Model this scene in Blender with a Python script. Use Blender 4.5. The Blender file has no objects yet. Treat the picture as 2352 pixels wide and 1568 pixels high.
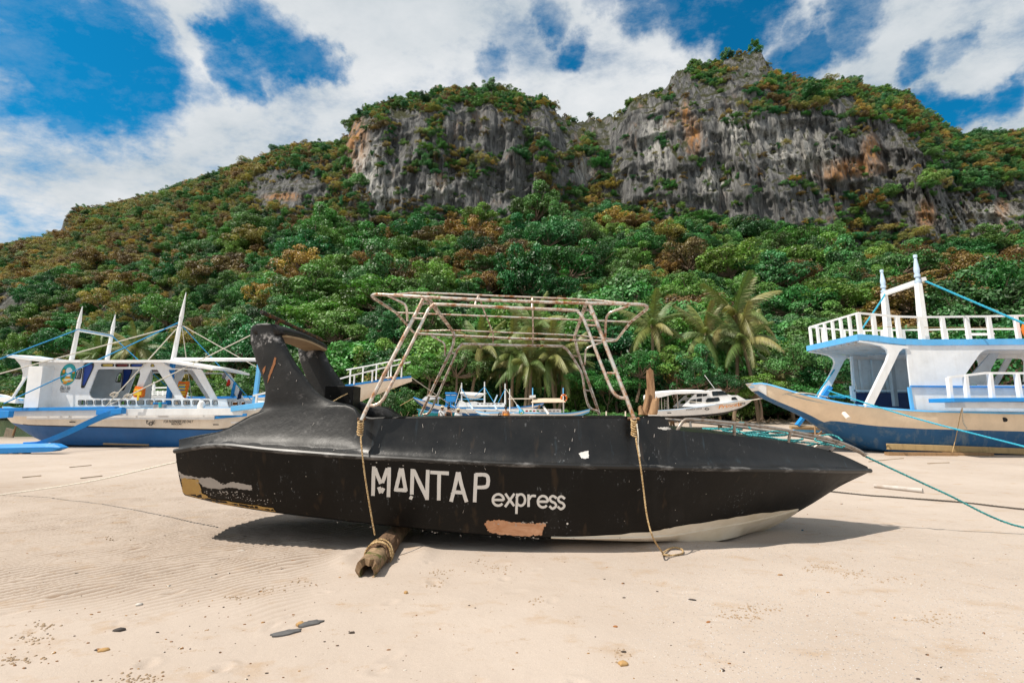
import bpy, bmesh, math, random
import numpy as np
from mathutils import Vector, Matrix, geometry
from mathutils.bvhtree import BVHTree

SC = bpy.context.scene
COL = SC.collection
rnd = random.Random(11)
R = math.radians

# ------------------------------------------------------------------ camera
CAM_H = 1.4
PITCH = math.atan(166 / 1045)
cam_d = bpy.data.cameras.new("camera")
cam = bpy.data.objects.new("camera", cam_d)
COL.objects.link(cam)
cam.location = (0, 0, CAM_H)
cam.rotation_euler = (math.pi / 2 + PITCH, 0, 0)
cam_d.sensor_width = 36
cam_d.lens = 16.0
cam_d.clip_start = 0.05
cam_d.clip_end = 3000
SC.camera = cam

# ------------------------------------------------------------------ light
SUN = Vector((-0.57, -0.25, 1.0)).normalized()
SUN_EL = math.asin(SUN.z)
SUN_AZ = math.atan2(SUN.x, SUN.y)          # clockwise from +Y
sd = bpy.data.lights.new("sun", 'SUN')
sd.energy = 4.4
sd.angle = R(0.53)
sd.color = (1.0, 0.93, 0.83)
so = bpy.data.objects.new("sun", sd)
COL.objects.link(so)
so.rotation_euler = (-SUN).to_track_quat('-Z', 'Y').to_euler()
so.location = (-30, 10, 80)

SC.view_settings.view_transform = 'Standard'
SC.view_settings.look = 'None'
SC.view_settings.exposure = 0.30
SC.view_settings.gamma = 1.0
SC.view_settings.use_curve_mapping = False
SC.render.engine = 'CYCLES'
SC.cycles.max_bounces = 6
SC.cycles.diffuse_bounces = 3
SC.cycles.glossy_bounces = 3
SC.cycles.transmission_bounces = 4
SC.cycles.transparent_max_bounces = 6
SC.cycles.caustics_reflective = False
SC.cycles.caustics_refractive = False
SC.cycles.use_denoising = True

FPX = 1045.0                                # focal length, in pixels of a 2352 px wide frame
CT, ST = math.cos(PITCH), math.sin(PITCH)


def ray(x, y):
    cx, cy = (x - 1176) / FPX, (784 - y) / FPX
    return cx, CT - cy * ST, ST + cy * CT


def P(x, y, Y):
    """the point at depth Y seen at (x, y) of the photograph"""
    a, b, c = ray(x, y)
    k = Y / b
    return Vector((a * k, Y, CAM_H + c * k))


def proj(X, Y, Z):
    z = Z - CAM_H
    d = Y * CT + z * ST
    return 1176 + FPX * X / d, 784 - FPX * (-Y * ST + z * CT) / d


# ------------------------------------------------------------------ sky: sun-lit air plus a broken cloud sheet
world = bpy.data.worlds.new("World")
SC.world = world
world.use_nodes = True
wt = world.node_tree
wt.nodes.clear()


def W(kind, **kw):
    n = wt.nodes.new(kind)
    for k, v in kw.items():
        setattr(n, k, v)
    return n


def wl(a, b):
    wt.links.new(a, b)


def wmath(op, a, b=None, c=None, clamp=False):
    n = W('ShaderNodeMath', operation=op)
    n.use_clamp = clamp
    for i, v in enumerate((a, b, c)):
        if v is None:
            continue
        if isinstance(v, (int, float)):
            n.inputs[i].default_value = v
        else:
            wl(v, n.inputs[i])
    return n.outputs[0]


sky = W('ShaderNodeTexSky')
sky.sky_type = 'NISHITA'
sky.sun_disc = False
sky.sun_elevation = SUN_EL
sky.sun_rotation = SUN_AZ
sky.air_density = 1.0
sky.dust_density = 0.3
sky.ozone_density = 2.5
tc = W('ShaderNodeTexCoord')
sep = W('ShaderNodeSeparateXYZ')
wl(tc.outputs['Generated'], sep.inputs[0])
zz = wmath('ADD', wmath('MAXIMUM', sep.outputs[2], 0.0), 0.22)
px_ = wmath('DIVIDE', sep.outputs[0], zz)
py_ = wmath('DIVIDE', sep.outputs[1], zz)
comb = W('ShaderNodeCombineXYZ')
wl(px_, comb.inputs[0])
wl(py_, comb.inputs[1])


def wnoise(scale, detail, rough, dist=0.0, off=0.0):
    mp = W('ShaderNodeMapping')
    mp.inputs['Location'].default_value = (off, off * 0.7, off * 0.3)
    mp.inputs['Rotation'].default_value = (0, 0, 0.5)
    mp.inputs['Scale'].default_value = (1.0, 1.35, 1.0)
    wl(comb.outputs[0], mp.inputs[0])
    n = W('ShaderNodeTexNoise')
    n.inputs['Scale'].default_value = scale
    n.inputs['Detail'].default_value = detail
    n.inputs['Roughness'].default_value = rough
    n.inputs['Distortion'].default_value = dist
    wl(mp.outputs[0], n.inputs['Vector'])
    return n.outputs['Fac']


big = wnoise(1.6, 9, 0.64, 0.05, 3.1)
fine = wnoise(5.5, 8, 0.68, 0.05, 8.4)
# clear holes in the cloud sheet, each a direction and an angular radius
holes = [(40, 60, 200, 1.0), (210, 120, 165, 1.2), (330, 30, 60, .7), (150, 195, 60, .7), (280, 70, 90, .9), (545, 130, 70, 1.0),
         (640, 90, 80, .9), (715, 135, 60, 1.0), (600, 40, 70, .5), (440, 175, 45, .5),
         (1275, 70, 38, .55), (1325, 150, 34, .55), (1390, 20, 50, .7), (1500, 30, 80, .95), (1590, 40, 90, 1.1), (1690, 40, 90, 1.0),
         (1840, 120, 60, 1.0), (1780, 130, 50, .7), (1930, 40, 80, .8), (1140, 165, 30, .4),
         (2125, 110, 50, .8), (2130, 245, 90, 1.1), (2220, 240, 70, 1.0), (2330, 205, 55, .8), (2200, 80, 40, .5), (30, 575, 170, .35)]
wn = W('ShaderNodeTexNoise')
wn.inputs['Scale'].default_value = 3.2
wn.inputs['Detail'].default_value = 7
wn.inputs['Roughness'].default_value = 0.62
wl(tc.outputs['Generated'], wn.inputs['Vector'])
wv1 = W('ShaderNodeVectorMath', operation='SUBTRACT')
wl(wn.outputs['Color'], wv1.inputs[0])
wv1.inputs[1].default_value = (.5, .5, .5)
wv2 = W('ShaderNodeVectorMath', operation='MULTIPLY_ADD')
wl(wv1.outputs[0], wv2.inputs[0])
wv2.inputs[1].default_value = (.26, .26, .26)
wl(tc.outputs['Generated'], wv2.inputs[2])
wv3 = W('ShaderNodeVectorMath', operation='NORMALIZE')
wl(wv2.outputs[0], wv3.inputs[0])
acc = None
for (hx, hy, hr, hw) in holes:
    c = Vector(ray(hx, hy)).normalized()
    e = Vector(ray(hx + hr * 1.5, hy)).normalized()
    ca = c.dot(e)
    dp = W('ShaderNodeVectorMath', operation='DOT_PRODUCT')
    wl(wv3.outputs[0], dp.inputs[0])
    dp.inputs[1].default_value = c
    mr = W('ShaderNodeMapRange', interpolation_type='SMOOTHSTEP')
    mr.inputs['From Min'].default_value = ca
    mr.inputs['From Max'].default_value = 1.0 - (1.0 - ca) * 0.05
    mr.inputs['To Max'].default_value = hw
    wl(dp.outputs['Value'], mr.inputs['Value'])
    acc = mr.outputs[0] if acc is None else wmath('MAXIMUM', acc, mr.outputs[0])
cov = wmath('ADD', 0.86, wmath('MULTIPLY', wmath('SUBTRACT', big, 0.5), 2.2))
cov = wmath('ADD', cov, wmath('MULTIPLY', wmath('SUBTRACT', fine, 0.5), 1.3))
cov = wmath('SUBTRACT', cov, wmath('MULTIPLY', acc, 0.80))
mrc = W('ShaderNodeMapRange', interpolation_type='SMOOTHSTEP')
mrc.inputs['From Min'].default_value = 0.06
mrc.inputs['From Max'].default_value = 0.92
wl(cov, mrc.inputs['Value'])
shade = W('ShaderNodeValToRGB')
shade.color_ramp.elements[0].position = 0.32
shade.color_ramp.elements[0].color = (0.34, 0.41, 0.46, 1)
shade.color_ramp.elements[1].position = 0.66
shade.color_ramp.elements[1].color = (0.70, 0.71, 0.72, 1)
wl(wmath('ADD', wmath('MULTIPLY', wnoise(1.3, 6, 0.55, 0.2, 5.7), 0.75), wmath('MULTIPLY', fine, 0.25)), shade.inputs[0])
grade = W('ShaderNodeMix', data_type='RGBA', blend_type='MULTIPLY')
grade.inputs['Factor'].default_value = 1.0
wl(sky.outputs[0], grade.inputs['A'])
grade.inputs['B'].default_value = (0.03, 0.82, 1.05, 1)
skyscale = W('ShaderNodeMix', data_type='RGBA', blend_type='MULTIPLY')
skyscale.inputs['Factor'].default_value = 1.0
wl(shade.outputs[0], skyscale.inputs['A'])
skyscale.inputs['B'].default_value = (10, 10, 10, 1)     # clouds in the sky texture's own units
veil = wmath('MULTIPLY', wmath('MAXIMUM', wmath('SUBTRACT', wnoise(3.1, 8, .7, .1, 12.2), 0.54), 0.0), 0.9)
mixc = W('ShaderNodeMix', data_type='RGBA')
wl(wmath('MAXIMUM', mrc.outputs[0], veil), mixc.inputs['Factor'])
wl(grade.outputs['Result'], mixc.inputs['A'])
wl(skyscale.outputs['Result'], mixc.inputs['B'])
bg = W('ShaderNodeBackground')
bg.inputs['Strength'].default_value = 0.1
wl(mixc.outputs['Result'], bg.inputs['Color'])
wo = W('ShaderNodeOutputWorld')
wl(bg.outputs[0], wo.inputs['Surface'])

# ------------------------------------------------------------------ helpers
OFF = {}


def tag(o, label, cat, group=None):
    o['label'] = label
    o['category'] = cat
    if group:
        o['group'] = group
    return o


def thing(name, label, cat, loc, group=None):
    o = bpy.data.objects.new(name, None)
    o.empty_display_size = 0.2
    COL.objects.link(o)
    o.location = loc
    OFF[o.name] = Vector(loc)
    return tag(o, label, cat, group)


def off_of(o):
    return OFF.get(o.name, Vector((0, 0, 0)))


def link_mesh(me, name, parent=None):
    o = bpy.data.objects.new(name, me)
    COL.objects.link(o)
    if parent is not None:
        o.parent = parent
        OFF[o.name] = off_of(parent)
    return o


def catmull(pts, n):
    pts = [Vector(p) for p in pts]
    if len(pts) < 3:
        return pts
    out = []
    for i in range(len(pts) - 1):
        p0 = pts[i - 1] if i else pts[0] * 2 - pts[1]
        p1, p2 = pts[i], pts[i + 1]
        p3 = pts[i + 2] if i + 2 < len(pts) else pts[-1] * 2 - pts[-2]
        for k in range(n):
            t = k / n
            out.append(0.5 * ((2 * p1) + (p2 - p0) * t + (2 * p0 - 5 * p1 + 4 * p2 - p3) * t * t + (3 * p1 - p0 - 3 * p2 + p3) * t ** 3))
    out.append(pts[-1])
    return out


class MB:
    def __init__(self):
        self.v = []
        self.f = []

    def add(self, vs, fs):
        b = len(self.v)
        self.v += [Vector(p) for p in vs]
        self.f += [tuple(b + i for i in f) for f in fs]
        return self

    def box(self, c, s, rot=None):
        c = Vector(c)
        vs = []
        for dx in (-.5, .5):
            for dy in (-.5, .5):
                for dz in (-.5, .5):
                    p = Vector((dx * s[0], dy * s[1], dz * s[2]))
                    if rot is not None:
                        p = rot @ p
                    vs.append(c + p)
        return self.add(vs, [(0, 1, 3, 2), (4, 6, 7, 5), (0, 4, 5, 1), (2, 3, 7, 6), (0, 2, 6, 4), (1, 5, 7, 3)])

    def bar(self, a, b, w, h, w2=None, h2=None, up=Vector((0, 0, 1))):
        a, b = Vector(a), Vector(b)
        d = (b - a).normalized()
        s = d.cross(up)
        if s.length < 1e-4:
            s = d.cross(Vector((0, 1, 0)))
        s.normalize()
        u = s.cross(d).normalized()
        vs = []
        for p, ww, hh in ((a, w, h), (b, w2 or w, h2 or h)):
            for k, l in ((-1, -1), (1, -1), (1, 1), (-1, 1)):
                vs.append(p + s * (k * ww / 2) + u * (l * hh / 2))
        return self.add(vs, [(3, 2, 1, 0), (4, 5, 6, 7), (0, 1, 5, 4), (1, 2, 6, 5), (2, 3, 7, 6), (3, 0, 4, 7)])

    def tube(self, pts, r, n=8, closed=False, caps=True):
        pts = [Vector(p) for p in pts]
        m = len(pts)
        rs = r if isinstance(r, (list, tuple)) else [r] * m
        T = []
        for i in range(m):
            if closed:
                t = pts[(i + 1) % m] - pts[i - 1]
            else:
                t = pts[min(i + 1, m - 1)] - pts[max(i - 1, 0)]
            T.append(t.normalized() if t.length > 1e-9 else Vector((0, 0, 1)))
        N = T[0].cross(Vector((0.13, 0.21, 0.97)))
        if N.length < 0.05:
            N = T[0].cross(Vector((1, 0, 0)))
        N.normalize()
        vs, fs = [], []
        for i in range(m):
            if i:
                N = N - T[i] * N.dot(T[i])
                if N.length < 1e-6:
                    N = T[i].orthogonal()
                N.normalize()
            B = T[i].cross(N)
            for k in range(n):
                a = 2 * math.pi * k / n
                vs.append(pts[i] + (N * math.cos(a) + B * math.sin(a)) * rs[i])
        for i in range(m if closed else m - 1):
            j = (i + 1) % m
            for k in range(n):
                l = (k + 1) % n
                fs.append((i * n + k, i * n + l, j * n + l, j * n + k))
        if caps and not closed:
            fs.append(tuple(range(n - 1, -1, -1)))
            fs.append(tuple((m - 1) * n + k for k in range(n)))
        return self.add(vs, fs)

    def plate(self, loops, vec):
        """flat plate with holes: loops[0] the outline, the others holes; vec its thickness"""
        vec = Vector(vec)
        loops = [[Vector(p) for p in lp] for lp in loops]
        flat = [p for lp in loops for p in lp]
        tris = geometry.tessellate_polygon(loops)
        n = len(flat)
        fs = [tuple(t) for t in tris] + [tuple(n + i for i in reversed(t)) for t in tris]
        b = 0
        for lp in loops:
            m = len(lp)
            for i in range(m):
                j = (i + 1) % m
                fs.append((b + i, b + j, n + b + j, n + b + i))
            b += m
        return self.add(flat + [p + vec for p in flat], fs)

    def loft(self, secs, closed=False, cap0=False, cap1=False):
        m = len(secs[0])
        vs = [p for s in secs for p in s]
        fs = []
        for i in range(len(secs) - 1):
            for k in range(m if closed else m - 1):
                l = (k + 1) % m
                fs.append((i * m + k, i * m + l, (i + 1) * m + l, (i + 1) * m + k))
        if cap0:
            fs.append(tuple(range(m - 1, -1, -1)))
        if cap1:
            b = (len(secs) - 1) * m
            fs.append(tuple(b + k for k in range(m)))
        return self.add(vs, fs)

    def ell(self, c, rx, ry, rz, nu=10, nv=7, jit=0.0):
        c = Vector(c)
        secs = []
        for i in range(nv + 1):
            th = math.pi * i / nv
            secs.append([c + Vector((rx * math.sin(th) * math.cos(2 * math.pi * k / nu), ry * math.sin(th) * math.sin(2 * math.pi * k / nu), rz * math.cos(th)))
                         * 1.0 + Vector((rnd.uniform(-jit, jit), rnd.uniform(-jit, jit), rnd.uniform(-jit, jit))) for k in range(nu)])
        return self.loft(secs, closed=True)

    def build(self, name, mat, parent=None, smooth=False, bevel=0.0, origin=None, recalc=True):
        o3 = off_of(parent) if parent is not None else (Vector(origin) if origin is not None else Vector((0, 0, 0)))
        me = bpy.data.meshes.new(name)
        me.from_pydata([p - o3 for p in self.v], [], self.f)
        if recalc:
            bm = bmesh.new()
            bm.from_mesh(me)
            bmesh.ops.remove_doubles(bm, verts=bm.verts, dist=1e-5)
            bmesh.ops.recalc_face_normals(bm, faces=bm.faces)
            bm.to_mesh(me)
            bm.free()
        if smooth:
            me.polygons.foreach_set('use_smooth', [True] * len(me.polygons))
            if smooth != 'all':
                try:
                    me.set_sharp_from_angle(angle=R(40))
                except Exception:
                    pass
        for m in (mat if isinstance(mat, (list, tuple)) else [mat]):
            me.materials.append(m)
        o = link_mesh(me, name, parent)
        if parent is None and origin is not None:
            o.location = o3
            OFF[o.name] = o3
        if bevel:
            b = o.modifiers.new('edge', 'BEVEL')
            b.width = bevel
            b.segments = 2
            b.limit_method = 'ANGLE'
        return o


def tube_obj(name, pts, r, mat, parent=None, n=8, closed=False, origin=None):
    return MB().tube(pts, r, n, closed).build(name, mat, parent, smooth=True, origin=origin)


def rounded(pts, r, n=4):
    """polygon (Vectors) with rounded corners"""
    out = []
    m = len(pts)
    for i in range(m):
        p, a, b = Vector(pts[i]), Vector(pts[i - 1]), Vector(pts[(i + 1) % m])
        da, db = (a - p), (b - p)
        k = min(r, da.length * .45, db.length * .45)
        p0, p1 = p + da.normalized() * k, p + db.normalized() * k
        for j in range(n + 1):
            t = j / n
            out.append((p0 * (1 - t) ** 2) + p * 2 * t * (1 - t) + p1 * t * t)
    return out


# numpy value noise
def _h(ix, iy, iz):
    n = (ix * 374761393 + iy * 668265263 + iz * 2147483647 + 1013904223) & 0xffffffff
    n = ((n ^ (n >> 13)) * 1274126177) & 0xffffffff
    n = ((n ^ (n >> 16)) * 2246822519) & 0xffffffff
    return ((n ^ (n >> 15)) & 0xffffff) / float(0xffffff)


def vnoise(x, y, z=0.0):
    x, y, z = np.broadcast_arrays(np.asarray(x, float), np.asarray(y, float), np.asarray(z, float))
    ix, iy, iz = np.floor(x).astype(np.int64), np.floor(y).astype(np.int64), np.floor(z).astype(np.int64)
    fx, fy, fz = x - ix, y - iy, z - iz
    fx, fy, fz = fx * fx * (3 - 2 * fx), fy * fy * (3 - 2 * fy), fz * fz * (3 - 2 * fz)
    r = 0
    for dx in (0, 1):
        for dy in (0, 1):
            for dz in (0, 1):
                w = (fx if dx else 1 - fx) * (fy if dy else 1 - fy) * (fz if dz else 1 - fz)
                r = r + w * _h(ix + dx, iy + dy, iz + dz)
    return r * 2 - 1


def fbm(x, y, z=0.0, o=4, g=0.5):
    a, s, t = 1.0, 0.0, 0.0
    x, y, z = np.asarray(x, float), np.asarray(y, float), np.asarray(z, float)
    for i in range(o):
        t = t + a * vnoise(x + i * 17.3, y + i * 5.1, z + i * 9.7)
        s += a
        a *= g
        x, y, z = x * 2.03, y * 2.03, z * 2.03
    return t / s


def sstep(a, b, x):
    t = np.clip((np.asarray(x, float) - a) / (b - a), 0, 1)
    return t * t * (3 - 2 * t)


def grid_mesh(name, V, nr, nc, mat, smooth=True):
    """V: (nr*nc,3) array"""
    me = bpy.data.meshes.new(name)
    i = np.arange(nr - 1)[:, None] * nc + np.arange(nc - 1)[None, :]
    q = np.stack([i, i + 1, i + nc + 1, i + nc], -1).reshape(-1, 4)
    me.vertices.add(len(V))
    me.vertices.foreach_set('co', V.astype(np.float32).ravel())
    me.loops.add(q.size)
    me.loops.foreach_set('vertex_index', q.ravel().astype(np.int32))
    me.polygons.add(len(q))
    me.polygons.foreach_set('loop_start', (np.arange(len(q)) * 4).astype(np.int32))
    me.polygons.foreach_set('loop_total', np.full(len(q), 4, np.int32))
    me.polygons.foreach_set('use_smooth', np.full(len(q), smooth))
    me.update(calc_edges=True)
    me.materials.append(mat)
    return me


def quads_mesh(name, V, Q, mat):
    me = bpy.data.meshes.new(name)
    me.vertices.add(len(V))
    me.vertices.foreach_set('co', V.astype(np.float32).ravel())
    me.loops.add(Q.size)
    me.loops.foreach_set('vertex_index', Q.ravel().astype(np.int32))
    me.polygons.add(len(Q))
    me.polygons.foreach_set('loop_start', (np.arange(len(Q)) * 4).astype(np.int32))
    me.polygons.foreach_set('loop_total', np.full(len(Q), 4, np.int32))
    me.update(calc_edges=True)
    me.materials.append(mat)
    return me


# ------------------------------------------------------------------ materials
class NT:
    def __init__(self, name):
        self.m = bpy.data.materials.new(name)
        self.m.use_nodes = True
        self.t = self.m.node_tree
        self.t.nodes.clear()
        self.out = self.t.nodes.new('ShaderNodeOutputMaterial')
        self.b = self.t.nodes.new('ShaderNodeBsdfPrincipled')
        self.t.links.new(self.b.outputs[0], self.out.inputs[0])
        self.tc = self.t.nodes.new('ShaderNodeTexCoord')

    def n(self, k, **kw):
        n = self.t.nodes.new(k)
        for a, v in kw.items():
            setattr(n, a, v)
        return n

    def l(self, a, b):
        self.t.links.new(a, b)

    def vec(self, scale=(1, 1, 1), src='Object', rot=(0, 0, 0)):
        mp = self.n('ShaderNodeMapping')
        mp.inputs['Scale'].default_value = scale
        mp.inputs['Rotation'].default_value = rot
        self.l(self.tc.outputs[src], mp.inputs[0])
        return mp.outputs[0]

    def noise(self, scale, detail=4, rough=.55, st=(1, 1, 1), dist=0, src='Object'):
        n = self.n('ShaderNodeTexNoise')
        n.inputs['Scale'].default_value = scale
        n.inputs['Detail'].default_value = detail
        n.inputs['Roughness'].default_value = rough
        n.inputs['Distortion'].default_value = dist
        self.l(self.vec(st, src), n.inputs['Vector'])
        return n.outputs['Fac']

    def rng(self, v, lo, hi, a=0.0, b=1.0):
        n = self.n('ShaderNodeMapRange')
        n.inputs['From Min'].default_value = lo
        n.inputs['From Max'].default_value = hi
        n.inputs['To Min'].default_value = a
        n.inputs['To Max'].default_value = b
        self.l(v, n.inputs['Value'])
        return n.outputs[0]

    def math(self, op, a, b=None):
        n = self.n('ShaderNodeMath', operation=op)
        for i, v in enumerate((a, b)):
            if v is None:
                continue
            if isinstance(v, (int, float)):
                n.inputs[i].default_value = v
            else:
                self.l(v, n.inputs[i])
        return n.outputs[0]

    def mix(self, f, a, b, mode='MIX'):
        n = self.n('ShaderNodeMix', data_type='RGBA', blend_type=mode)
        for s, v in (('Factor', f), ('A', a), ('B', b)):
            if isinstance(v, (int, float)):
                n.inputs[s].default_value = v
            elif isinstance(v, (tuple, list)):
                n.inputs[s].default_value = (*v[:3], 1)
            else:
                self.l(v, n.inputs[s])
        return n.outputs['Result']

    def bump(self, h, strength=.5, dist=.01):
        n = self.n('ShaderNodeBump')
        n.inputs['Strength'].default_value = strength
        n.inputs['Distance'].default_value = dist
        self.l(h, n.inputs['Height'])
        self.l(n.outputs[0], self.b.inputs['Normal'])

    def fin(self, col=None, rough=.5, metal=0.0, spec=.5):
        if col is not None:
            if isinstance(col, (tuple, list)):
                self.b.inputs['Base Color'].default_value = (*col[:3], 1)
            else:
                self.l(col, self.b.inputs['Base Color'])
        for s, v in (('Roughness', rough), ('Metallic', metal), ('Specular IOR Level', spec)):
            if isinstance(v, (int, float)):
                self.b.inputs[s].default_value = v
            else:
                self.l(v, self.b.inputs[s])
        return self.m


def paint(name, c, dirt=(.35, .28, .2), amt=.25, rough=.45, scale=2.0, chips=None, bump=.0, streak=True):
    """painted wood or fibreglass: faint mottling, run-down dirt, a few chips"""
    k = NT(name)
    a = k.noise(scale, 5, .6)
    col = k.mix(k.rng(a, .35, .7), tuple(v * .9 for v in c), tuple(min(1, v * 1.05) for v in c))
    if streak:
        s = k.noise(scale * 3, 4, .6, (1, 1, .12))
        col = k.mix(k.math('MULTIPLY', k.rng(s, .52, .75), amt), col, dirt)
    g = k.noise(scale * 1.3, 6, .65)
    col = k.mix(k.math('MULTIPLY', k.rng(g, .55, .72), amt), col, dirt)
    if chips:
        ch = k.noise(scale * 7, 5, .7)
        col = k.mix(k.rng(ch, .70, .72), col, chips)
    if bump:
        k.bump(k.noise(scale * 5, 4), .4, bump)
    return k.fin(col, k.rng(g, .3, .7, rough, min(1, rough + .2)))


M = {}
M['white'] = paint('white_paint', (.86, .86, .85), amt=.12)
M['whiteclean'] = paint('fresh_white_paint', (.88, .88, .87), amt=.06)
M['cream'] = paint('cream_paint', (.86, .76, .63), (.5, .38, .25), .2)
M['tan'] = paint('tan_paint', (.88, .72, .53), (.5, .38, .25), .15)
M['blue'] = paint('blue_paint', (.012, .255, .68), (.1, .16, .25), .2)
M['hullblue'] = paint('hull_blue_paint', (.006, .105, .31), (.012, .06, .16), .25)
M['lightblue'] = paint('light_blue_paint', (.13, .48, .86), (.3, .4, .5), .2)
M['bluegrey'] = paint('pale_blue_paint', (.55, .70, .86), (.4, .4, .4), .2)
M['navy'] = paint('navy_paint', (.008, .03, .11), (.02, .02, .04), .3)
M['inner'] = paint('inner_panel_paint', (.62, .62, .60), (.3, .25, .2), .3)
M['wood'] = paint('weathered_wood', (.33, .2, .1), (.12, .07, .04), .6, .8, 4)
M['plank'] = paint('raw_plank_wood', (.42, .30, .17), (.2, .12, .06), .4, .8, 4)
M['fender'] = paint('fender_timber', (.46, .33, .16), (.2, .13, .06), .5, .8, 3)
M['blackplain'] = NT('black_rubber').fin((.012, .012, .012), .6)
M['darkgap'] = NT('dark_interior').fin((.02, .02, .022), .8)
M['glass'] = NT('dark_window_glass').fin((.02, .03, .035), .08)
M['red'] = paint('red_paint', (.42, .03, .02), amt=.1)
M['green'] = paint('green_paint', (.03, .25, .12), amt=.1)
M['yellow'] = paint('yellow_pane', (.65, .50, .10), amt=.1)
M['maroon'] = paint('maroon_pane', (.16, .01, .012), amt=.05)
M['panelblue'] = paint('royal_blue_pane', (.012, .06, .34), amt=.05)
M['orange'] = paint('orange_cloth', (.80, .18, .015), (.4, .1, .02), .1, .8)
M['strap'] = NT('yellow_strap').fin((.85, .55, .03), .7)
M['clothblue'] = NT('blue_cloth').fin((.02, .28, .62), .8)
M['clothred'] = NT('red_cloth').fin((.65, .04, .02), .8)
M['clothgrey'] = NT('grey_cloth').fin((.35, .35, .37), .8)
M['clothdark'] = NT('dark_cloth').fin((.015, .03, .08), .8)
M['canvas'] = paint('white_canvas', (.72, .70, .67), (.5, .45, .4), .2, .9)
M['tancanvas'] = paint('tan_canvas', (.58, .45, .33), (.4, .3, .2), .2, .9)
M['skin'] = NT('skin').fin((.42, .22, .13), .55)
M['hair'] = NT('dark_hair').fin((.012, .009, .008), .5)
M['shirtwhite'] = NT('pale_shirt').fin((.62, .63, .64), .85)
M['shirtblack'] = NT('black_shirt').fin((.015, .015, .017), .85)
M['shirtorange'] = NT('orange_top').fin((.75, .28, .04), .85)
M['straw'] = NT('straw_hat').fin((.68, .56, .38), .85)
M['shorts'] = NT('dark_shorts').fin((.03, .04, .07), .85)
M['ink'] = NT('black_lettering').fin((.012, .012, .012), .6)
M['inkorange'] = NT('orange_lettering').fin((.75, .25, .02), .6)
M['teal'] = NT('teal_print').fin((.02, .38, .42), .6)
M['printorange'] = NT('orange_print').fin((.8, .28, .02), .6)
M['printyellow'] = NT('yellow_print').fin((.85, .6, .08), .6)
M['printgreen'] = NT('green_print').fin((.04, .2, .06), .6)
M['printwhite'] = NT('pale_print').fin((.75, .85, .85), .6)


def rope_mat(name, c, d):
    k = NT(name)
    w = k.n('ShaderNodeTexNoise')
    w.inputs['Scale'].default_value = 60
    k.l(k.tc.outputs['Object'], w.inputs['Vector'])
    return k.fin(k.mix(k.rng(w.outputs['Fac'], .35, .65), d, c), .85)


M['ropetan'] = rope_mat('tan_rope', (.60, .44, .24), (.32, .19, .07))
M['ropewhite'] = rope_mat('pale_rope', (.72, .68, .58), (.45, .40, .33))
M['ropeblue'] = rope_mat('blue_rope', (.03, .34, .66), (.01, .16, .36))
M['ropecyan'] = rope_mat('cyan_rope', (.05, .48, .66), (.02, .28, .42))
M['ropeteal'] = rope_mat('teal_rope', (.09, .46, .46), (.01, .12, .14))
M['ropedark'] = rope_mat('dark_rope', (.12, .10, .08), (.04, .035, .03))

# black hull paint: worn, chalky, scratched
k = NT('worn_black_paint')
a = k.noise(3.0, 6, .65)
col = k.mix(k.rng(a, .35, .75), (.0022, .0019, .0016), (.007, .0062, .0055))
b_ = k.noise(2.0, 5, .6, (1, 1, .35))
col = k.mix(k.math('MULTIPLY', k.rng(b_, .55, .8), .55), col, (.028, .026, .025))
c_ = k.noise(38, 3, .7, (1, 1, .5))
col = k.mix(k.math('MULTIPLY', k.rng(c_, .62, .70), k.rng(a, .50, .62)), col, (.12, .125, .13))
s_ = k.noise(7, 3, .6, (1, 1, .05))
col = k.mix(k.math('MULTIPLY', k.rng(s_, .62, .72), .25), col, (.10, .06, .03))
sp = k.n('ShaderNodeTexVoronoi')
sp.inputs['Scale'].default_value = 17
sp.inputs['Randomness'].default_value = 1
k.l(k.tc.outputs['Object'], sp.inputs['Vector'])
gate = k.rng(k.noise(9, 2), .63, .65)
col = k.mix(k.math('MULTIPLY', k.rng(sp.outputs['Distance'], .10, .07), gate), col, (.42, .38, .33))
k.bump(k.math('ADD', k.noise(6, 5, .6), k.math('MULTIPLY', k.noise(70, 3), .12)), .35, .012)
M['black'] = k.fin(col, k.rng(a, .3, .75, .38, .58), 0, .20)

# black hull paint: worn, chalky, scratched
k = NT('worn_topside_paint')
a = k.noise(3.0, 6, .65)
col = k.mix(k.rng(a, .35, .75), (.0045, .0043, .0042), (.013, .0125, .012))
b_ = k.noise(2.0, 5, .6, (1, 1, .35))
col = k.mix(k.math('MULTIPLY', k.rng(b_, .55, .8), .55), col, (.028, .026, .025))
c_ = k.noise(38, 3, .7, (1, 1, .5))
col = k.mix(k.math('MULTIPLY', k.rng(c_, .62, .70), k.rng(a, .50, .62)), col, (.12, .125, .13))
s_ = k.noise(7, 3, .6, (1, 1, .05))
col = k.mix(k.math('MULTIPLY', k.rng(s_, .62, .72), .25), col, (.10, .06, .03))
d_ = k.noise(5, 4, .7, (2.2, 1, .10))
col = k.mix(k.math('MULTIPLY', k.rng(d_, .60, .72), .35), col, (.05, .085, .11))
sp = k.n('ShaderNodeTexVoronoi')
sp.inputs['Scale'].default_value = 17
sp.inputs['Randomness'].default_value = 1
k.l(k.tc.outputs['Object'], sp.inputs['Vector'])
gate = k.rng(k.noise(9, 2), .63, .65)
col = k.mix(k.math('MULTIPLY', k.rng(sp.outputs['Distance'], .10, .07), gate), col, (.42, .38, .33))
k.bump(k.math('ADD', k.noise(6, 5, .6), k.math('MULTIPLY', k.noise(70, 3), .12)), .35, .012)
M['blacktop'] = k.fin(col, k.rng(a, .3, .75, .26, .48), 0, .45)

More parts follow.
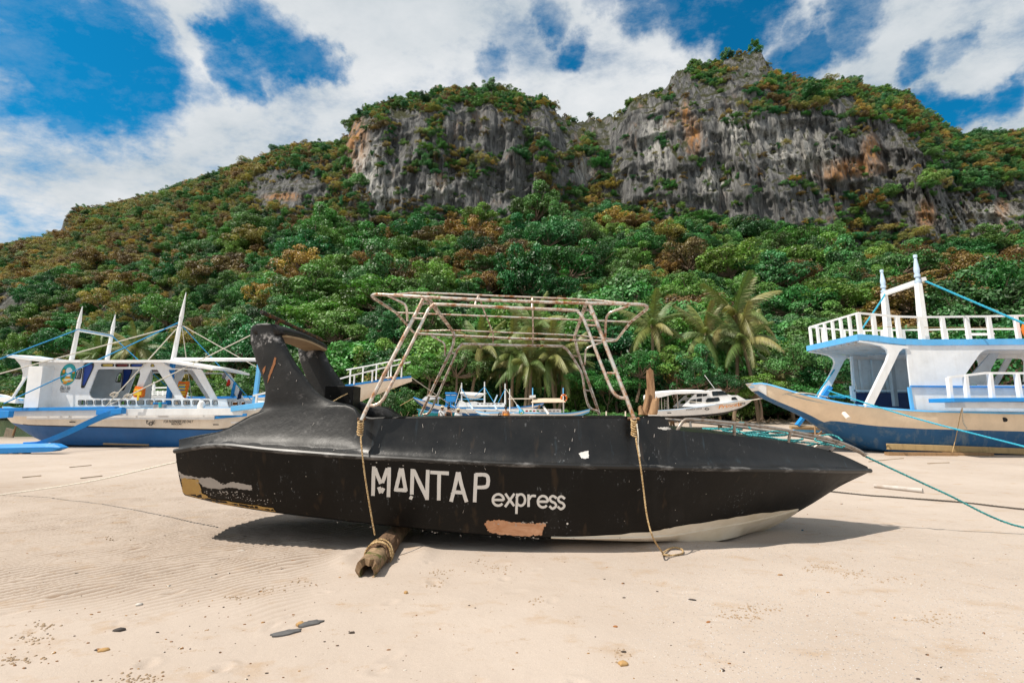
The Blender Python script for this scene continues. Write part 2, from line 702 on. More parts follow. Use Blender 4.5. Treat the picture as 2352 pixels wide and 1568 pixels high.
# chalky black of the arch
k = NT('chalky_black_paint')
a = k.noise(2.4, 6, .65)
col = k.mix(k.rng(a, .35, .72), (.006, .0057, .0053), (.024, .0225, .021))
g = k.noise(9, 6, .7)
col = k.mix(k.math('MULTIPLY', k.rng(g, .58, .72), .5), col, (.17, .16, .155))
sp = k.n('ShaderNodeSeparateXYZ')
k.l(k.tc.outputs['Object'], sp.inputs[0])
band = k.math('MULTIPLY', k.rng(sp.outputs[2], 2.12, 2.20), k.rng(sp.outputs[2], 2.34, 2.25))
col = k.mix(k.math('MULTIPLY', band, k.math('MULTIPLY', k.rng(g, .50, .62), .8)), col, (.50, .48, .47))  # worn grey band near the top, with its highlight put into the colour
k.bump(k.noise(5, 5, .6), .45, .02)
M['archblack'] = k.fin(col, k.rng(a, .3, .75, .42, .62), 0, .4)

k = NT('rubbed_rail')
a = k.noise(7, 6, .7, (.35, 1, 1))
col = k.mix(k.rng(a, .52, .66), (.008, .0075, .007), (.16, .155, .15))
M['rub'] = k.fin(col, .4)

# rusted stainless tube
k = NT('rusty_steel_tube')
a = k.noise(9, 6, .7)
b_ = k.noise(45, 4, .7)
f = k.rng(k.math('ADD', k.math('MULTIPLY', a, .7), k.math('MULTIPLY', b_, .3)), .43, .60)
col = k.mix(f, (.78, .74, .67), (.30, .115, .025))
k.bump(b_, .3, .002)
M['steel'] = k.fin(col, k.rng(f, 0, 1, .30, .7), k.rng(f, 0, 1, .75, .1))
k = NT('dull_steel_rail')
a = k.noise(14, 6, .7)
col = k.mix(k.rng(a, .45, .68), (.40, .36, .32), (.13, .075, .04))
M['rail'] = k.fin(col, .45, k.rng(a, .45, .68, .8, .2))
k = NT('dark_rusty_rod')
a = k.noise(18, 6, .7)
M['rod'] = k.fin(k.mix(k.rng(a, .45, .6), (.02, .018, .016), (.20, .09, .03)), .6, .3)

# peeled patches
k = NT('pale_peeled_filler')
M['peel'] = k.fin(k.mix(k.noise(9, 5, .7), (.50, .46, .42), (.33, .30, .27)), .8)
k = NT('ochre_primer')
a = k.noise(14, 5, .7)
k.bump(k.noise(22, 4), .6, .01)
M['ochre'] = k.fin(k.mix(a, (.56, .36, .11), (.40, .24, .07)), .7)
k = NT('peach_filler')
a = k.noise(10, 5, .7, (.4, 1, 1), 1.0)
k.bump(a, .6, .01)
M['peach'] = k.fin(k.mix(k.rng(a, .3, .7), (.46, .20, .085), (.72, .42, .26)), .75)
k = NT('letter_paint')
M['letter'] = k.fin(k.mix(k.noise(25, 5, .7), (.66, .63, .58), (.82, .80, .77)), .6)
k = NT('bare_white_bottom')
a = k.noise(3, 6, .65, (.3, 1, 1))
M['bottom'] = k.fin(k.mix(k.rng(a, .35, .7), (.56, .47, .33), (.74, .68, .58)), .6)

# ------------------------------------------------------------------ ground
def gz(X, Y):
    """height of the beach"""
    X, Y = np.asarray(X, float), np.asarray(Y, float)
    w = sstep(-0.18, -0.42, X / np.maximum(Y, 1))
    right = 0.031 * np.maximum(0, Y - 15)
    right = np.minimum(right, 1.6)
    left = -0.022 * np.maximum(0, Y - 22)
    left = np.maximum(left, -0.7)
    return right * (1 - w) + left * w


def G(x, y, dz=0.0):
    """the point of the beach seen at (x, y)"""
    a, b, c = ray(x, y)
    Y = 5.0
    for _ in range(40):
        X = a * Y / b
        z = float(gz(X, Y)) + dz
        Y = 0.5 * Y + 0.5 * min(300, max(1.0, (z - CAM_H) * b / min(c, -1e-3)))
    return Vector((a * Y / b, Y, hz(a * Y / b, Y) + dz))


def axis(parts):
    out = []
    for a, b, s in parts:
        out.append(np.arange(a, b, s))
    return np.concatenate(out)


def geo(a, b, n):
    return a + (b - a) * (np.linspace(0, 1, n, endpoint=False) ** 2.2)


xs = np.concatenate([-geo(9, 260, 46)[::-1], axis([(-9, .6, .025), (.6, 9, .045)]), geo(9, 260, 46)])
ys = np.concatenate([axis([(-60, -4, 4), (-4, 1.4, .5), (1.4, 2.4, .022), (2.4, 8.6, .0125), (8.6, 14, .05)]), geo(14, 190, 70)])
XX, YY = np.meshgrid(xs, ys)
ZZ = gz(XX, YY)
near = sstep(30, 9, np.hypot(XX, YY))
ZZ = ZZ + near * (0.014 * fbm(XX * .9, YY * .9, 1.3, 3) + 0.006 * fbm(XX * 5, YY * 5, 7.7, 3))
# ripples left by the tide, crests running away to the right
q = -0.67 * XX + 0.74 * YY
ph = q / 0.072 + 1.9 * fbm(XX * 1.1, YY * 1.1, 2.2, 3) + .75 * fbm(XX * 4, YY * 4, 4.2, 2)
rip = np.abs(((ph % 1.0) - .5) * 2) ** 1.3
mask = sstep(-1.2, -2.3, XX + .15 * (YY - 4.5) + .5 * fbm(XX * .7, YY * .7, 6.6, 2)) * sstep(3.05, 3.75, YY + .04 * XX + .5 * fbm(XX * .8, YY * .8, 9, 2)) * sstep(11, 8, YY)
mask = mask * (0.55 + .45 * sstep(-.3, .3, fbm(XX * .8, YY * .8, 5.5, 3)))
ZZ = ZZ + mask * rip * 0.026
# faint streaky ripples nearer the middle
mask2 = sstep(.1, .5, fbm(XX * .9 + 40, YY * .9, 3.5, 3)) * sstep(-1.5, .5, XX) * near
ZZ = ZZ + mask2 * np.abs((((XX * .5 + YY * .8) / .09 + 1.5 * fbm(XX * 1.5, YY * 1.5, 8, 2)) % 1) - .5) * .006
# sand heaped against the log and the keel
ZZ = ZZ + .03 * np.exp(-(((XX + .95) / .55) ** 2 + ((YY - 4.95) / .35) ** 2))
ZZ = ZZ + .05 * np.exp(-(((XX - 2.0) / 1.3) ** 2 + ((YY - 5.12) / .16) ** 2)) * (1 + .5 * fbm(XX * 3, YY * 3, 4, 2))
ZZ = ZZ + .03 * np.exp(-(np.hypot(XX + 1.25, YY - 4.75) - .38) ** 2 / .012) * sstep(4.2, 4.7, YY)
# footprints and pits
prng = np.random.RandomState(5)
for i in range(150):
    fx, fy = prng.uniform(-6, 6), 2.3 + 5.5 * prng.rand() ** 1.2
    i0, i1 = np.searchsorted(xs, [fx - .3, fx + .3])
    j0, j1 = np.searchsorted(ys, [fy - .3, fy + .3])
    sx, sy, d = prng.uniform(.03, .08), prng.uniform(.02, .05), prng.uniform(.004, .013)
    an = prng.uniform(0, 3.1)
    dx, dy = XX[j0:j1, i0:i1] - fx, YY[j0:j1, i0:i1] - fy
    u, v = dx * math.cos(an) + dy * math.sin(an), -dx * math.sin(an) + dy * math.cos(an)
    e = (u / sx) ** 2 + (v / sy) ** 2
    ZZ[j0:j1, i0:i1] += -d * np.exp(-e) + d * .6 * np.exp(-(np.sqrt(e) - 1.6) ** 2 * 4)

def hz(x, y):
    """height of the finished sand surface"""
    i, j = int(np.clip(np.searchsorted(xs, x) - 1, 0, len(xs) - 2)), int(np.clip(np.searchsorted(ys, y) - 1, 0, len(ys) - 2))
    u, v = min(1, max(0, (x - xs[i]) / (xs[i + 1] - xs[i]))), min(1, max(0, (y - ys[j]) / (ys[j + 1] - ys[j])))
    return float((ZZ[j, i] * (1 - u) + ZZ[j, i + 1] * u) * (1 - v) + (ZZ[j + 1, i] * (1 - u) + ZZ[j + 1, i + 1] * u) * v)


k = NT('beach_sand')
pos = k.n('ShaderNodeNewGeometry').outputs['Position']
def kn(scale, detail=4, rough=.55, st=(1, 1, 1), off=0.0):
    mp = k.n('ShaderNodeMapping')
    mp.inputs['Scale'].default_value = st
    mp.inputs['Location'].default_value = (off, off, 0)
    k.l(pos, mp.inputs[0])
    n = k.n('ShaderNodeTexNoise')
    n.inputs['Scale'].default_value = scale
    n.inputs['Detail'].default_value = detail
    n.inputs['Roughness'].default_value = rough
    k.l(mp.outputs[0], n.inputs['Vector'])
    return n.outputs['Fac']
a = kn(.55, 5, .6)
col = k.mix(k.rng(a, .3, .7), (.415, .342, .285), (.485, .410, .350))
m_ = kn(2.2, 6, .65, (1, 1.6, 1), 4)
col = k.mix(k.math('MULTIPLY', k.rng(m_, .56, .70), .55), col, (.37, .25, .15))
# heavier brown grains in troughs and patches; trough shade also put into the colour
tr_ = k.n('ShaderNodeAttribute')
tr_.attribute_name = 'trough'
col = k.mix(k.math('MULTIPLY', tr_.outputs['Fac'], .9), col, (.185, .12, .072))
pt = k.math('MULTIPLY', k.rng(kn(3.1, 6, .7, (1, 1.5, 1), 23), .60, .68), k.rng(kn(60, 3, .7), .42, .6))
col = k.mix(k.math('MULTIPLY', pt, .75), col, (.30, .19, .10))
g = kn(170, 3, .75)
col = k.mix(k.math('MULTIPLY', k.rng(g, .56, .72), .5), col, (.27, .19, .12))
col = k.mix(k.math('MULTIPLY', k.rng(g, .40, .28), .45), col, (.74, .62, .48))
# coarse grit with pale and bluish chips to the right
sx = k.n('ShaderNodeSeparateXYZ')
k.l(pos, sx.inputs[0])
zone = k.math('MULTIPLY', k.rng(k.math('ADD', sx.outputs[0], k.math('MULTIPLY', kn(1.1, 5, .6), 2.6)), 1.5, 3.0), k.rng(sx.outputs[1], 7.5, 5.2))
vo = k.n('ShaderNodeTexVoronoi')
vo.inputs['Scale'].default_value = 75
k.l(pos, vo.inputs['Vector'])
hs = k.n('ShaderNodeSeparateColor')
k.l(vo.outputs['Color'], hs.inputs[0])
chip = k.math('MULTIPLY', k.rng(vo.outputs['Distance'], .32, .22), k.rng(hs.outputs[0], .48, .52))
chipc = k.mix(hs.outputs[1], (.64, .65, .66), (.11, .11, .12))
col = k.mix(k.math('MULTIPLY', chip, k.math('ADD', k.math('MULTIPLY', zone, .85), .05)), col, chipc)
# sparse dark specks everywhere
v2 = k.n('ShaderNodeTexVoronoi')
v2.inputs['Scale'].default_value = 26
k.l(pos, v2.inputs['Vector'])
h2 = k.n('ShaderNodeSeparateColor')
k.l(v2.outputs['Color'], h2.inputs[0])
spk = k.math('MULTIPLY', k.rng(v2.outputs['Distance'], .16, .09), k.rng(h2.outputs[0], .86, .88))
col = k.mix(k.math('MULTIPLY', spk, .8), col, (.14, .08, .04))
# wet flat towards the water on the far left
wet = k.math('MULTIPLY', k.rng(sx.outputs[2], -.06, -.22), 1)
col = k.mix(k.math('MULTIPLY', wet, .5), col, (.22, .17, .11))
k.bump(k.math('ADD', k.math('MULTIPLY', g, .5), k.math('ADD', k.math('MULTIPLY', chip, k.math('MULTIPLY', zone, .8)), k.math('MULTIPLY', kn(24, 5, .6), 1.2))), .55, .006)
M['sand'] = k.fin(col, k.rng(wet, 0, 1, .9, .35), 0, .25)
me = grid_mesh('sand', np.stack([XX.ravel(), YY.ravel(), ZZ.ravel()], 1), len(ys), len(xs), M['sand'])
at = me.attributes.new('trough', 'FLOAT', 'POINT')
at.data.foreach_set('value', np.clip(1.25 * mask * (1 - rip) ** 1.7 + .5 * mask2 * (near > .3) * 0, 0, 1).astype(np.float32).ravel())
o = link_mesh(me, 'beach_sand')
o['kind'] = 'structure'

# shallow bay to the left
k = NT('shallow_water')
a = k.noise(.8, 4, .6, (.35, 1.6, 1))
k.bump(k.noise(1.6, 5, .6, (.35, 1.8, 1)), .5, .06)
col = k.mix(k.rng(a, .4, .65), (.10, .13, .10), (.17, .17, .12))
k.fin(col, .08)
wv = [Vector((-420, 24, -.27)), Vector((-6, 24, -.27)), Vector((-6, 190, -.27)), Vector((-420, 190, -.27))]
o = MB().add(wv, [(0, 1, 2, 3)]).build('sea_water', k.m)
o['kind'] = 'structure'

# ------------------------------------------------------------------ mountain
TX = [-520, 0, 60, 138, 146, 160, 210, 250, 330, 420, 500, 560, 600, 640, 690, 740, 780, 800, 808, 830, 890, 940, 970, 1000, 1080, 1150,
      1210, 1262, 1282, 1310, 1350, 1390, 1420, 1450, 1480, 1540, 1552, 1562, 1600, 1640, 1700, 1752, 1760, 1780, 1810, 1870, 1920, 1960,
      2000, 2060, 2090, 2110, 2150, 2190, 2230, 2290, 2352, 2900]
TY = [600, 568, 563, 543, 510, 499, 487, 474, 458, 428, 403, 384, 373, 348, 338, 342, 333, 322, 284, 265, 248, 243, 238, 222, 211, 215,
      229, 243, 264, 276, 281, 277, 266, 247, 226, 209, 176, 166, 164, 150, 130, 126, 150, 172, 188, 198, 190, 190,
      212, 226, 243, 262, 284, 305, 318, 312, 308, 330]


def col_s(x, y):
    a, b, c = ray(x, y)
    return a / b, c / b


RS = np.array([col_s(x, y) for x, y in zip(TX, TY)])
def lin(tabx, taby):
    """table over the picture column -> tan elevation as a function of s = X/Y"""
    pts = sorted(col_s(x, y) for x, y in zip(tabx, taby))
    ps, pt = np.array([p[0] for p in pts]), np.array([p[1] for p in pts])
    return lambda s: np.interp(s, ps, pt)


t_ridge = lin(TX, TY)
t_cb = lin([-520, 0, 140, 300, 560, 780, 830, 1000, 1200, 1400, 1550, 1700, 1850, 2050, 2352, 2900],
           [690, 660, 610, 570, 485, 490, 515, 500, 490, 478, 490, 515, 540, 555, 560, 560])
t_ct = lin([-520, 0, 140, 300, 560, 660, 780, 805, 830, 900, 1000, 1100, 1250, 1300, 1400, 1450, 1550, 1700, 1850, 2000, 2100, 2200, 2352, 2900],
           [610, 585, 530, 490, 395, 372, 365, 330, 300, 275, 258, 252, 285, 340, 335, 262, 232, 212, 230, 262, 305, 380, 405, 420])
sx_ = [col_s(x, 520)[0] for x in (-520, 0, 300, 560, 800, 1000, 1176, 1350, 1450, 1600, 1800, 2000, 2352, 2900)]
Yc_f = lambda s: np.interp(s, sx_, [200, 190, 180, 168, 157, 150, 150, 166, 155, 145, 140, 138, 134, 130])
sb_ = [col_s(x, 940)[0] for x in (-520, 0, 100, 300, 600, 900, 1176, 1500, 1800, 2000, 2352, 2900)]
Yb_f = lambda s: np.interp(s, sb_, [150, 132, 112, 84, 58, 48, 46, 44, 41, 39, 37, 36])
run_f = lambda s: np.interp(s, [col_s(x, 420)[0] for x in (0, 500, 620, 780, 830, 2150, 2300)], [48, 44, 22, 16, 11, 13, 18])

NS, NA, NB, NC_, ND = 820, 90, 110, 44, 10
S = np.linspace(-1.62, 1.72, NS)
tb, tt, tr = t_cb(S), t_ct(S), t_ridge(S)
tt = np.minimum(tt, tr - .004)
tb = np.minimum(tb, tt - .01)
Yb, Yc = Yb_f(S), Yc_f(S)
Yt = Yc + run_f(S)
Yr = Yt + np.interp(S, [-1.2, -.5, 0, 1.2], [34, 28, 24, 24])
zb = gz(S * Yb, Yb) - .6
zc = CAM_H + tb * Yc - 6.0
zt = CAM_H + tt * Yt
zr = CAM_H + tr * Yr - 1.0
rows_Y, rows_Z, rows_T = [], [], []
for i in range(NA):
    u = i / NA
    uu = u ** 1.1
    rows_Y.append(Yb + (Yc - Yb) * u)
    rows_Z.append(zb + (zc - zb) * (uu * .82 + .18 * u * u))
    rows_T.append(0 * S)
for i in range(NB):
    u = i / NB
    rows_Y.append(Yc + (Yt - Yc) * u)
    rows_Z.append(zc + (zt - zc) * u)
    rows_T.append(0 * S + np.sin(math.pi * min(1, max(0, (u + .03))) * .98) ** .35)
for i in range(NC_ + 1):
    u = i / NC_
    rows_Y.append(Yt + (Yr - Yt) * u)
    rows_Z.append(zt + (zr - zt) * (1 - (1 - u) ** 1.25))
    rows_T.append(0 * S + .25 * (1 - u))
for i in range(1, ND + 1):
    u = i / ND
    rows_Y.append(Yr + 120 * u)
    rows_Z.append(zr - 70 * u ** 1.3)
    rows_T.append(0 * S)
TYs, TZs, TT = np.array(rows_Y), np.array(rows_Z), np.array(rows_T)
TSs = np.broadcast_to(S, TYs.shape)
TXs = TSs * TYs
# how steep and bare: fluted limestone
steep = TT * np.clip((tt - tb - .04) / .18, 0, 1)[None, :]
f1 = fbm(TXs * .045, TZs * .020, 3.1, 3)
f2 = fbm(TXs * .20, TZs * .035, 7.9, 3)
f3 = 1 - np.abs(fbm(TXs * .55, TZs * .07, 1.7, 2)) * 2
f5 = 1 - np.abs(fbm(TXs * 1.15, TZs * .12, 5.7, 2)) * 2
f4 = fbm(TXs * .12, TZs * .16, 4.4, 4)
ledge = np.abs(((TZs * .075 + 1.3 * f4 + .8 * f1 + .15 * f3) % 1) - .5) * 2
TYd = TYs - steep * (1.7 * ledge + 8.5 * f1 + 4.2 * f2 + 1.9 * f3 + 1.0 * f5 + 4.0 * f4)
slope_n = fbm(TXs * .05, TYs * .05, 2.0, 4)
zone_a = np.zeros_like(TYs)
zone_a[:NA] = np.sin(np.linspace(0, math.pi, NA))[:, None]
TZd = TZs + zone_a * 5.0 * slope_n
top = np.zeros_like(TYs)
top[NA + NB - 8:NA + NB + NC_ + 1] = 1
TZd = TZd + top * (2.2 * fbm(TXs * .14, TYs * .14, 6, 3) + 4.5 * np.maximum(0, fbm(TXs * .45, TYs * .3, 8, 2)) ** 1.2 * np.clip(steep.max(0), 0, 1)[None, :])
# bare needles of rock along the summit
_, pyr = proj(0, 1, 1)
pxr = 1176 + FPX * S * (Yr / (Yr * CT + (zr - CAM_H) * ST))
spk = np.zeros_like(S)
for (x0, x1, h) in ((1540, 1600, 4.5), (1680, 1790, 2.8), (1285, 1425, 2.5), (1225, 1275, 2.0), (1840, 1900, 2.5), (880, 985, 3.0), (138, 215, 3.5), (1450, 1500, 4.0), (2040, 2110, 2.5)):
    spk = np.maximum(spk, h * sstep(x0 - 12, x0 + 6, pxr) * sstep(x1 + 12, x1 - 6, pxr))
rowsl = slice(NA + NB + 4, NA + NB + NC_ + 1)
ndl = np.maximum(0, fbm(TXs[rowsl] * .75, TYs[rowsl] * .30, 3.3, 3) + .12) * 1.5
TZd[rowsl] += spk[None, :] * np.minimum(1.2, ndl)
TXd = TSs * TYd
TV = np.stack([TXd.ravel(), TYd.ravel(), TZd.ravel()], 1)

k = NT('limestone')
pos = k.n('ShaderNodeNewGeometry').outputs['Position']
a = kn(.055, 5, .6)
st1 = kn(.75, 6, .7, (1, 1, .13))
st2 = kn(1.9, 5, .75, (1, 1, .12), 9)
col = k.mix(k.rng(st1, .34, .68), (.040, .040, .042), (.24, .235, .225))
col = k.mix(k.math('MULTIPLY', k.rng(st2, .57, .70), k.rng(a, .42, .62)), col, (.42, .40, .37))
col = k.mix(k.math('MULTIPLY', k.rng(st2, .46, .34), .75), col, (.030, .030, .032))
o1 = kn(.045, 5, .65, (1, 1, .55), 31)
o2 = kn(.5, 5, .7, (1, 1, .25), 17)
col = k.mix(k.math('MULTIPLY', k.rng(o1, .58, .70), k.rng(o2, .45, .65)), col, (.32, .16, .065))
sa = k.n('ShaderNodeAttribute')
sa.attribute_name = 'stain_sunlit'
col = k.mix(k.math('MULTIPLY', sa.outputs['Fac'], k.math('MULTIPLY', k.rng(o2, .36, .54), k.rng(st1, .30, .48))), col, (.46, .225, .085))
pa_t = k.n('ShaderNodeAttribute')
pa_t.attribute_name = 'pale'
col = k.mix(k.math('MULTIPLY', pa_t.outputs['Fac'], k.rng(st1, .38, .6)), col, (.52, .50, .46))
nrm = k.n('ShaderNodeNewGeometry').outputs['Normal']
sn = k.n('ShaderNodeSeparateXYZ')
k.l(nrm, sn.inputs[0])
gr = kn(.35, 6, .7)
veg = k.rng(k.math('ADD', sn.outputs[2], k.math('MULTIPLY', gr, .5)), .66, .86)
vcol = k.mix(gr, (.018, .03, .010), (.06, .055, .02))
col = k.mix(veg, col, vcol)
k.bump(k.math('ADD', st1, k.math('MULTIPLY', st2, .6)), 1.0, .9)
M['rock'] = k.fin(col, .9, 0, .2)
me = grid_mesh('mountain', TV, TYs.shape[0], NS, M['rock'])
PJ = TV - np.array([0, 0, CAM_H])
dd_ = np.maximum(PJ[:, 1] * CT + PJ[:, 2] * ST, 1)
PXm, PYm = 1176 + FPX * PJ[:, 0] / dd_, 784 - FPX * (-PJ[:, 1] * ST + PJ[:, 2] * CT) / dd_
# iron stains and pale rock faces; the dome's sunlit left side painted in
for nm_, L_ in (('stain_sunlit', [(818, 330, 26, 60), (808, 395, 20, 25), (1592, 312, 18, 40), (1575, 262, 10, 34), (1960, 385, 70, 20), (1915, 400, 40, 14), (2128, 492, 22, 30), (2300, 490, 16, 36), (1010, 415, 14, 20), (650, 452, 40, 10), (2000, 350, 20, 40)]),
                ('pale', [(850, 400, 46, 70), (880, 460, 30, 40), (1510, 330, 30, 80), (1790, 330, 40, 60), (1700, 300, 50, 50), (1860, 360, 60, 50), (2270, 505, 70, 35), (1010, 430, 30, 30), (1340, 390, 20, 30), (1640, 420, 40, 40)])):
    f_ = np.zeros(len(TV))
    for (x, y, a, b) in L_:
        f_ = np.maximum(f_, np.clip(1.35 - np.hypot((PXm - x) / a, (PYm - y) / b), 0, 1))
    at = me.attributes.new(nm_, 'FLOAT', 'POINT')
    at.data.foreach_set('value', f_.astype(np.float32))
mountain = link_mesh(me, 'limestone_mountain')
mountain['kind'] = 'structure'

# ------------------------------------------------------------------ trees
def leaf_mat(name, ramp, hue_jit=.25):
    k = NT(name)
    oi = k.n('ShaderNodeObjectInfo')
    cr = k.n('ShaderNodeValToRGB')
    e = cr.color_ramp.elements
    e[0].position, e[0].color = 0, (*ramp[0], 1)
    e[1].position, e[1].color = 1, (*ramp[-1], 1)
    for i, c in enumerate(ramp[1:-1]):
        n = e.new((i + 1) / (len(ramp) - 1))
        n.color = (*c, 1)
    k.l(oi.outputs['Random'], cr.inputs[0])
    at = k.n('ShaderNodeAttribute')
    at.attribute_name = 'leaf'
    hv = k.n('ShaderNodeHueSaturation')
    k.l(cr.outputs[0], hv.inputs['Color'])
    k.l(k.rng(at.outputs['Fac'], 0, 1, .45, 1.65), hv.inputs['Value'])
    k.l(k.rng(at.outputs['Fac'], 0, 1, .5 - .022 * hue_jit * 4, .5 + .012 * hue_jit * 4), hv.inputs['Hue'])
    col = hv.outputs[0]
    k.t.nodes.remove(k.b)
    d = k.n('ShaderNodeBsdfPrincipled')
    k.l(col, d.inputs['Base Color'])
    d.inputs['Roughness'].default_value = .5
    d.inputs['Specular IOR Level'].default_value = .5
    tr = k.n('ShaderNodeBsdfTranslucent')
    tcol = k.mix(1.0, col, (1.0, 1.15, .5), 'MULTIPLY')
    k.l(tcol, tr.inputs[0])
    mx = k.n('ShaderNodeMixShader')
    mx.inputs[0].default_value = .18
    k.l(d.outputs[0], mx.inputs[1])
    k.l(tr.outputs[0], mx.inputs[2])
    k.l(mx.outputs[0], k.out.inputs[0])
    return k.m


L_GREEN = leaf_mat('green_leaves', [(.022, .125, .030), (.065, .225, .040), (.160, .265, .042), (.030, .175, .055), (.105, .205, .046), (.015, .085, .028)])
L_BROWN = leaf_mat('brown_leaves', [(.19, .115, .032), (.13, .095, .030), (.25, .14, .032)])
L_OLIVE = leaf_mat('olive_leaves', [(.34, .25, .06), (.20, .22, .055), (.42, .27, .055), (.13, .20, .06), (.27, .22, .07)])
L_PALM = leaf_mat('palm_leaves', [(.19, .21, .055), (.10, .17, .045), (.27, .23, .08)])
k = NT('pale_bark')
M['bark'] = k.fin(k.mix(k.noise(3, 5, .7, (1, 1, .3)), (.30, .22, .16), (.14, .09, .06)), .9)
k = NT('palm_bark')
M['palmbark'] = k.fin(k.mix(k.noise(6, 3, .6, (.2, .2, 2)), (.34, .25, .17), (.18, .12, .07)), .9)


def crown_mesh(name, seed, mat, nclump, nleaf, leaf, flat=.72, spread=.86, cr=(.11, .29), sparse=0.0):
    """unit-radius crown: leaf sprays on the outsides of many clumps"""
    g = np.random.RandomState(seed)
    V, F = [], []
    cs = []
    for i in range(nclump):
        while True:
            d = g.normal(size=3)
            d /= np.linalg.norm(d)
            if d[2] > -.35:
                break
        r = spread * g.uniform(.30, 1.18) ** .8
        cs.append((d * r * np.array([1, 1, flat]), g.uniform(*cr)))
    for c, rad in cs:
        n = int(nleaf / nclump * (rad / .22) ** 2)
        d = g.normal(size=(n, 3))
        d[:, 2] += .8
        d /= np.linalg.norm(d, axis=1)[:, None]
        pos = c + d * (rad * np.array([1, 1, .72])) * g.uniform(.62, 1.08, (n, 1))
        nr = d * .9 + g.normal(size=(n, 3)) * .55 + np.array([0, 0, .35])
        nr /= np.linalg.norm(nr, axis=1)[:, None]
        tg = np.cross(nr, g.normal(size=(n, 3)))
        tg /= np.linalg.norm(tg, axis=1)[:, None]
        bt = np.cross(nr, tg)
        L = leaf * g.uniform(.6, 1.35, (n, 1))
        w = L * g.uniform(.42, .62, (n, 1))
        q = np.stack([pos - tg * L, pos + bt * w - nr * L * .12, pos + tg * L, pos - bt * w - nr * L * .12], 1)
        V.append(q.reshape(-1, 3))
        F.append(np.repeat(np.clip(g.uniform(.15, .85, n) + g.normal() * .22, 0, 1), 4))
    V = np.concatenate(V)
    F = np.concatenate(F)
    Q = np.arange(len(V)).reshape(-1, 4)
    me = quads_mesh(name, V, Q, mat)
    at = me.attributes.new('leaf', 'FLOAT', 'POINT')
    at.data.foreach_set('value', F.astype(np.float32))
    return me, cs


def trunk_mesh(name, cs, seed, h=1.0, mat=None, r0=.05):
    """unit tree: trunk from -h to the crown, limbs to the clumps"""
    g = random.Random(seed)
    b = MB()
    lean = Vector((g.uniform(-.12, .12), g.uniform(-.12, .12), 0))
    base = Vector((0, 0, -h)) - lean
    fork = Vector((0, 0, -.25))
    b.tube(catmull([base, base * .5 + fork * .5 + Vector((g.uniform(-.04, .04), g.uniform(-.04, .04), 0)), fork], 3), [r0 * (1 - .08 * i) for i in range(7)], 6)
    for q_, (c, rad) in enumerate(cs[::2]):
        e = Vector(c) * (1.08 if q_ % 5 else 1.0 + .8 * rad)
        mid = fork * .5 + e * .5 + Vector((g.uniform(-.08, .08), g.uniform(-.08, .08), -.06))
        p = catmull([fork, mid, e], 3)
        b.tube(p, [r0 * .5 * (1 - .13 * i) for i in range(len(p))], 4)
    me_o = b.build(name, mat or M['bark'], smooth=True)
    me = me_o.data
    bpy.data.objects.remove(me_o)
    return me


CROWNS = []          # (crown mesh, trunk mesh, kind)
for i, (mat, kind, nc, nl, leaf, flat) in enumerate([
        (L_GREEN, 'green', 46, 11000, .034, .85), (L_GREEN, 'green', 60, 12000, .031, .70), (L_GREEN, 'green', 38, 10500, .035, 1.0), (L_GREEN, 'green', 52, 11000, .032, .60),
        (L_BROWN, 'brown', 44, 9500, .030, .60), (L_BROWN, 'brown', 38, 9000, .032, .72),
        (L_OLIVE, 'olive', 36, 5200, .034, .60), (L_OLIVE, 'olive', 42, 5600, .033, .68)]):
    me, cs = crown_mesh(kind + '_crown', 40 + i, mat, nc, nl, leaf, flat)
    CROWNS.append((me, trunk_mesh('trunk', cs, 70 + i, 1.15), kind))

# where bare rock shows in the photograph (x, y, half width, half height)
ROCK = [(840, 345, 42, 75), (880, 425, 55, 60), (1108, 300, 58, 52), (1000, 435, 110, 42), (1120, 445, 110, 35), (915, 262, 30, 20), (1245, 270, 50, 30),
        (1290, 395, 22, 32), (1345, 392, 28, 38), (1455, 360, 55, 110), (1575, 300, 100, 110), (1700, 350, 150, 75), (1850, 370, 140, 80), (1640, 440, 130, 50),
        (1800, 470, 140, 45), (1990, 390, 85, 55), (2130, 490, 95, 52), (2265, 495, 115, 52), (2345, 470, 60, 60), (660, 432, 85, 42), (150, 512, 14, 24), (1710, 160, 60, 35),
        (1562, 190, 26, 40), (1735, 145, 40, 30), (1350, 285, 75, 20), (1130, 300, 70, 60), (1060, 290, 40, 50), (1180, 400, 60, 40), (930, 330, 40, 40), (1850, 285, 110, 30), (2010, 320, 70, 40), (1660, 235, 70, 40), (2080, 380, 50, 60), (1290, 310, 40, 40), (1480, 240, 30, 40), (1400, 300, 40, 40), (18, 715, 28, 60), (385, 705, 32, 40), (960, 275, 25, 25), (1600, 230, 70, 30), (1930, 240, 40, 20)]


def rocky(px, py, jit):
    m = 0.0
    for (x, y, a, b) in ROCK:
        m = max(m, 1.25 - math.hypot((px - x) / a, (py - y) / b))
    return m


TN = TV.reshape(TYs.shape[0], NS, 3)
trees = []           # (x, y, z, radius, kind index, px, py)
cell = {}


def try_place(p, rad, gap):
    kx, ky, kz = int(p[0] // 6), int(p[1] // 6), int(p[2] // 6)
    for a in (-1, 0, 1):
        for b in (-1, 0, 1):
            for c in (-1, 0, 1):
                for (qx, qy, qz, qr) in cell.get((kx + a, ky + b, kz + c), ()):
                    if (p[0] - qx) ** 2 + (p[1] - qy) ** 2 + (p[2] - qz) ** 2 < (gap * (rad + qr)) ** 2:
                        return False
    cell.setdefault((kx, ky, kz), []).append((p[0], p[1], p[2], rad))
    return True


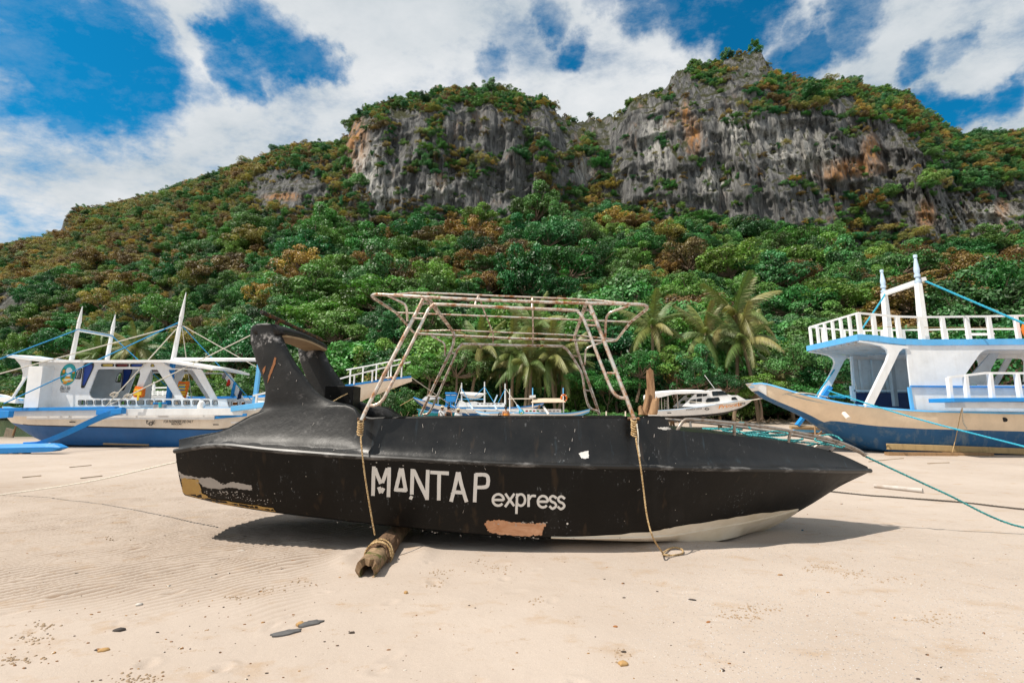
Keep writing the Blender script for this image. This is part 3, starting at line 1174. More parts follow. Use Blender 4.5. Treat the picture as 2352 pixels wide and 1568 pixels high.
tr_rng = random.Random(21)
nrow = TYs.shape[0] - ND
cand = []
for _ in range(90000):
    i = tr_rng.randrange(0, nrow - 1)
    j = tr_rng.randrange(1, NS - 2)
    cand.append((i, j))
kn_noise = lambda x, y, z: float(fbm(x, y, z, 3))
for (i, j) in cand:
    p = TN[i, j] + (TN[i + 1, j + 1] - TN[i, j]) * tr_rng.random()
    if i < NA and tr_rng.random() > (TYs[i, j] / 190) ** 1.0 * 1.2:
        continue
    px, py = proj(*p)
    if px < -140 or px > 2500:
        continue
    cliff = NA - 1 <= i < NA + NB
    upper = i >= NA + NB
    rk = rocky(px, py - 6, 0)
    n1 = kn_noise(p[0] * .09, p[1] * .09, p[2] * .09)
    if rk > .15:
        if tr_rng.random() < min(.99, .82 + rk * .3 - n1 * .30):
            continue
        rad = tr_rng.uniform(.8, 1.9)
    elif cliff:
        st = steep[i, j]
        if st > .5 and n1 < -.05 and tr_rng.random() < .7:
            continue
        rad = tr_rng.choice((1, 1, 1.6)) * tr_rng.uniform(1.2, 3.0)
    elif upper:
        rad = tr_rng.choice((1, 1, 1.6)) * tr_rng.uniform(1.0, 2.4)
    else:
        rad = (tr_rng.uniform(2.6, 4.4) if tr_rng.random() < .5 else tr_rng.uniform(4.6, 8.6)) * (1.0 if px > 620 else .85)
        if py < 600 and px < 520:
            rad *= .8
    if not try_place(p, rad, .50 if not (cliff or upper) else .46):
        continue
    # kind by where it grows: olive scrub high up and on the left, brown crowns here and there
    hi = min(1, max(0, (700 - py) / 330))
    left = min(1, max(0, (760 - px) / 600))
    po = .05 + .38 * left * (.45 + .55 * hi) + (.30 if (cliff or upper) and px < 1420 else 0) + (.22 if (cliff or upper) and px >= 1420 else 0)
    pb = .13 + (.10 if 500 < py < 700 else 0) + .28 * n1
    if py > 760:
        pb *= .35
    u = tr_rng.random()
    if u < po:
        kd = tr_rng.choice((6, 7))
    elif u < po + max(0, pb):
        kd = tr_rng.choice((4, 5))
    else:
        kd = tr_rng.choice((0, 1, 2, 3))
    lift = rad * (.75 if not (cliff or upper) else .30)
    trees.append((p[0], p[1], p[2] + lift, rad, kd, px, py))

# a closed front row along the top of the beach
for x in range(-120, 2480, 26):
    s = col_s(x, 930)[0]
    for lay in range(2):
        if lay == 1 and 1085 < x < 1320:
            continue
        Y = float(Yb_f(s)) + 1.0 + lay * 4.5 + tr_rng.uniform(-1.0, 1.5)
        rad = tr_rng.uniform(1.6, 3.2) + lay * tr_rng.uniform(.8, 2.4)
        X = s * Y + tr_rng.uniform(-.8, .8)
        z = float(gz(X, Y)) + rad * (.45 if lay == 0 else .9) + lay * 1.2
        px, py = proj(X, Y, z)
        trees.append((X, Y, z, rad, tr_rng.choice((0, 1, 2, 3, 0, 2, 3, 6)) if lay == 0 else tr_rng.choice((0, 1, 2, 3)), px, py))

KINDW = {'green': 'green leafy', 'brown': 'rusty brown', 'olive': 'yellow-olive'}


def where(px, py, Y):
    side = 'past the right end of the picture'
    for lim, nm_ in ((90, 'at the far left edge'), (300, 'above the pair of short masts'), (480, 'above the tall single mast'), (600, 'left of the black arch'), (760, 'above the black arch'),
                     (900, 'above the balustraded bow'), (1060, 'behind the left canopy legs'), (1240, 'above the blue tank stand'), (1400, 'above the tan awning'), (1520, 'behind the right canopy legs'),
                     (1640, 'above the white cabin boat'), (1760, 'above the biggest palm'), (1880, 'above the tan pointed bow'), (2060, 'behind the upper-deck corner'), (2200, 'behind the pointed mast pair'), (2420, 'at the far right edge')):
        if px < lim:
            side = nm_
            break
    row = 'at the beach edge' if py > 870 else 'just behind the beach' if py > 800 else 'low on the slope' if py > 720 else 'half way up' if py > 620 else 'high under the cliffs'
    return row, side


for (x, y, Y, rad) in ((1600, 868, 36, 2.2), (1665, 890, 35.5, 2.0), (1742, 900, 35, 2.0), (1556, 850, 37.5, 2.2), (1835, 838, 35, 2.6), (1862, 900, 34.5, 2.2), (1470, 850, 38, 2.4), (1900, 860, 34, 2.3), (1420, 885, 39, 1.8),
                       (1050, 850, 42, 2.6), (990, 860, 42, 2.6), (1350, 880, 41, 2.0), (1400, 800, 46, 3.4)):
    c = P(x, y, Y)
    trees.append((c.x, Y, c.z, rad, tr_rng.choice((0, 1, 2, 3)), x, y))

# the 300 that show largest stand singly
size_key = lambda t: -t[3] / t[1] * (1.0 if -60 < t[5] < 2410 else .2)
trees.sort(key=size_key)
single, rest = trees[:300], trees[300:]
crown_holder = {}
tg_rng = random.Random(8)
for (x, y, z, rad, kd, px, py) in single:
    me_c, me_t, kind = CROWNS[kd]
    bush = py > 895 and rad < 2.3
    row, side = where(px, py, y)
    nm = 'shrub' if bush else 'forest_tree'
    sz = 'wide' if rad > 4.6 else 'small' if rad < 2.6 else 'mid-sized'
    t = thing(nm, f"{KINDW[kind]} {'shrub' if bush else sz + ' tree'} {row}, {side}", 'shrub' if bush else 'tree', (x, y, z),
              f"{kind} {sz} {'shrubs' if bush else 'trees'} {row} {side}")
    t.rotation_euler = (tg_rng.uniform(-.12, .12), tg_rng.uniform(-.12, .12), tg_rng.uniform(0, 6.28))
    t.scale = (rad * tg_rng.uniform(.82, 1.25), rad * tg_rng.uniform(.82, 1.25), rad * tg_rng.uniform(.7, 1.3))
    c = bpy.data.objects.new('crown', me_c)
    COL.objects.link(c)
    c.parent = t
    u = bpy.data.objects.new('trunk', me_t)
    COL.objects.link(u)
    u.parent = t
    crown_holder.setdefault(kd, c)

by_label = {}
for o in COL.objects:
    if o.name.startswith(('forest_tree', 'shrub')) and o.get('label'):
        by_label.setdefault(o['label'], []).append(o)
for lab, obs in by_label.items():
    if len(obs) in (2, 3):
        obs.sort(key=lambda o: o.location.x / o.location.y)
        for o, w_ in zip(obs, ('leftmost', 'rightmost') if len(obs) == 2 else ('leftmost', 'middle', 'rightmost')):
            o['label'] = w_ + ' ' + lab

# the far mass of the wood, one object
V = np.array([[t[0], t[1], t[2]] for t in rest])
fm = bpy.data.meshes.new('forest')
fm.vertices.add(len(V))
fm.vertices.foreach_set('co', V.astype(np.float32).ravel())
fr = np.random.RandomState(3)
def attr(n, ty, key, arr):
    a = fm.attributes.new(n, ty, 'POINT')
    a.data.foreach_set(key, np.asarray(arr, np.float32 if ty != 'INT' else np.int32).ravel())
attr('rotv', 'FLOAT_VECTOR', 'vector', np.stack([fr.uniform(-.15, .15, len(V)), fr.uniform(-.15, .15, len(V)), fr.uniform(0, 6.28, len(V))], 1))
rr = np.array([t[3] for t in rest])
attr('sclv', 'FLOAT_VECTOR', 'vector', np.stack([rr * fr.uniform(.8, 1.35, len(V)), rr * fr.uniform(.8, 1.35, len(V)), rr * fr.uniform(.7, 1.4, len(V))], 1))
attr('kd', 'INT', 'value', [t[4] for t in rest])
forest = bpy.data.objects.new('forest', fm)
COL.objects.link(forest)
forest['kind'] = 'stuff'
ng = bpy.data.node_groups.new('forest_scatter', 'GeometryNodeTree')
ng.interface.new_socket('Geometry', in_out='INPUT', socket_type='NodeSocketGeometry')
ng.interface.new_socket('Geometry', in_out='OUTPUT', socket_type='NodeSocketGeometry')
gi, go = ng.nodes.new('NodeGroupInput'), ng.nodes.new('NodeGroupOutput')
jn = ng.nodes.new('GeometryNodeJoinGeometry')


def named(nm, ty):
    n = ng.nodes.new('GeometryNodeInputNamedAttribute')
    n.data_type = ty
    n.inputs['Name'].default_value = nm
    return n.outputs['Attribute']


na_r, na_s, na_k = named('rotv', 'FLOAT_VECTOR'), named('sclv', 'FLOAT_VECTOR'), named('kd', 'INT')
for kd, ob in sorted(crown_holder.items()):
    cm = ng.nodes.new('FunctionNodeCompare')
    cm.data_type = 'INT'
    cm.operation = 'EQUAL'
    ia = [s for s in cm.inputs if s.type == 'INT']
    ng.links.new(na_k, ia[0])
    ia[1].default_value = kd
    oi = ng.nodes.new('GeometryNodeObjectInfo')
    oi.transform_space = 'ORIGINAL'
    oi.inputs['Object'].default_value = ob
    oi.inputs['As Instance'].default_value = True
    ip = ng.nodes.new('GeometryNodeInstanceOnPoints')
    ng.links.new(gi.outputs[0], ip.inputs['Points'])
    ng.links.new(cm.outputs['Result'], ip.inputs['Selection'])
    ng.links.new(oi.outputs['Geometry'], ip.inputs['Instance'])
    ng.links.new(na_r, ip.inputs['Rotation'])
    ng.links.new(na_s, ip.inputs['Scale'])
    ng.links.new(ip.outputs[0], jn.inputs[0])
ng.links.new(jn.outputs[0], go.inputs[0])
md = forest.modifiers.new('scatter', 'NODES')
md.node_group = ng
print('TREES', len(trees), 'single', len(single))

# ------------------------------------------------------------------ coconut palms
def frond_mesh(seed, L=3.4, droop=1.0):
    g = random.Random(seed)
    b = MB()
    pts = []
    n = 12
    for i in range(n + 1):
        t = i / n
        pts.append(Vector((L * (t - .10 * t * t * droop), 0, L * (.42 * t - .62 * droop * t * t))))
    b.tube(pts, [.045 * (1 - .85 * i / n) for i in range(n + 1)], 4)
    m = 50
    for i in range(3, m):
        t = i / m
        f = t * n
        a = int(min(n - 1, f))
        p = pts[a].lerp(pts[a + 1], f - a)
        d = (pts[a + 1] - pts[a]).normalized()
        ll = .85 * math.sin(math.pi * (.12 + .86 * t)) ** .7 + .12
        for s in (-1, 1):
            sd_ = Vector((0, s, 0))
            dirn = (sd_ * .75 + d * .6 + Vector((0, 0, -.45 - .3 * droop - g.uniform(0, .35)))).normalized()
            e = p + dirn * ll * g.uniform(.8, 1.1)
            w = d * .030
            md_ = p.lerp(e, .5) + Vector((0, 0, .06))
            b.add([p - w, p + w, md_ + w, md_ - w, e], [(0, 1, 2, 3), (3, 2, 4)])
    o = b.build('frond', L_PALM, recalc=False)
    me = o.data
    at = me.attributes.new('leaf', 'FLOAT', 'POINT')
    at.data.foreach_set('value', [g.uniform(.2, .9) for _ in me.vertices])
    bpy.data.objects.remove(o)
    return me


FRONDS = [frond_mesh(i, 3.4, d) for i, d in enumerate((.55, .9, 1.25, 1.6))]
palms = [(1226, 758, 42, 1.1, 'tallest palm of the cluster seen through the canopy frame'), (1213, 838, 41, 1.05, 'palm with drooping dry fronds in the middle of the canopy frame'),
         (1262, 824, 41.5, 1.25, 'leaning palm right of the cluster middle in the canopy frame'), (1182, 812, 42.5, 1.1, 'slim palm left of the drooping palm in the canopy frame'),
         (1295, 836, 42, 1.05, 'low palm at the right end of the cluster in the canopy frame'), (1105, 800, 43, 1.0, 'palm half hidden by feathery trees at the left of the canopy frame'),
         (1150, 850, 45.5, .75, 'short palm beside thin trunks behind the blue water tank'), (1498, 752, 40, 1.05, 'broad palm just right of the canopy frame'),
         (1622, 770, 39.5, 1.1, 'brownish palm above the white cabin boat'), (1690, 728, 39, 1.2, 'largest palm with upright plume above the white cabin boat'),
         (1706, 786, 37.5, 1.05, 'dark green palm in front of the largest palm'), (1790, 868, 39, .85, 'small palm on a short crooked trunk by the cream bow'),
         (312, 800, 72, 1.3, 'dark palm behind the mast pair of the emblem boat'), (230, 815, 78, 1.3, 'dim palm left of the dark palm behind the emblem boat')]
pr = random.Random(4)
for (x, y, Y, sc, lab) in palms:
    c = P(x, y, Y)
    base = Vector((c.x + pr.uniform(-1, 1), Y + pr.uniform(-.5, .5), float(gz(c.x, Y)) - .1))
    t = thing('coconut_palm', lab, 'palm tree', tuple(c), 'coconut palms along the beach')
    b = MB()
    pts = catmull([base, base.lerp(c, .4) + Vector((pr.uniform(-.3, .3), 0, 0)), c], 6)
    b.tube(pts, [.17 * (1 - .35 * i / len(pts)) for i in range(len(pts))], 8)
    b.ell(c + Vector((0, 0, .05)), .22, .22, .3)
    b.build('trunk', M['palmbark'], t, smooth=True)
    nf = 17
    for i in range(nf):
        f = bpy.data.objects.new('frond', FRONDS[(0 if i < 5 else 1 if i < 10 else 2 if i < 14 else 3)])
        COL.objects.link(f)
        f.parent = t
        el = -1.0 if i < 3 else -.55 if i < 6 else -.15 if i < 11 else .25
        f.rotation_euler = (pr.uniform(-.3, .3), el + pr.uniform(-.2, .2), i * 2.399 + pr.uniform(-.2, .2))
        s_ = sc * pr.uniform(.85, 1.12)
        f.scale = (s_, s_, s_)

# bare branching trees
def bare_tree(c, h, seed, label, n=16):
    g = random.Random(seed)
    t = thing('bare_tree', label, 'tree', tuple(c))
    b = MB()
    lf = []

    def grow(p, d, L, r, lev):
        q = p + d * L
        m = p.lerp(q, .5) + Vector((g.uniform(-.1, .1), g.uniform(-.1, .1), g.uniform(-.05, .05))) * L
        b.tube([p, m, q], [r, r * .8, r * .6], 5)
        if lev == 0:
            lf.append(q)
            return
        for _ in range(g.choice((2, 3, 3))):
            nd = (d + Vector((g.uniform(-.9, .9), g.uniform(-.9, .9), g.uniform(-.35, .6)))).normalized()
            grow(q, nd, L * g.uniform(.62, .85), r * .6, lev - 1)
    grow(Vector(c), Vector((g.uniform(-.2, .2), 0, 1)).normalized(), h * .33, h * .018, 4)
    b.build('trunk', M['bark'], t, smooth=True)
    lm = MB()
    for q in lf:
        for _ in range(n):
            p = q + Vector((g.gauss(0, .28), g.gauss(0, .28), g.gauss(0, .22)))
            a = Vector((g.uniform(-1, 1), g.uniform(-1, 1), g.uniform(-1, 1))).normalized() * .09
            e = a.orthogonal().normalized() * .05
            lm.add([p - a, p + e, p + a, p - e], [(0, 1, 2, 3)])
    o = lm.build('foliage', L_OLIVE, t, recalc=False)
    o['kind'] = 'stuff'
    at = o.data.attributes.new('leaf', 'FLOAT', 'POINT')
    at.data.foreach_set('value', [g.random() for _ in o.data.vertices])


for i, (x, Y, h, n, lab) in enumerate([(1550, 39, 5.2, 5, 'thin tree with bare crooked branches and few orange leaves behind the rotten posts'),
                                       (1600, 40.5, 4.4, 9, 'bare-limbed tree with sparse leaves just left of the largest palm'),
                                       (880, 45, 5.5, 3, 'leafless twiggy tree above the railed bow'), (1395, 43, 4.2, 6, 'scrubby tree with pale twigs right of the canopy palms')]):
    s = col_s(x, 950)[0]
    bare_tree((s * Y, Y, float(gz(s * Y, Y)) - .1), h, 30 + i, lab, n)

# ------------------------------------------------------------------ the black speedboat
SH = -0.3


def Q(x, y, Y):
    return P(x, y, Y + SH)


YC = 6.12 + SH          # centre line


def mir(p):
    return Vector((p.x, 2 * YC - p.y, p.z))


boat = thing('speedboat', 'black speedboat with white hand-painted name and rusty bare canopy frame, propped on the sand', 'boat', (0.3, YC, 0))
RUB = [(403, 1036, 5.35), (500, 1023, 5.2), (620, 1034, 5.12), (760, 1045, 5.07), (806, 1048, 5.06), (842, 1050, 5.055), (900, 1053, 5.05), (1116, 1064, 5.03), (1300, 1070, 5.03), (1450, 1073, 5.06), (1529, 1075, 5.09), (1552, 1075.5, 5.10),
       (1650, 1077, 5.17), (1750, 1079, 5.32), (1850, 1080, 5.55), (1930, 1081, 5.81), (1998, 1081, 6.10)]
CHI = [(421, 1132, 5.55), (510, 1152, 5.42), (628, 1172, 5.33), (760, 1189, 5.28), (806, 1194.5, 5.27), (842, 1199, 5.26), (902, 1205, 5.25), (1116, 1226, 5.22), (1300, 1233, 5.22), (1450, 1233, 5.25), (1525, 1229, 5.30), (1548, 1227, 5.33),
       (1650, 1210, 5.5), (1750, 1190, 5.72), (1850, 1161, 6.0), (1926, 1116, 6.11), (1993, 1084, 6.115)]
BOT = [(425, 1137, 5.6), (515, 1158, 5.5), (632, 1177, 5.42), (765, 1193, 5.4), (808, 1198, 5.39), (844, 1202, 5.385), (905, 1208, 5.38), (1116, 1229, 5.35), (1300, 1236, 5.35), (1450, 1241, 5.36), (1525, 1241, 5.40), (1548, 1241, 5.43),
       (1650, 1240, 5.52), (1745, 1213, 5.98), (1850, 1164, 6.11), (1926.5, 1117, 6.117), (1993.5, 1084.5, 6.118)]
TOP = [(411, 1009, 5.45), (507, 989, 5.38), (606, 942, 5.42), (745, 929, 5.42), (806, 930, 5.37), (840, 960, 5.22), (900, 961, 5.2), (1116, 960, 5.2), (1300, 960, 5.2), (1450, 960, 5.2), (1527, 961, 5.22), (1550, 986, 5.30),
       (1650, 996, 5.45), (1750, 1007, 5.62), (1850, 1022, 5.84), (1925, 1041, 6.0), (1992, 1071, 6.11)]
R3, C3_, B3, T3 = ([Q(*p) for p in L] for L in (RUB, CHI, BOT, TOP))
K3 = []
for i, b in enumerate(B3):
    z = [.33, .27, .21, .15, .135, .12, .10, .05, .0, -.03, -.03, -.03, -.03, -.035, b.z - .01, b.z - .005, b.z - .003][i]
    K3.append(Vector((b.x, YC, min(z, b.z - .002))))
dens = 5
R3, C3_, B3, T3, K3 = (catmull(L, dens) for L in (R3, C3_, B3, T3, K3))
NST = len(R3)
secs = []
up_secs = []
for i in range(NST):
    r, c, b, t, kk = R3[i], C3_[i], B3[i], T3[i], K3[i]
    low = [kk, b.lerp(kk, .3), b, c]
    for u in (.25, .5, .75):
        p = c.lerp(r, u)
        p.y -= .018 * math.sin(math.pi * u)
        low.append(p)
    low.append(r)
    secs.append(low)
    st = Vector((r.x, r.y + .02, r.z + .012))
    dz, dy, dx = t.z - st.z, t.y - st.y, t.x - st.x
    up = [st]
    for u, v in ((.06, .22), (.16, .42), (.30, .58), (.5, .72), (.75, .88), (.93, .97)):
        up.append(Vector((st.x + dx * u, st.y + dy * v, st.z + dz * u)))
    up.append(t)
    up_secs.append(up)
lo = MB()
lo.loft(secs, cap0=False)
lo.loft([[mir(p) for p in s] for s in secs])
# transom
tr0 = secs[0] + up_secs[0][1:]
lo.add(tr0 + [mir(p) for p in tr0[1:]][::-1], [tuple(range(2 * len(tr0) - 1))])
hull = lo.build('hull', M['black'], boat, smooth=True)
up_ = MB()
up_.loft(up_secs)
up_.loft([[mir(p) for p in s] for s in up_secs])
topside = up_.build('topside', M['blacktop'], boat, smooth=True)
# decks
ia, ib = 2 * dens + 2, 10 * dens + 2      # cockpit opening between these stations
for a, b, nm_ in ((0, ia, 'stern_deck'), (ib, NST - 1, 'fore_deck')):
    dk = MB()
    rows = []
    for i in range(a, b + 1):
        t = T3[i]
        h = (YC - t.y)
        rows.append([Vector((t.x, t.y + h * u, t.z + .07 * h * (1 - (1 - u) ** 2))) for u in (0, .3, .65, 1, 1.35, 1.7, 2)])
    dk.loft(rows)
    dk.build(nm_, M['blacktop'], boat, smooth=True)
ck = MB()
FL = .42
rows = []
for i in range(ia, ib + 1):
    t = T3[i]
    y0, y1 = t.y + .10, 2 * YC - t.y - .10
    rows.append([Vector((t.x, t.y, t.z)), Vector((t.x, y0, t.z - .01)), Vector((t.x, y0 + .03, FL)), Vector((t.x, y1 - .03, FL)), Vector((t.x, y1, t.z - .01)), mir(t)])
ck.loft(rows)
for i in (ia, ib):
    t = T3[i]
    ck.add([Vector((t.x, t.y, t.z)), Vector((t.x, t.y + .1, FL)), Vector((t.x, 2 * YC - t.y - .1, FL)), mir(t), Vector((t.x, YC, t.z + .05))], [(0, 1, 2, 3, 4)])
ck.build('cockpit', M['black'], boat)
# gunwale lip and rub rail
g_ = [T3[i] + Vector((0, .02, .0)) for i in range(5 * dens, 10 * dens + 1)]
for f in (lambda p: p, mir):
    tube_obj('gunwale', [f(p) for p in g_], .021, M['black'], boat, 8)
    rr_ = [f(p + Vector((0, -.004, .004))) for p in R3]
    tube_obj('rub_rail', rr_, .027, M['rub'], boat, 8)
hullbvh = BVHTree.FromPolygons([Vector(p) for p in lo.v], lo.f)
upbvh = BVHTree.FromPolygons([Vector(p) for p in up_.v], up_.f)
CAMP = Vector((0, 0, CAM_H))


def decal(name, polys, mat, bvh, parent, off=.003, step=12.0, label=None):
    """thin layer of paint lying on a surface, given by outlines on it"""
    V, F = [], []
    for j, poly in enumerate(polys):
        bm = bmesh.new()
        vs = [bm.verts.new((x, y, 0)) for x, y in poly]
        try:
            bm.faces.new(vs)
        except ValueError:
            bm.free()
            continue
        bmesh.ops.triangulate(bm, faces=bm.faces[:])
        x0, x1 = min(p[0] for p in poly), max(p[0] for p in poly)
        y0, y1 = min(p[1] for p in poly), max(p[1] for p in poly)
        for ax, a0, a1 in ((0, x0, x1), (1, y0, y1)):
            t = a0 + step
            while t < a1:
                co = Vector((t, 0, 0)) if ax == 0 else Vector((0, t, 0))
                no = Vector((1, 0, 0)) if ax == 0 else Vector((0, 1, 0))
                bmesh.ops.bisect_plane(bm, geom=bm.verts[:] + bm.edges[:] + bm.faces[:], plane_co=co, plane_no=no)
                t += step
        bm.verts.ensure_lookup_table()
        b = len(V)
        bad = set()
        for i, v in enumerate(bm.verts):
            a, bb, c = ray(v.co.x, v.co.y)
            d = Vector((a, bb, c)).normalized()
            loc, nrm, idx, dist = bvh.ray_cast(CAMP, d)
            if loc is None or (name == 'hull_chips' and (abs(nrm.z) > .55 or loc.y > YC - .3)):
                bad.add(i)
                V.append(Vector((0, 0, 0)))
                continue
            if nrm.dot(d) > 0:
                nrm = -nrm
            V.append(loc + nrm * (off + j * .0004))
        for i, v in enumerate(bm.verts):
            v.index = i
        for f in bm.faces:
            if not any(v.index in bad for v in f.verts):
                F.append(tuple(b + v.index for v in f.verts))
        bm.free()
    mb = MB()
    mb.add(V, F)
    o = mb.build(name, mat, parent, recalc=False)
    # drop loose points
    bm = bmesh.new()
    bm.from_mesh(o.data)
    bmesh.ops.delete(bm, geom=[v for v in bm.verts if not v.link_faces], context='VERTS')
    for f in bm.faces:
        if f.normal.y > 0:
            f.normal_flip()
    bm.to_mesh(o.data)
    bm.free()
    if label:
        o['label'] = label
    return o


def stroke(pts, w, jit=0.6):
    """outline of a brush stroke through pts"""
    pts = [Vector((p[0], p[1], 0)) for p in pts]
    if len(pts) > 2:
        pts = catmull(pts, 4)
    else:
        pts = [pts[0].lerp(pts[1], t / 4) for t in range(5)]
    L, Rr = [], []
    for i, p in enumerate(pts):
        t = (pts[min(i + 1, len(pts) - 1)] - pts[max(i - 1, 0)]).normalized()
        n = Vector((-t.y, t.x, 0))
        ww = w / 2 + rnd.uniform(-jit, jit) * .5
        if i == 0:
            p = p - t * w * .12
        L.append(p + n * ww)
        Rr.append(p - n * (w / 2 + rnd.uniform(-jit, jit) * .5))
    return [(p.x, p.y) for p in L] + [(p.x, p.y) for p in reversed(Rr)]


def arcpts(cx, cy, rx, ry, a0, a1, n=9):
    return [(cx + rx * math.cos(R(a0 + (a1 - a0) * i / n)), cy + ry * math.sin(R(a0 + (a1 - a0) * i / n))) for i in range(n + 1)]


c6 = lambda L: [(367.5 + .35645 * x, 918.7 + .35645 * y) for x, y in L]
wM = 8.4
LET = {
    'm': [[(1379, 428), (1373, 614)], [(1478, 434), (1473, 622)], [(1388, 440), (1402, 480), (1424, 536)], [(1466, 440), (1452, 480), (1434, 530)], [(1412, 560), (1424, 596)], [(1440, 566), (1426, 594)]],
    'a': [[(1552, 440), (1536, 510), (1518, 582)], [(1560, 440), (1570, 500), (1586, 585)], [(1514, 574), (1590, 579)]],
    'n': [[(1628, 444), (1623, 606)], [(1636, 452), (1680, 545), (1722, 632)], [(1726, 450), (1721, 640)], [(1612, 622), (1628, 630)]],
    't': [[(1745, 463), (1862, 470)], [(1799, 474), (1797, 643)]],
    'a2': [[(1919, 465), (1900, 556), (1876, 652)], [(1925, 465), (1946, 556), (1976, 654)], [(1898, 590), (1954, 594)]],
    'p': [[(2036, 474), (2028, 655)], [(2036, 478), (2092, 479), (2112, 494), (2114, 530), (2100, 556), (2036, 560)]],
}
for kx, ss in LET.items():
    decal('letter', [stroke(c6(s), wM) for s in ss], M['letter'], hullbvh, boat)
wE = 5.6
EXP = [
    [[(1132, 1147), (1157, 1147)], arcpts(1144.5, 1147, 12.5, 13, 0, -320, 14)],
    [[(1161, 1133), (1181, 1161)], [(1181, 1133), (1160, 1163)]],
    [[(1188, 1133), (1186, 1179)], arcpts(1196, 1147, 10, 13, 200, 500, 14)],
    [[(1214, 1135), (1214, 1163)], [(1215, 1146), (1221, 1138), (1231, 1138)]],
    [[(1236, 1151), (1258, 1151)], arcpts(1247, 1151, 11.5, 13, 0, -320, 14)],
    [[(1278, 1143), (1270, 1138), (1263, 1143), (1266, 1150), (1274, 1154), (1277, 1161), (1269, 1167), (1262, 1161)]],
    [[(1297, 1144), (1289, 1139), (1282, 1144), (1285, 1151), (1293, 1155), (1296, 1162), (1288, 1168), (1281, 1162)]],
]
for ss in EXP:
    decal('letter', [stroke(s, wE, .4) for s in ss], M['letter'], hullbvh, boat)


def ragged(poly, amp, n=4, seed=1):
    g = random.Random(seed)
    out = []
    m = len(poly)
    for i in range(m):
        a, b = Vector((*poly[i], 0)), Vector((*poly[(i + 1) % m], 0))
        d = (b - a)
        nn = Vector((-d.y, d.x, 0)).normalized()
        n2 = n * 3
        for j in range(n2):
            p = a + d * (j / n2) + nn * ((g.uniform(-amp, amp) if j % 3 else 1.6 * g.uniform(-amp, amp)) if j else g.uniform(-amp, amp) * .4)
            out.append((p.x, p.y))
    return out


# where the black paint has gone
g0_ = random.Random(5)
decal('peeled_patch', [ragged(c6([(118, 452), (150, 478), (260, 500), (330, 498), (375, 522), (410, 545), (455, 525), (530, 535), (592, 550), (596, 580), (520, 572), (440, 560), (380, 572), (275, 556), (258, 508), (145, 496), (140, 520)]), 1.2, 3, 1)], M['peel'], hullbvh, boat, .002)
decal('primer_patch', [ragged(c6([(138, 500), (250, 510), (270, 595), (330, 632), (245, 630), (150, 600)]), 1.0, 4, 2)], M['ochre'], hullbvh, boat, .003)
decal('primer_strip', [ragged(c6([(240, 632), (330, 634), (730, 694), (748, 716), (700, 712), (460, 676), (255, 644)]), .8, 4, 3)], M['ochre'], hullbvh, boat, .003)
decal('filler_patch', [ragged(c6([(2090, 800), (2108, 775), (2180, 768), (2240, 778), (2352, 792), (2480, 790), (2486, 806), (2464, 832), (2460, 866), (2352, 872), (2200, 864), (2120, 845)]), 1.5, 4, 4)], M['peach'], hullbvh, boat, .003)
c7 = lambda L: [(1148.4 + .39063 * x, 918.7 + .39063 * y) for x, y in L]
# bare white bottom below the painted line
bpx = c7([(250, 806), (480, 797), (700, 786), (880, 770), (1000, 748), (1140, 722), (1300, 698), (1480, 668), (1640, 650), (1772, 640), (1820, 640)])
bs, ridge = [], []
for i in range(NST):
    r, c, b, kk = R3[i], C3_[i], B3[i], K3[i]
    x_, y_ = proj(*c)
    if x_ < 1262 or x_ > 1850:
        continue
    yb2 = np.interp(x_, [p[0] for p in bpx], [p[1] for p in bpx]) + g0_.uniform(-1.2, 1.2)
    y_r = proj(*r)[1]
    u = min(.9, max(0.01, (y_ - yb2) / max(1, y_ - y_r)))
    o_ = Vector((0, -.006, -.004))
    sec = [kk + Vector((0, 0, -.004)), b.lerp(kk, .3) + o_, b + o_, c + o_]
    for t in (.5, 1):
        p = c.lerp(r, u * t)
        p.y -= .018 * math.sin(math.pi * u * t) + .006
        sec.append(p)
    bs.append(sec)
    ridge.append(c + o_)
mb = MB()
mb.loft(bs)
mb.build('bare_bottom', M['bottom'], boat, smooth=True)
tube_obj('spray_strake', ridge, .010, M['bottom'], boat, 6)
decal('scrape', [ragged(c7([(462, 312), (500, 300), (520, 297), (522, 338), (498, 345), (478, 340)]), .7, 3, 6)], M['letter'], upbvh, boat)
decal('scrape', [ragged(c7([(925, 162), (985, 158), (1008, 170), (960, 174)]), .8, 3, 7)], M['letter'], upbvh, boat)
for i, (x, y, r) in enumerate([(396, 724, 6), (680, 150, 2.4), (1040, 705, 2.0)]):
    decal('paint_spot', [[(1148.4 + .39063 * x + r * .4 * math.cos(a * .7), 918.7 + .39063 * y + r * .4 * math.sin(a * .7)) for a in range(9)]], M['letter'], hullbvh, boat)
g2 = random.Random(77)
sc = []
for _ in range(10):
    x, y = g2.uniform(430, 1700), g2.uniform(1060, 1190)
    sc.append(stroke([(x, y), (x + g2.uniform(-3, 9), y + g2.uniform(-7, 7))], g2.uniform(.5, 1.1), .2))
decal('hull_scratches', sc, M['peel'], hullbvh, boat)['kind'] = 'stuff'
sc = []
for _ in range(12):
    x, y = g2.uniform(640, 1120), g2.uniform(975, 1045)
    sc.append(stroke([(x, y), (x + g2.uniform(-4, 4), y + g2.uniform(-10, 10))], g2.uniform(.5, 1.0), .2))
for (x, y) in ((425, 235), (410, 290), (440, 180), (905, 210), (870, 130), (875, 345)):
    X_, Y_ = 1148.4 + .39063 * x, 918.7 + .39063 * y
    sc.append(stroke([(X_, Y_ - 4), (X_ - 1, Y_ + 3)], 1.1, .3))
decal('topside_scratches', sc, M['peel'], upbvh, boat, .007)['kind'] = 'stuff'
sc = []
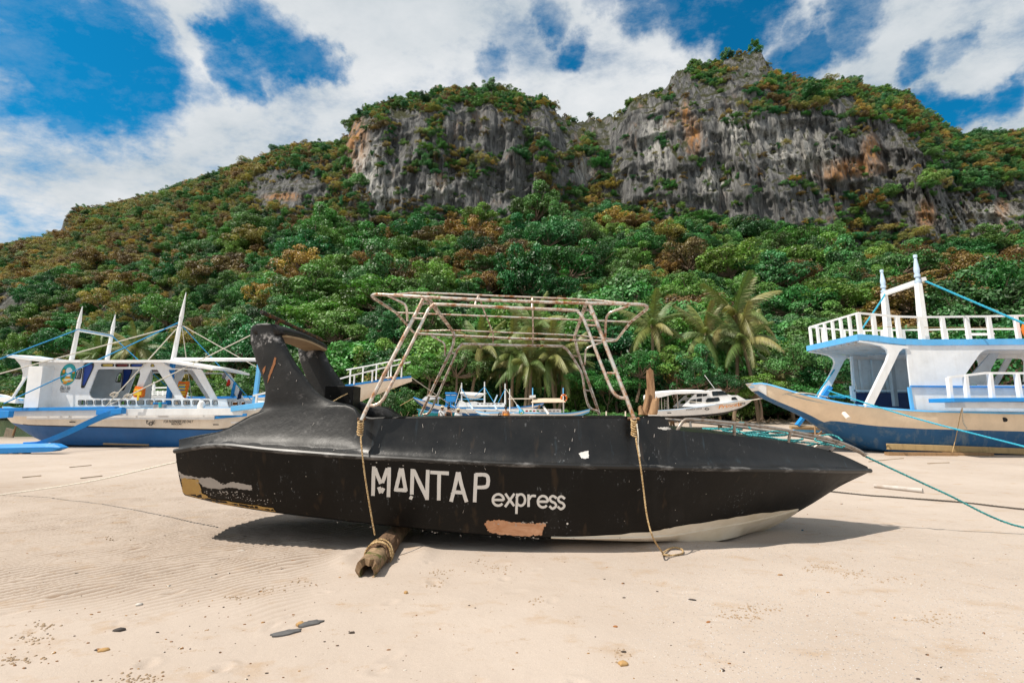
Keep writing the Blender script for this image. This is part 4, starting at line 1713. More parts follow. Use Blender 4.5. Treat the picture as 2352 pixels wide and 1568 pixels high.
for _ in range(70):
    t = g2.random()
    x, y = 470 + 170 * t + g2.gauss(0, 14), 1128 + 22 * t + g2.gauss(0, 6)
    r = g2.uniform(.5, 1.5)
    sc.append([(x + r * math.cos(a * 1.26) * g2.uniform(.7, 1.4), y + r * math.sin(a * 1.26)) for a in range(5)])
for (x0, y0, x1, y1, n_) in ((1112, 1196, 1256, 1196, 26), (1112, 1228, 1250, 1230, 30), (456, 1098, 580, 1112, 22), (470, 1118, 570, 1124, 18), (640, 1180, 1100, 1222, 24), (980, 1232, 1290, 1236, 20), (420, 1045, 1900, 1084, 14), (1150, 1220, 1500, 1226, 18)):
    for _ in range(n_):
        t = g2.random()
        x, y = x0 + (x1 - x0) * t, y0 + (y1 - y0) * t + g2.gauss(0, 2.2)
        r = g2.uniform(.4, 1.3)
        sc.append([(x + 1.8 * r * math.cos(a * 1.26) * g2.uniform(.7, 1.4), y + r * math.sin(a * 1.26)) for a in range(5)])
decal('hull_chips', sc, M['peel'], hullbvh, boat)['kind'] = 'stuff'
# worn highlights of the gunwale edge
for i, (x0, x1) in enumerate(((1060, 1086), (1000, 1020), (1280, 1300))):
    pass
for (x, y) in ((807, 1149),):
    p = Q(656, 1122, 5.3)
    MB().tube([p + Vector((0, .03, 0)), p + Vector((0, -.02, 0))], .022, 10).build('drain_fitting', M['steel'], boat, smooth=True)
p = Q(438, 1047, 5.38)
MB().tube([p + Vector((0, .03, 0)), p + Vector((0, -.01, 0))], .012, 8).build('bolt', M['steel'], boat, smooth=True)

# ---- the arch over the stern
c2 = lambda x, y: (344.5 + .26856 * x, 648.9 + .26856 * y)
LEV = [(742, 594, 622, .030), (744.5, 584, 634, .062), (750, 579, 640, .078), (758, 577, 643.5, .085), (768, 576.5, 646.5, .088), (785, 577.5, 653, .090), (805, 582, 662, .090), (830, 590, 676.5, .09), (852, 598.5, 692, .09),
       (872, 607, 707, .09), (888, 611, 718.5, .09), (902, 612.5, 731, .09), (913, 612, 745, .09), (922, 610, 768, .09), (928, 608.5, 800, .09), (936, 605, 818, .09), (946, 597, 830, .088), (956, 586, 842, .085), (968, 562, 845, .08), (984, 522, 846, .06)]


def fin_sec(lv, far=False):
    y, xl, xr, th = lv
    u = min(1, max(0, (y - 742) / 240))
    Yn = float(np.interp(u, [0, .2, .45, .7, .84, 1], [5.35, 5.345, 5.34, 5.338, 5.338, 5.355])) + th
    a, b = Q(xl, y, Yn + th), Q(xr, y, Yn + th)
    out = []
    n = 12
    c, h = (a + b) / 2, (b - a) / 2
    for i in range(2 * n):
        t = 2 * math.pi * i / (2 * n)
        ct, s_t = math.cos(t), math.sin(t)
        ex = math.copysign(abs(ct) ** .55, ct)
        ey = math.copysign(abs(s_t) ** (.8 - .55 * u), s_t)
        w = th * (1 + .16 * (1 - u) * math.sin(3.1 * u + 2.2 * ex))
        out.append(c + h * ex + Vector((0, -w * ey, 0)))
    return [mir(p) for p in out] if far else out


finb = None
IA, IB = 1, 26
for far in (False, True):
    mb = MB()
    ss = []
    for i in range(len(LEV) - 1):
        for t in (0, .5):
            ss.append(fin_sec(tuple(LEV[i][q] * (1 - t) + LEV[i + 1][q] * t for q in range(4)), far))
    ss.append(fin_sec(LEV[-1], far))
    mb.loft(ss, closed=True, cap0=True, cap1=True)
    if not far:
        finb = BVHTree.FromPolygons(mb.v, mb.f)
    # the foot of the leg runs out into the topside as one moulding
    ft = []
    for i in range(IA, IB + 1):
        sec = up_secs[i][1:]
        push = -.008 + .030 * max(0, (i - 20) / 6.0) ** 1.5 + .02 * max(0, (3 - i) / 3.0)
        o1 = [p + Vector((0, push, .0)) for p in sec]
        o2 = [p + Vector((0, .16, -.02)) for p in reversed(sec)]
        loop = o1 + o2
        ft.append([mir(p) for p in loop] if far else loop)
    mb.loft(ft, closed=True, cap0=True, cap1=True)
    leg = mb.build('arch_leg', M['archblack'], boat, smooth='all')
    rm = leg.modifiers.new('moulding', 'REMESH')
    rm.mode = 'VOXEL'
    rm.voxel_size = .016
    rm.use_smooth_shade = True
    sm_ = leg.modifiers.new('fair', 'SMOOTH')
    sm_.factor = .5
    sm_.iterations = 26
# cross beam
mb = MB()
ss = []
prof_n = [(581, 748), (590, 743), (612, 741.5), (630, 743.5), (641, 752), (644, 762), (641, 768), (610, 772), (584, 768), (578, 758)]
base = [Q(x, y, 5.44) for x, y in prof_n]
cb = sum(base, Vector()) / len(base)
for i in range(13):
    u = i / 12
    y = base[0].y + (2 * (YC - base[0].y)) * u
    arch = .035 * math.sin(math.pi * u)
    sec = []
    for p in base:
        d = p - cb
        sec.append(Vector((cb.x + d.x + .10 * math.sin(math.pi * u) * 0, y, cb.z + d.z * (.95 - .1 * math.sin(math.pi * u)) + arch)))
    ss.append(sec)
mb.loft(ss, closed=True, cap0=True, cap1=True)
mb.build('arch_beam', M['archblack'], boat, smooth='all')
# bare board under the beam, and its screws
zb_ = min(p.z for p in base)
xa, xb = base[8].x + .05, base[5].x - .005
y0, y1 = base[0].y + .10, 2 * YC - base[0].y - .10
bd = MB()
pr_ = []
for i in range(9):
    u = i / 8
    z = zb_ - .012 + .038 * math.sin(math.pi * (.06 + .88 * u)) + .02
    pr_.append([Vector((xa, y0 + (y1 - y0) * u, z)), Vector((xb + .03, y0 + (y1 - y0) * u, z + .015)), Vector((xb + .03, y0 + (y1 - y0) * u, z - .01)), Vector((xa, y0 + (y1 - y0) * u, z - .03))])
bd.loft(pr_, closed=True, cap0=True, cap1=True)
board = bd.build('beam_board', M['plank'], boat)
# rod bolted on top
ra, rb = Q(601, 716.5, 5.30), Q(739, 780, 6.75)
tube_obj('arch_rod', [ra, rb], .024, M['rod'], boat, 8)
for u in (.22, .78):
    p = ra.lerp(rb, u)
    MB().bar(p + Vector((0, 0, -.16)), p, .03, .05).build('rod_bracket', M['rod'], boat)
# rust gouges
M['gouge'] = NT('rust_gouge').fin((.30, .12, .045), .8)
decal('rust_gouge', [ragged([(631, 820), (635, 822), (632, 838), (622, 862), (615, 880), (617, 862), (626, 838)], .5, 3, 9)], M['gouge'], finb, boat, .003)
decal('rust_gouge', [ragged([(608, 842), (611, 840), (609, 852), (605, 860), (603, 850)], .4, 3, 10)], M['gouge'], finb, boat, .003)
sc = []
for _ in range(14):
    x, y = g2.uniform(600, 720), g2.uniform(790, 960)
    if 600 + (y - 800) * .15 < x < 640 + (y - 790) * .5:
        sc.append(stroke([(x, y), (x + g2.uniform(-2, 3), y + g2.uniform(-6, 6))], g2.uniform(.5, 1.0), .2))
decal('arch_scratches', sc, M['peel'], finb, boat)['kind'] = 'stuff'
# box console in the stern
a0, a1 = Q(748, 886, 6.35), Q(812, 925, 6.35)
MB().box(((a0.x + a1.x) / 2, YC + .35, (a0.z + .45) / 2), (a1.x - a0.x, .3, a0.z - .45)).build('console_box', M['black'], boat, bevel=.01)

# ---- canopy frame
c3 = lambda x, y: (803.9 + .3174 * x, 631.6 + .3174 * y)


def c3p(L):
    return [Q(*c3(x, y), Y + .10) for x, y, Y in L]


TUBES = [
    ('canopy_hoop', .0215, [(83, 1050, 4.98), (140, 930, 5.02), (330, 560, 5.13), (500, 235, 5.23), (530, 172, 5.25), (548, 168, 5.33), (600, 225, 5.7), (680, 325, 6.4), (738, 400, 6.98), (752, 425, 7.05), (752, 460, 7.08), (735, 535, 7.12), (640, 735, 7.2), (510, 1012, 7.3)]),
    ('canopy_hoop', .0215, [(2058, 1045, 4.98), (2000, 890, 5.03), (1870, 560, 5.13), (1745, 240, 5.23), (1722, 205, 5.25), (1708, 210, 5.33), (1690, 255, 5.7), (1658, 350, 6.4), (1628, 430, 7.0), (1625, 450, 7.05), (1632, 480, 7.08), (1660, 590, 7.12), (1735, 800, 7.2), (1805, 1008, 7.3)]),
    ('side_hoop', .018, [(140, 942, 5.02), (185, 940, 5.02), (235, 905, 5.03), (275, 835, 5.04), (420, 550, 5.13), (545, 295, 5.2), (572, 245, 5.22), (605, 220, 5.22), (650, 212, 5.22), (1130, 235, 5.22), (1600, 255, 5.22), (1650, 268, 5.22), (1682, 305, 5.2), (1710, 365, 5.19), (1800, 600, 5.12), (1880, 800, 5.05), (1915, 860, 5.03), (1950, 885, 5.03), (1990, 890, 5.03)]),
    ('side_hoop', .018, [(530, 1010, 7.28), (565, 1000, 7.28), (598, 950, 7.26), (680, 765, 7.2), (765, 570, 7.12), (785, 525, 7.1), (808, 505, 7.1), (840, 498, 7.1), (1180, 508, 7.1), (1510, 514, 7.1), (1550, 525, 7.1), (1580, 550, 7.1), (1640, 640, 7.14), (1680, 720, 7.17), (1700, 850, 7.22), (1725, 940, 7.25), (1755, 970, 7.27), (1800, 985, 7.28)]),
    ('roof_bar', .011, [(165, 146, 5.15), (350, 138, 5.25), (550, 130, 5.3), (1130, 154, 5.3), (1710, 178, 5.3), (1900, 194, 5.22), (2080, 211, 5.12)]),
    ('roof_bar', .011, [(490, 407, 7.0), (750, 400, 6.9), (1180, 418, 6.9), (1620, 436, 6.9), (1925, 467, 7.0)]),
    ('roof_bar', .012, [(335, 272, 6.05), (1180, 305, 6.05), (2030, 340, 6.05)]),
    ('rafter', .011, [(553, 132, 5.3), (650, 268, 6.05), (748, 402, 6.9)]),
    ('rafter', .011, [(930, 150, 5.3), (985, 296, 6.05), (1035, 422, 6.9), (1035, 470, 7.05), (1034, 502, 7.1)]),
    ('rafter', .011, [(1320, 166, 5.3), (1323, 310, 6.05), (1325, 428, 6.9), (1322, 482, 7.05), (1320, 510, 7.1)]),
    ('rafter', .011, [(1715, 180, 5.3), (1670, 320, 6.05), (1627, 438, 6.9)]),
    ('strut', .012, [(904, 224, 5.22), (912, 190, 5.25), (930, 152, 5.3)]),
    ('strut', .012, [(1316, 244, 5.22), (1320, 166, 5.3)]),
    ('strut', .012, [(500, 235, 5.23), (515, 215, 5.28), (545, 205, 5.35), (570, 210, 5.5)]),
    ('strut', .012, [(1748, 285, 5.21), (1738, 265, 5.3), (1722, 252, 5.4), (1700, 256, 5.55)]),
    ('brace', .014, [(270, 148, 5.1), (370, 196, 5.12), (398, 215, 5.14), (410, 245, 5.16), (414, 290, 5.2), (416, 335, 5.22)]),
    ('brace', .014, [(2022, 221, 5.1), (1905, 262, 5.1), (1870, 282, 5.12), (1854, 315, 5.14), (1848, 380, 5.18), (1846, 465, 5.2)]),
    ('brace', .014, [(588, 438, 7.05), (655, 476, 7.06), (680, 495, 7.07), (688, 525, 7.08), (686, 585, 7.12)]),
    ('brace', .014, [(1820, 488, 7.05), (1735, 518, 7.06), (1710, 538, 7.07), (1702, 570, 7.09), (1700, 648, 7.13)]),
    ('rung', .0125, [(455, 312, 5.2), (525, 316, 5.2)]), ('rung', .0125, [(243, 742, 5.08), (312, 742, 5.08)]),
    ('rung', .0125, [(1715, 363, 5.19), (1785, 366, 5.19)]), ('rung', .0125, [(1858, 708, 5.08), (1928, 711, 5.08)]),
    ('rung', .0125, [(713, 563, 7.13), (765, 568, 7.13)]), ('rung', .0125, [(563, 875, 7.22), (622, 878, 7.22)]),
    ('rung', .0125, [(1605, 584, 7.13), (1660, 588, 7.13)]), ('rung', .0125, [(1700, 833, 7.22), (1752, 836, 7.22)]),
]
for nm, r_, L in TUBES:
    tube_obj(nm, catmull(c3p(L), 4), r_, M['steel'], boat, 10)
ring = [(160, 150, 5.18), (170, 142, 5.13), (200, 140, 5.1), (600, 162, 5.1), (1000, 182, 5.1), (1500, 199, 5.1), (2080, 211, 5.1), (2130, 217, 5.11), (2150, 228, 5.15), (2148, 246, 5.25), (2030, 340, 6.05), (1935, 462, 6.98), (1922, 473, 7.04), (1890, 479, 7.05),
        (1180, 458, 7.05), (505, 425, 7.05), (475, 420, 7.04), (455, 408, 6.98), (335, 272, 6.05), (175, 168, 5.28)]
tube_obj('roof_ring', c3p(ring), .018, M['steel'], boat, 10, closed=True)
# clamp bolts at the feet
for x, y in ((83, 1035), (2057, 1032)):
    p = Q(*c3(x, y), 5.1)
    MB().tube([p + Vector((-.05, .06, -.01)), p + Vector((.05, -.02, -.01))], .018, 8).build('foot_clamp', M['rod'], boat, smooth=True)

# ---- bow rail
def c7p(L):
    return [Q(1148.4 + .39063 * x, 918.7 + .39063 * y, Y) for x, y, Y in L]


BR = [(1043, 176, 5.36), (1056, 150, 5.36), (1080, 122, 5.37), (1115, 113, 5.38), (1240, 122, 5.42), (1380, 136, 5.48), (1540, 154, 5.58), (1700, 180, 5.71), (1850, 210, 5.85), (1985, 243, 5.98), (2080, 280, 6.06), (2130, 308, 6.10), (2146, 326, 6.115)]
rail = c7p(BR)
tube_obj('bow_rail', catmull(rail, 4), .019, M['rail'], boat, 10)
tube_obj('bow_rail', [mir(p) for p in catmull(rail, 4)], .019, M['rail'], boat, 10)
for L in ([(1376, 138, 5.48), (1378, 206, 5.5)], [(1708, 182, 5.71), (1694, 246, 5.75)], [(1990, 246, 5.98), (1940, 296, 5.96)]):
    a, b = c7p(L)
    tube_obj('rail_post', [a, b], .017, M['rail'], boat, 8)
    tube_obj('rail_post', [mir(a), mir(b)], .017, M['rail'], boat, 8)

# ------------------------------------------------------------------ ropes and log round the black boat
def twist(pts, r, n=3, pitch=9.0, sub=10):
    """three-strand laid rope along pts"""
    pts = [Vector(p) for p in pts]
    # resample evenly
    L = [0]
    for i in range(1, len(pts)):
        L.append(L[-1] + (pts[i] - pts[i - 1]).length)
    step = r * 1.1
    m = max(3, min(520, int(L[-1] / step)))
    path = []
    j = 0
    for i in range(m + 1):
        d = L[-1] * i / m
        while j < len(L) - 2 and L[j + 1] < d:
            j += 1
        s = L[j + 1] - L[j]
        path.append(pts[j].lerp(pts[j + 1], (d - L[j]) / s if s > 0 else 0))
    mb = MB()
    for k_ in range(n):
        st = []
        N = None
        for i, p in enumerate(path):
            t = (path[min(i + 1, m)] - path[max(i - 1, 0)]).normalized()
            if N is None:
                N = t.orthogonal().normalized()
            N = (N - t * N.dot(t)).normalized()
            B = t.cross(N)
            a = 2 * math.pi * (k_ / n) + i * step / (r * pitch) * 2 * math.pi
            st.append(p + (N * math.cos(a) + B * math.sin(a)) * r * .52)
        mb.tube(st, r * .56, 5)
    return mb


def rope(name, pts, r, mat, label, twisted=True, origin=None, group=None, sub=6):
    pts = catmull(pts, sub) if len(pts) > 2 else [Vector(p) for p in pts]
    mb = twist(pts, r) if twisted else MB().tube(pts, r, 6)
    o = mb.build(name, mat, None, smooth=True, origin=origin or tuple(pts[0]))
    return tag(o, label, 'rope', group)


def wraps(c, r, h, turns, seed, tilt=.4):
    g = random.Random(seed)
    out = []
    n = turns * 10
    for i in range(n + 1):
        a = 2 * math.pi * i / 10
        out.append(Vector(c) + Vector((r * math.cos(a) * g.uniform(.85, 1.15), r * math.sin(a) * g.uniform(.85, 1.15), -h * i / n + tilt * r * math.sin(a))))
    return out


kn1 = Q(829, 966, 5.06)
e1 = Q(862, 1233, 5.0)
pts = wraps(kn1, .026, .14, 6, 1) + [Q(829, 1005, 5.02), Q(831, 1030, 4.97), Q(838, 1090, 4.96), Q(849, 1160, 4.96), Q(861, 1228, 4.96)]
rope('mooring_rope', pts, .0085, M['ropetan'], 'tan rope knotted round the left canopy foot and hanging down to the log', sub=3)
kn2 = Q(1456, 962, 5.06)
g0 = G(1523, 1274)
lp = [G(1527, 1275, .012), G(1548, 1274, .012), G(1567, 1271, .012), G(1567, 1265, .015), G(1548, 1262.5, .015), G(1530, 1266, .02), G(1522, 1273, .02), G(1540, 1275, .025)]
pts = wraps(kn2, .027, .17, 7, 2) + [Q(1461, 1010, 5.02), Q(1468, 1050, 4.97), Q(1474, 1090, 4.96), Q(1480, 1140, 4.96), Q(1487, 1190, 4.95), Q(1500, 1235, 4.93), g0 + Vector((0, 0, .012))] + lp
rope('mooring_rope', pts, .0085, M['ropetan'], 'tan rope tied at the right canopy foot, its end coiled on the sand', sub=3)
pts = [kn2 + Vector((.02, -.03, -.05)), Q(1466, 1000, 4.97), Q(1466, 1020, 4.97), Q(1470, 1048, 4.96)]
rope('rope_tail', pts, .006, M['ropewhite'], 'frayed pale rope tail hanging beside the right canopy foot knot', sub=3)
# sagging rope across the stern
rope('stern_rope', [Q(762, 924, 5.6), Q(790, 908, 6.2), Q(828, 893, 6.7)], .008, M['ropetan'], 'thin tan rope stretched over the stern behind the black arch leg', sub=5)

# log
la, lb = G(843, 1296, .10), Q(925, 1222, 6.1)
la = Vector((la.x, la.y, .06))
lb = P(903, 1230, 5.75)
lb.z = .10
lb.x += .14
log = thing('log', 'short hollow weathered log wedged under the stern with bark and rope round it', 'log', tuple(la))
ax = (lb - la).normalized()
sd_ = ax.cross(Vector((0, 0, 1))).normalized()
upv = sd_.cross(ax).normalized()
mb = MB()
ss = []
g3 = random.Random(9)
NL = 11
jag = [g3.uniform(-.02, .02) for _ in range(20)]
for u in np.linspace(0, 1, NL):
    p = la.lerp(lb, float(u))
    sec = []
    for i in range(20):
        a = 2 * math.pi * i / 20
        rr2 = .098 * (1 + .05 * math.sin(3 * a + 5 * u) + g3.uniform(-.02, .02))
        sec.append(p + (sd_ * math.cos(a) + upv * math.sin(a)) * rr2 + (ax * jag[i] if u == 0 else Vector()))
    ss.append(sec)
inner = []
for u in (0, .25):
    p = la.lerp(lb, u)
    inner.append([p + (sd_ * math.cos(2 * math.pi * i / 20) * .060 + upv * (math.sin(2 * math.pi * i / 20) * .062 - .026)) + (ax * jag[i] if u == 0 else Vector()) for i in range(20)])
mb.loft([inner[1], inner[0]] + ss, closed=True, cap0=True, cap1=True)
k = NT('log_wood')
a = k.noise(7, 6, .7, (1, 1, 1), 1)
k.bump(k.noise(30, 5, .7), .8, .01)
col = k.mix(k.rng(a, .3, .65), (.10, .055, .025), (.36, .24, .14))
sp = k.n('ShaderNodeTexNoise')
sp.inputs['Scale'].default_value = 5
col = k.mix(k.rng(k.noise(11, 4), .52, .62), col, (.10, .10, .02))
M['log'] = k.fin(col, .9)
mb.build('timber', M['log'], log, smooth=True)
bk = MB()
ss = []
for u in np.linspace(.20, .5, 7):
    p = la.lerp(lb, float(u))
    ss.append([p + (sd_ * math.cos(R(-20 + 220 * i / 16)) + upv * math.sin(R(-20 + 220 * i / 16))) * (.113 + g3.uniform(-.006, .008)) + ax * g3.uniform(-.03, .03) for i in range(17)])
bk.loft(ss)
k = NT('loose_bark')
k.bump(k.noise(18, 6, .75), .9, .02)
M['barkloose'] = k.fin(k.mix(k.noise(12, 5, .7), (.05, .028, .015), (.26, .15, .08)), .95)
bko = bk.build('bark', M['barkloose'], log)
sm = bko.modifiers.new('thick', 'SOLIDIFY')
sm.thickness = .012
wr = []
for i in range(34):
    a = 2 * math.pi * i / 11
    p = la.lerp(lb, .22 + .07 * i / 34 + .03 * math.sin(a * .5))
    wr.append(p + (sd_ * math.cos(a) + upv * math.sin(a)) * .126)
o = twist(catmull(wr, 2), .0085).build('log_lashing', M['ropetan'], None, smooth=True, origin=tuple(wr[0]))
tag(o, 'tan rope lashing wound round the bark of the log', 'rope')

# teal rope heaped on the foredeck and running away to the right
g4 = random.Random(3)
pts = []
for i in range(34):
    u = i / 33
    x = 1640 + 275 * u
    b = Q(x, 1000, 5.9)
    zt_ = np.interp(b.x, [p.x for p in T3], [p.z for p in T3])
    pts.append(Vector((b.x + .17 * math.cos(i * 1.05) * g4.uniform(.6, 1.6), YC + (.16 * math.sin(i * 1.05)) * g4.uniform(.4, 1.2) * (1.2 - u), zt_ + .05 * (1 - .4 * u) + g4.uniform(0, .03))))
o = twist(catmull(pts, 4), .0105)
# allow a long rope: built in two lengths
o = o.build('coiled_rope', M['ropeteal'], None, smooth=True, origin=tuple(pts[0]))
tag(o, 'teal laid rope heaped in loose coils on the black foredeck', 'rope')
for (x, y, Y, rx, ry) in ((1705, 985, 5.75, .10, .11), (1775, 1000, 5.85, .22, .06), (1905, 1012, 6.0, .16, .10)):
    c = Q(x, y, Y)
    L = [c + Vector((rx * math.cos(a), .12 * math.sin(a), ry * math.sin(a) * .6 + .02 * math.sin(2 * a))) for a in np.linspace(0, 5.6, 12)]
    tag(twist(catmull(L, 4), .0105).build('rope_loop', M['ropeteal'], None, smooth=True, origin=tuple(c)), {1705: 'upright teal rope loop by the first post of the bow rail', 1775: 'wide teal rope loop by the second post of the bow rail', 1905: 'teal rope knot at the foremost post of the bow rail'}[x], 'rope')
s0, s1 = Q(1984, 1046, 6.12), Q(2352, 1211, 5.95)
end = s0 + (s1 - s0) * 1.75
end = Vector((end.x, end.y, .02))
pts = [s0, s0.lerp(s1, .5) + Vector((0, 0, -.015)), s1, end]
tag(twist(catmull(pts, 8), .0125).build('mooring_rope', M['ropeteal'], None, smooth=True, origin=tuple(s0)), 'long teal rope running from the bow tip down to the sand at right', 'rope')
# left mooring line
s0 = Q(402, 1060, 6.0)
s0.x += .02
e0 = G(-260, 1172, .015)
mid = P(0, 1135, e0.y * .75 + s0.y * .25)
pts = [s0, P(200, 1106, 7.3), P(0, 1136, 8.1), e0]
rope('mooring_rope', pts, .011, M['ropewhite'], 'pale rope running from the black stern across the sand to the left', sub=10)
# dark rope on the sand
pts = [G(1700, 1100, .012), G(1935, 1131, .012), G(2060, 1141, .012), G(2200, 1152, .012), G(2352, 1169, .012), G(2560, 1186, .012)]
rope('ground_rope', pts, .014, M['ropedark'], 'thin dark rope lying straight on the sand beyond the bow', sub=10)
# grey pole on the sand
a, b = G(2008, 1115, .035), G(2119, 1126, .04)
mb = MB().tube([a, a.lerp(b, .5), b], [.035, .04, .045], 10)
o = mb.build('pole', paint('bleached_pole', (.50, .46, .42), (.3, .2, .13), .6, .8), None, smooth=True, origin=tuple(a))
tag(o, 'short bleached pole lying on the sand beyond the bow', 'pole')

# ------------------------------------------------------------------ lettering
def text_mesh(body, height, shear=0.0, bold=0.0, sx=1.0):
    cu = bpy.data.curves.new('lettering', 'FONT')
    cu.body = body
    cu.size = height * 1.4
    cu.shear = shear
    cu.offset = bold
    cu.align_x = 'CENTER'
    cu.align_y = 'CENTER'
    cu.resolution_u = 3
    ob = bpy.data.objects.new('lettering', cu)
    COL.objects.link(ob)
    dg = bpy.context.evaluated_depsgraph_get()
    me = bpy.data.meshes.new_from_object(ob.evaluated_get(dg))
    vs = [Vector((v.co.x * sx, 0, v.co.y)) for v in me.vertices]
    fs = [tuple(p.vertices) for p in me.polygons]
    bpy.data.objects.remove(ob)
    bpy.data.meshes.remove(me)
    return vs, fs


def lettering(body, c, height, mat, parent, shear=0.0, bold=0.0, sx=1.0, rot=0.0, name='lettering', slope=None, width=None):
    vs, fs = text_mesh(body, height, shear, bold, sx)
    if width:
        w = max(v.x for v in vs) - min(v.x for v in vs)
        hh = max(v.z for v in vs) - min(v.z for v in vs)
        vs = [Vector((v.x * width / w, 0, v.z * height / hh)) for v in vs]
    m = Matrix.Rotation(rot, 3, 'Y')
    mb = MB()
    out = []
    for v in vs:
        p = m @ v
        if slope is not None:
            p = p + Vector((0, slope(p), 0))
        out.append(Vector(c) + p)
    mb.add(out, fs)
    o = mb.build(name, mat, parent, recalc=False)
    bm = bmesh.new()
    bm.from_mesh(o.data)
    for f in bm.faces:
        if f.normal.y > 0:
            f.normal_flip()
    bm.to_mesh(o.data)
    bm.free()
    return o


def hull_shell(name_root, parent, sheer, bilge, keel, yc, mats, split=.45, dens=4, waterline=None, black_line=False):
    """canoe-like hull: near sheer, bilge and keel lines mirrored about yc; topsides above the waterline, bottom below"""
    A, Bq, Kq = catmull(sheer, dens), catmull(bilge, dens), catmull(keel, dens)
    mm = lambda p: Vector((p.x, 2 * yc - p.y, p.z))
    up, low = MB(), MB()
    us, ls = [], []
    wl_ = []
    for i in range(len(A)):
        a, b, k_ = A[i], Bq[i], Kq[i]
        w = a.lerp(b, split) if waterline is None else a.lerp(b, min(.97, max(.05, (a.z - waterline(a.x)) / max(.02, a.z - b.z))))
        w.y -= .04 * abs(a.y - yc)
        wl_.append(w)
        us.append([a, a.lerp(w, .5) + Vector((0, -.03 * abs(a.y - yc), 0)), w])
        q1 = w.lerp(b, .5) + Vector((0, -.05 * abs(b.y - yc), 0))
        ls.append([w, q1, b, b.lerp(k_, .5) + Vector((0, 0, -.0)), k_])
    for f in (lambda s: s, lambda s: [mm(p) for p in s]):
        up.loft([f(s) for s in us])
        low.loft([f(s) for s in ls])
    for mb, ss in ((up, us), (low, ls)):
        for e in (0, -1):
            s = ss[e]
            loop = s + [mm(p) for p in reversed(s)]
            mb.add(loop, [tuple(range(len(loop)))])
    ou = up.build('hull', mats[0], parent, smooth=True)
    ol = low.build('hull_bottom', mats[1], parent, smooth=True)
    return A, wl_, us


# ------------------------------------------------------------------ left: striped outrigger boat with the emblem
LA = lambda x, y: (.26372 * x, 648.9 + .26372 * y)


def LP(x, y, Y=19.9):
    return P(*LA(x, y), Y)


LYC = 20.95
lb = thing('outrigger_boat', 'white outrigger boat with blue bottom and oval emblem on its cabin, stern to the left', 'boat', (LP(1000, 1430).x, LYC, 0))
sheer = [LP(20, 1075, 20.8), LP(60, 1120, 20.3), LP(150, 1135, 19.85), LP(450, 1142, 19.62), LP(1000, 1145, 19.6), LP(1500, 1145, 19.6), LP(1900, 1140, 19.75), LP(2150, 1118, 20.2), LP(2350, 1085, 20.6), LP(2560, 1040, 20.93)]
bilge = [LP(25, 1125, 20.9), LP(75, 1185, 20.7), LP(170, 1265, 20.5), LP(440, 1395, 20.1), LP(1000, 1418, 19.95), LP(1500, 1428, 19.95), LP(1900, 1425, 20.1), LP(2150, 1390, 20.5), LP(2350, 1270, 20.85), LP(2540, 1090, 20.94)]
keel = [Vector((p.x, LYC, max(-.02, p.z - [.02, .05, .15, .2, .1, .05, .05, .05, .05, .02][i]))) for i, p in enumerate(bilge)]
wz0, wz1 = LP(170, 1222, 20.3), LP(1900, 1284, 19.8)
A, wls, us = hull_shell('l', lb, sheer, bilge, keel, LYC, (M['cream'], M['hullblue']), waterline=lambda x: float(np.interp(x, [wz0.x, LP(330, 1243, 20).x, wz1.x, wz1.x + 3], [wz0.z, LP(330, 1243, 20).z, wz1.z, wz1.z + .5])))
sb = [w + Vector((0, -.012, .03)) for w in wls[9:31]]
MB().loft([[p + Vector((0, .004, .035)), p + Vector((0, -.006, 0)), p + Vector((0, .004, -.035))] for p in sb]).build('waterline_stripe', M['ink'], lb)
# deck of the hull
dk = MB()
dk.loft([[p + Vector((0, 0, -.02)), Vector((p.x, 2 * LYC - p.y, p.z - .02))] for p in A])
dk.build('deck', M['lightblue'], lb)
# white upper strake and side deck beam
mb = MB()
a, b = LP(-60, 1133, 19.35), LP(2110, 1122, 19.35)
mb.bar(a, b, .10, .30)
mb.build('side_beam', M['white'], lb, bevel=.01)
mb = MB()
mb.bar(LP(240, 1168, 19.52), LP(1870, 1172, 19.52), .06, .20)
mb.build('side_plank', M['white'], lb, bevel=.008)
MB().bar(LP(-60, 1107, 19.2), LP(1020, 1092, 19.2), .22, .14).build('deck_plank', M['blue'], lb, bevel=.01)
MB().bar(LP(1030, 1097, 19.6), LP(2020, 1090, 19.6), .3, .05).build('deck_plank', M['lightblue'], lb, bevel=.008)
MB().bar(LP(1850, 1176, 19.55), LP(2150, 1150, 19.7), .08, .12).build('bow_plank', M['blue'], lb, bevel=.01)
MB().bar(LP(2020, 1100, 19.3), LP(2330, 1058, 19.1), .16, .22).build('outrigger_arm', M['lightblue'], lb, bevel=.012)

# cabin sides: plates with the openings cut out, near and far
TH = .05


def cab_loop(L, Y, r=.0, dx=0.0):
    return [LP(x, y, Y) for x, y in L]


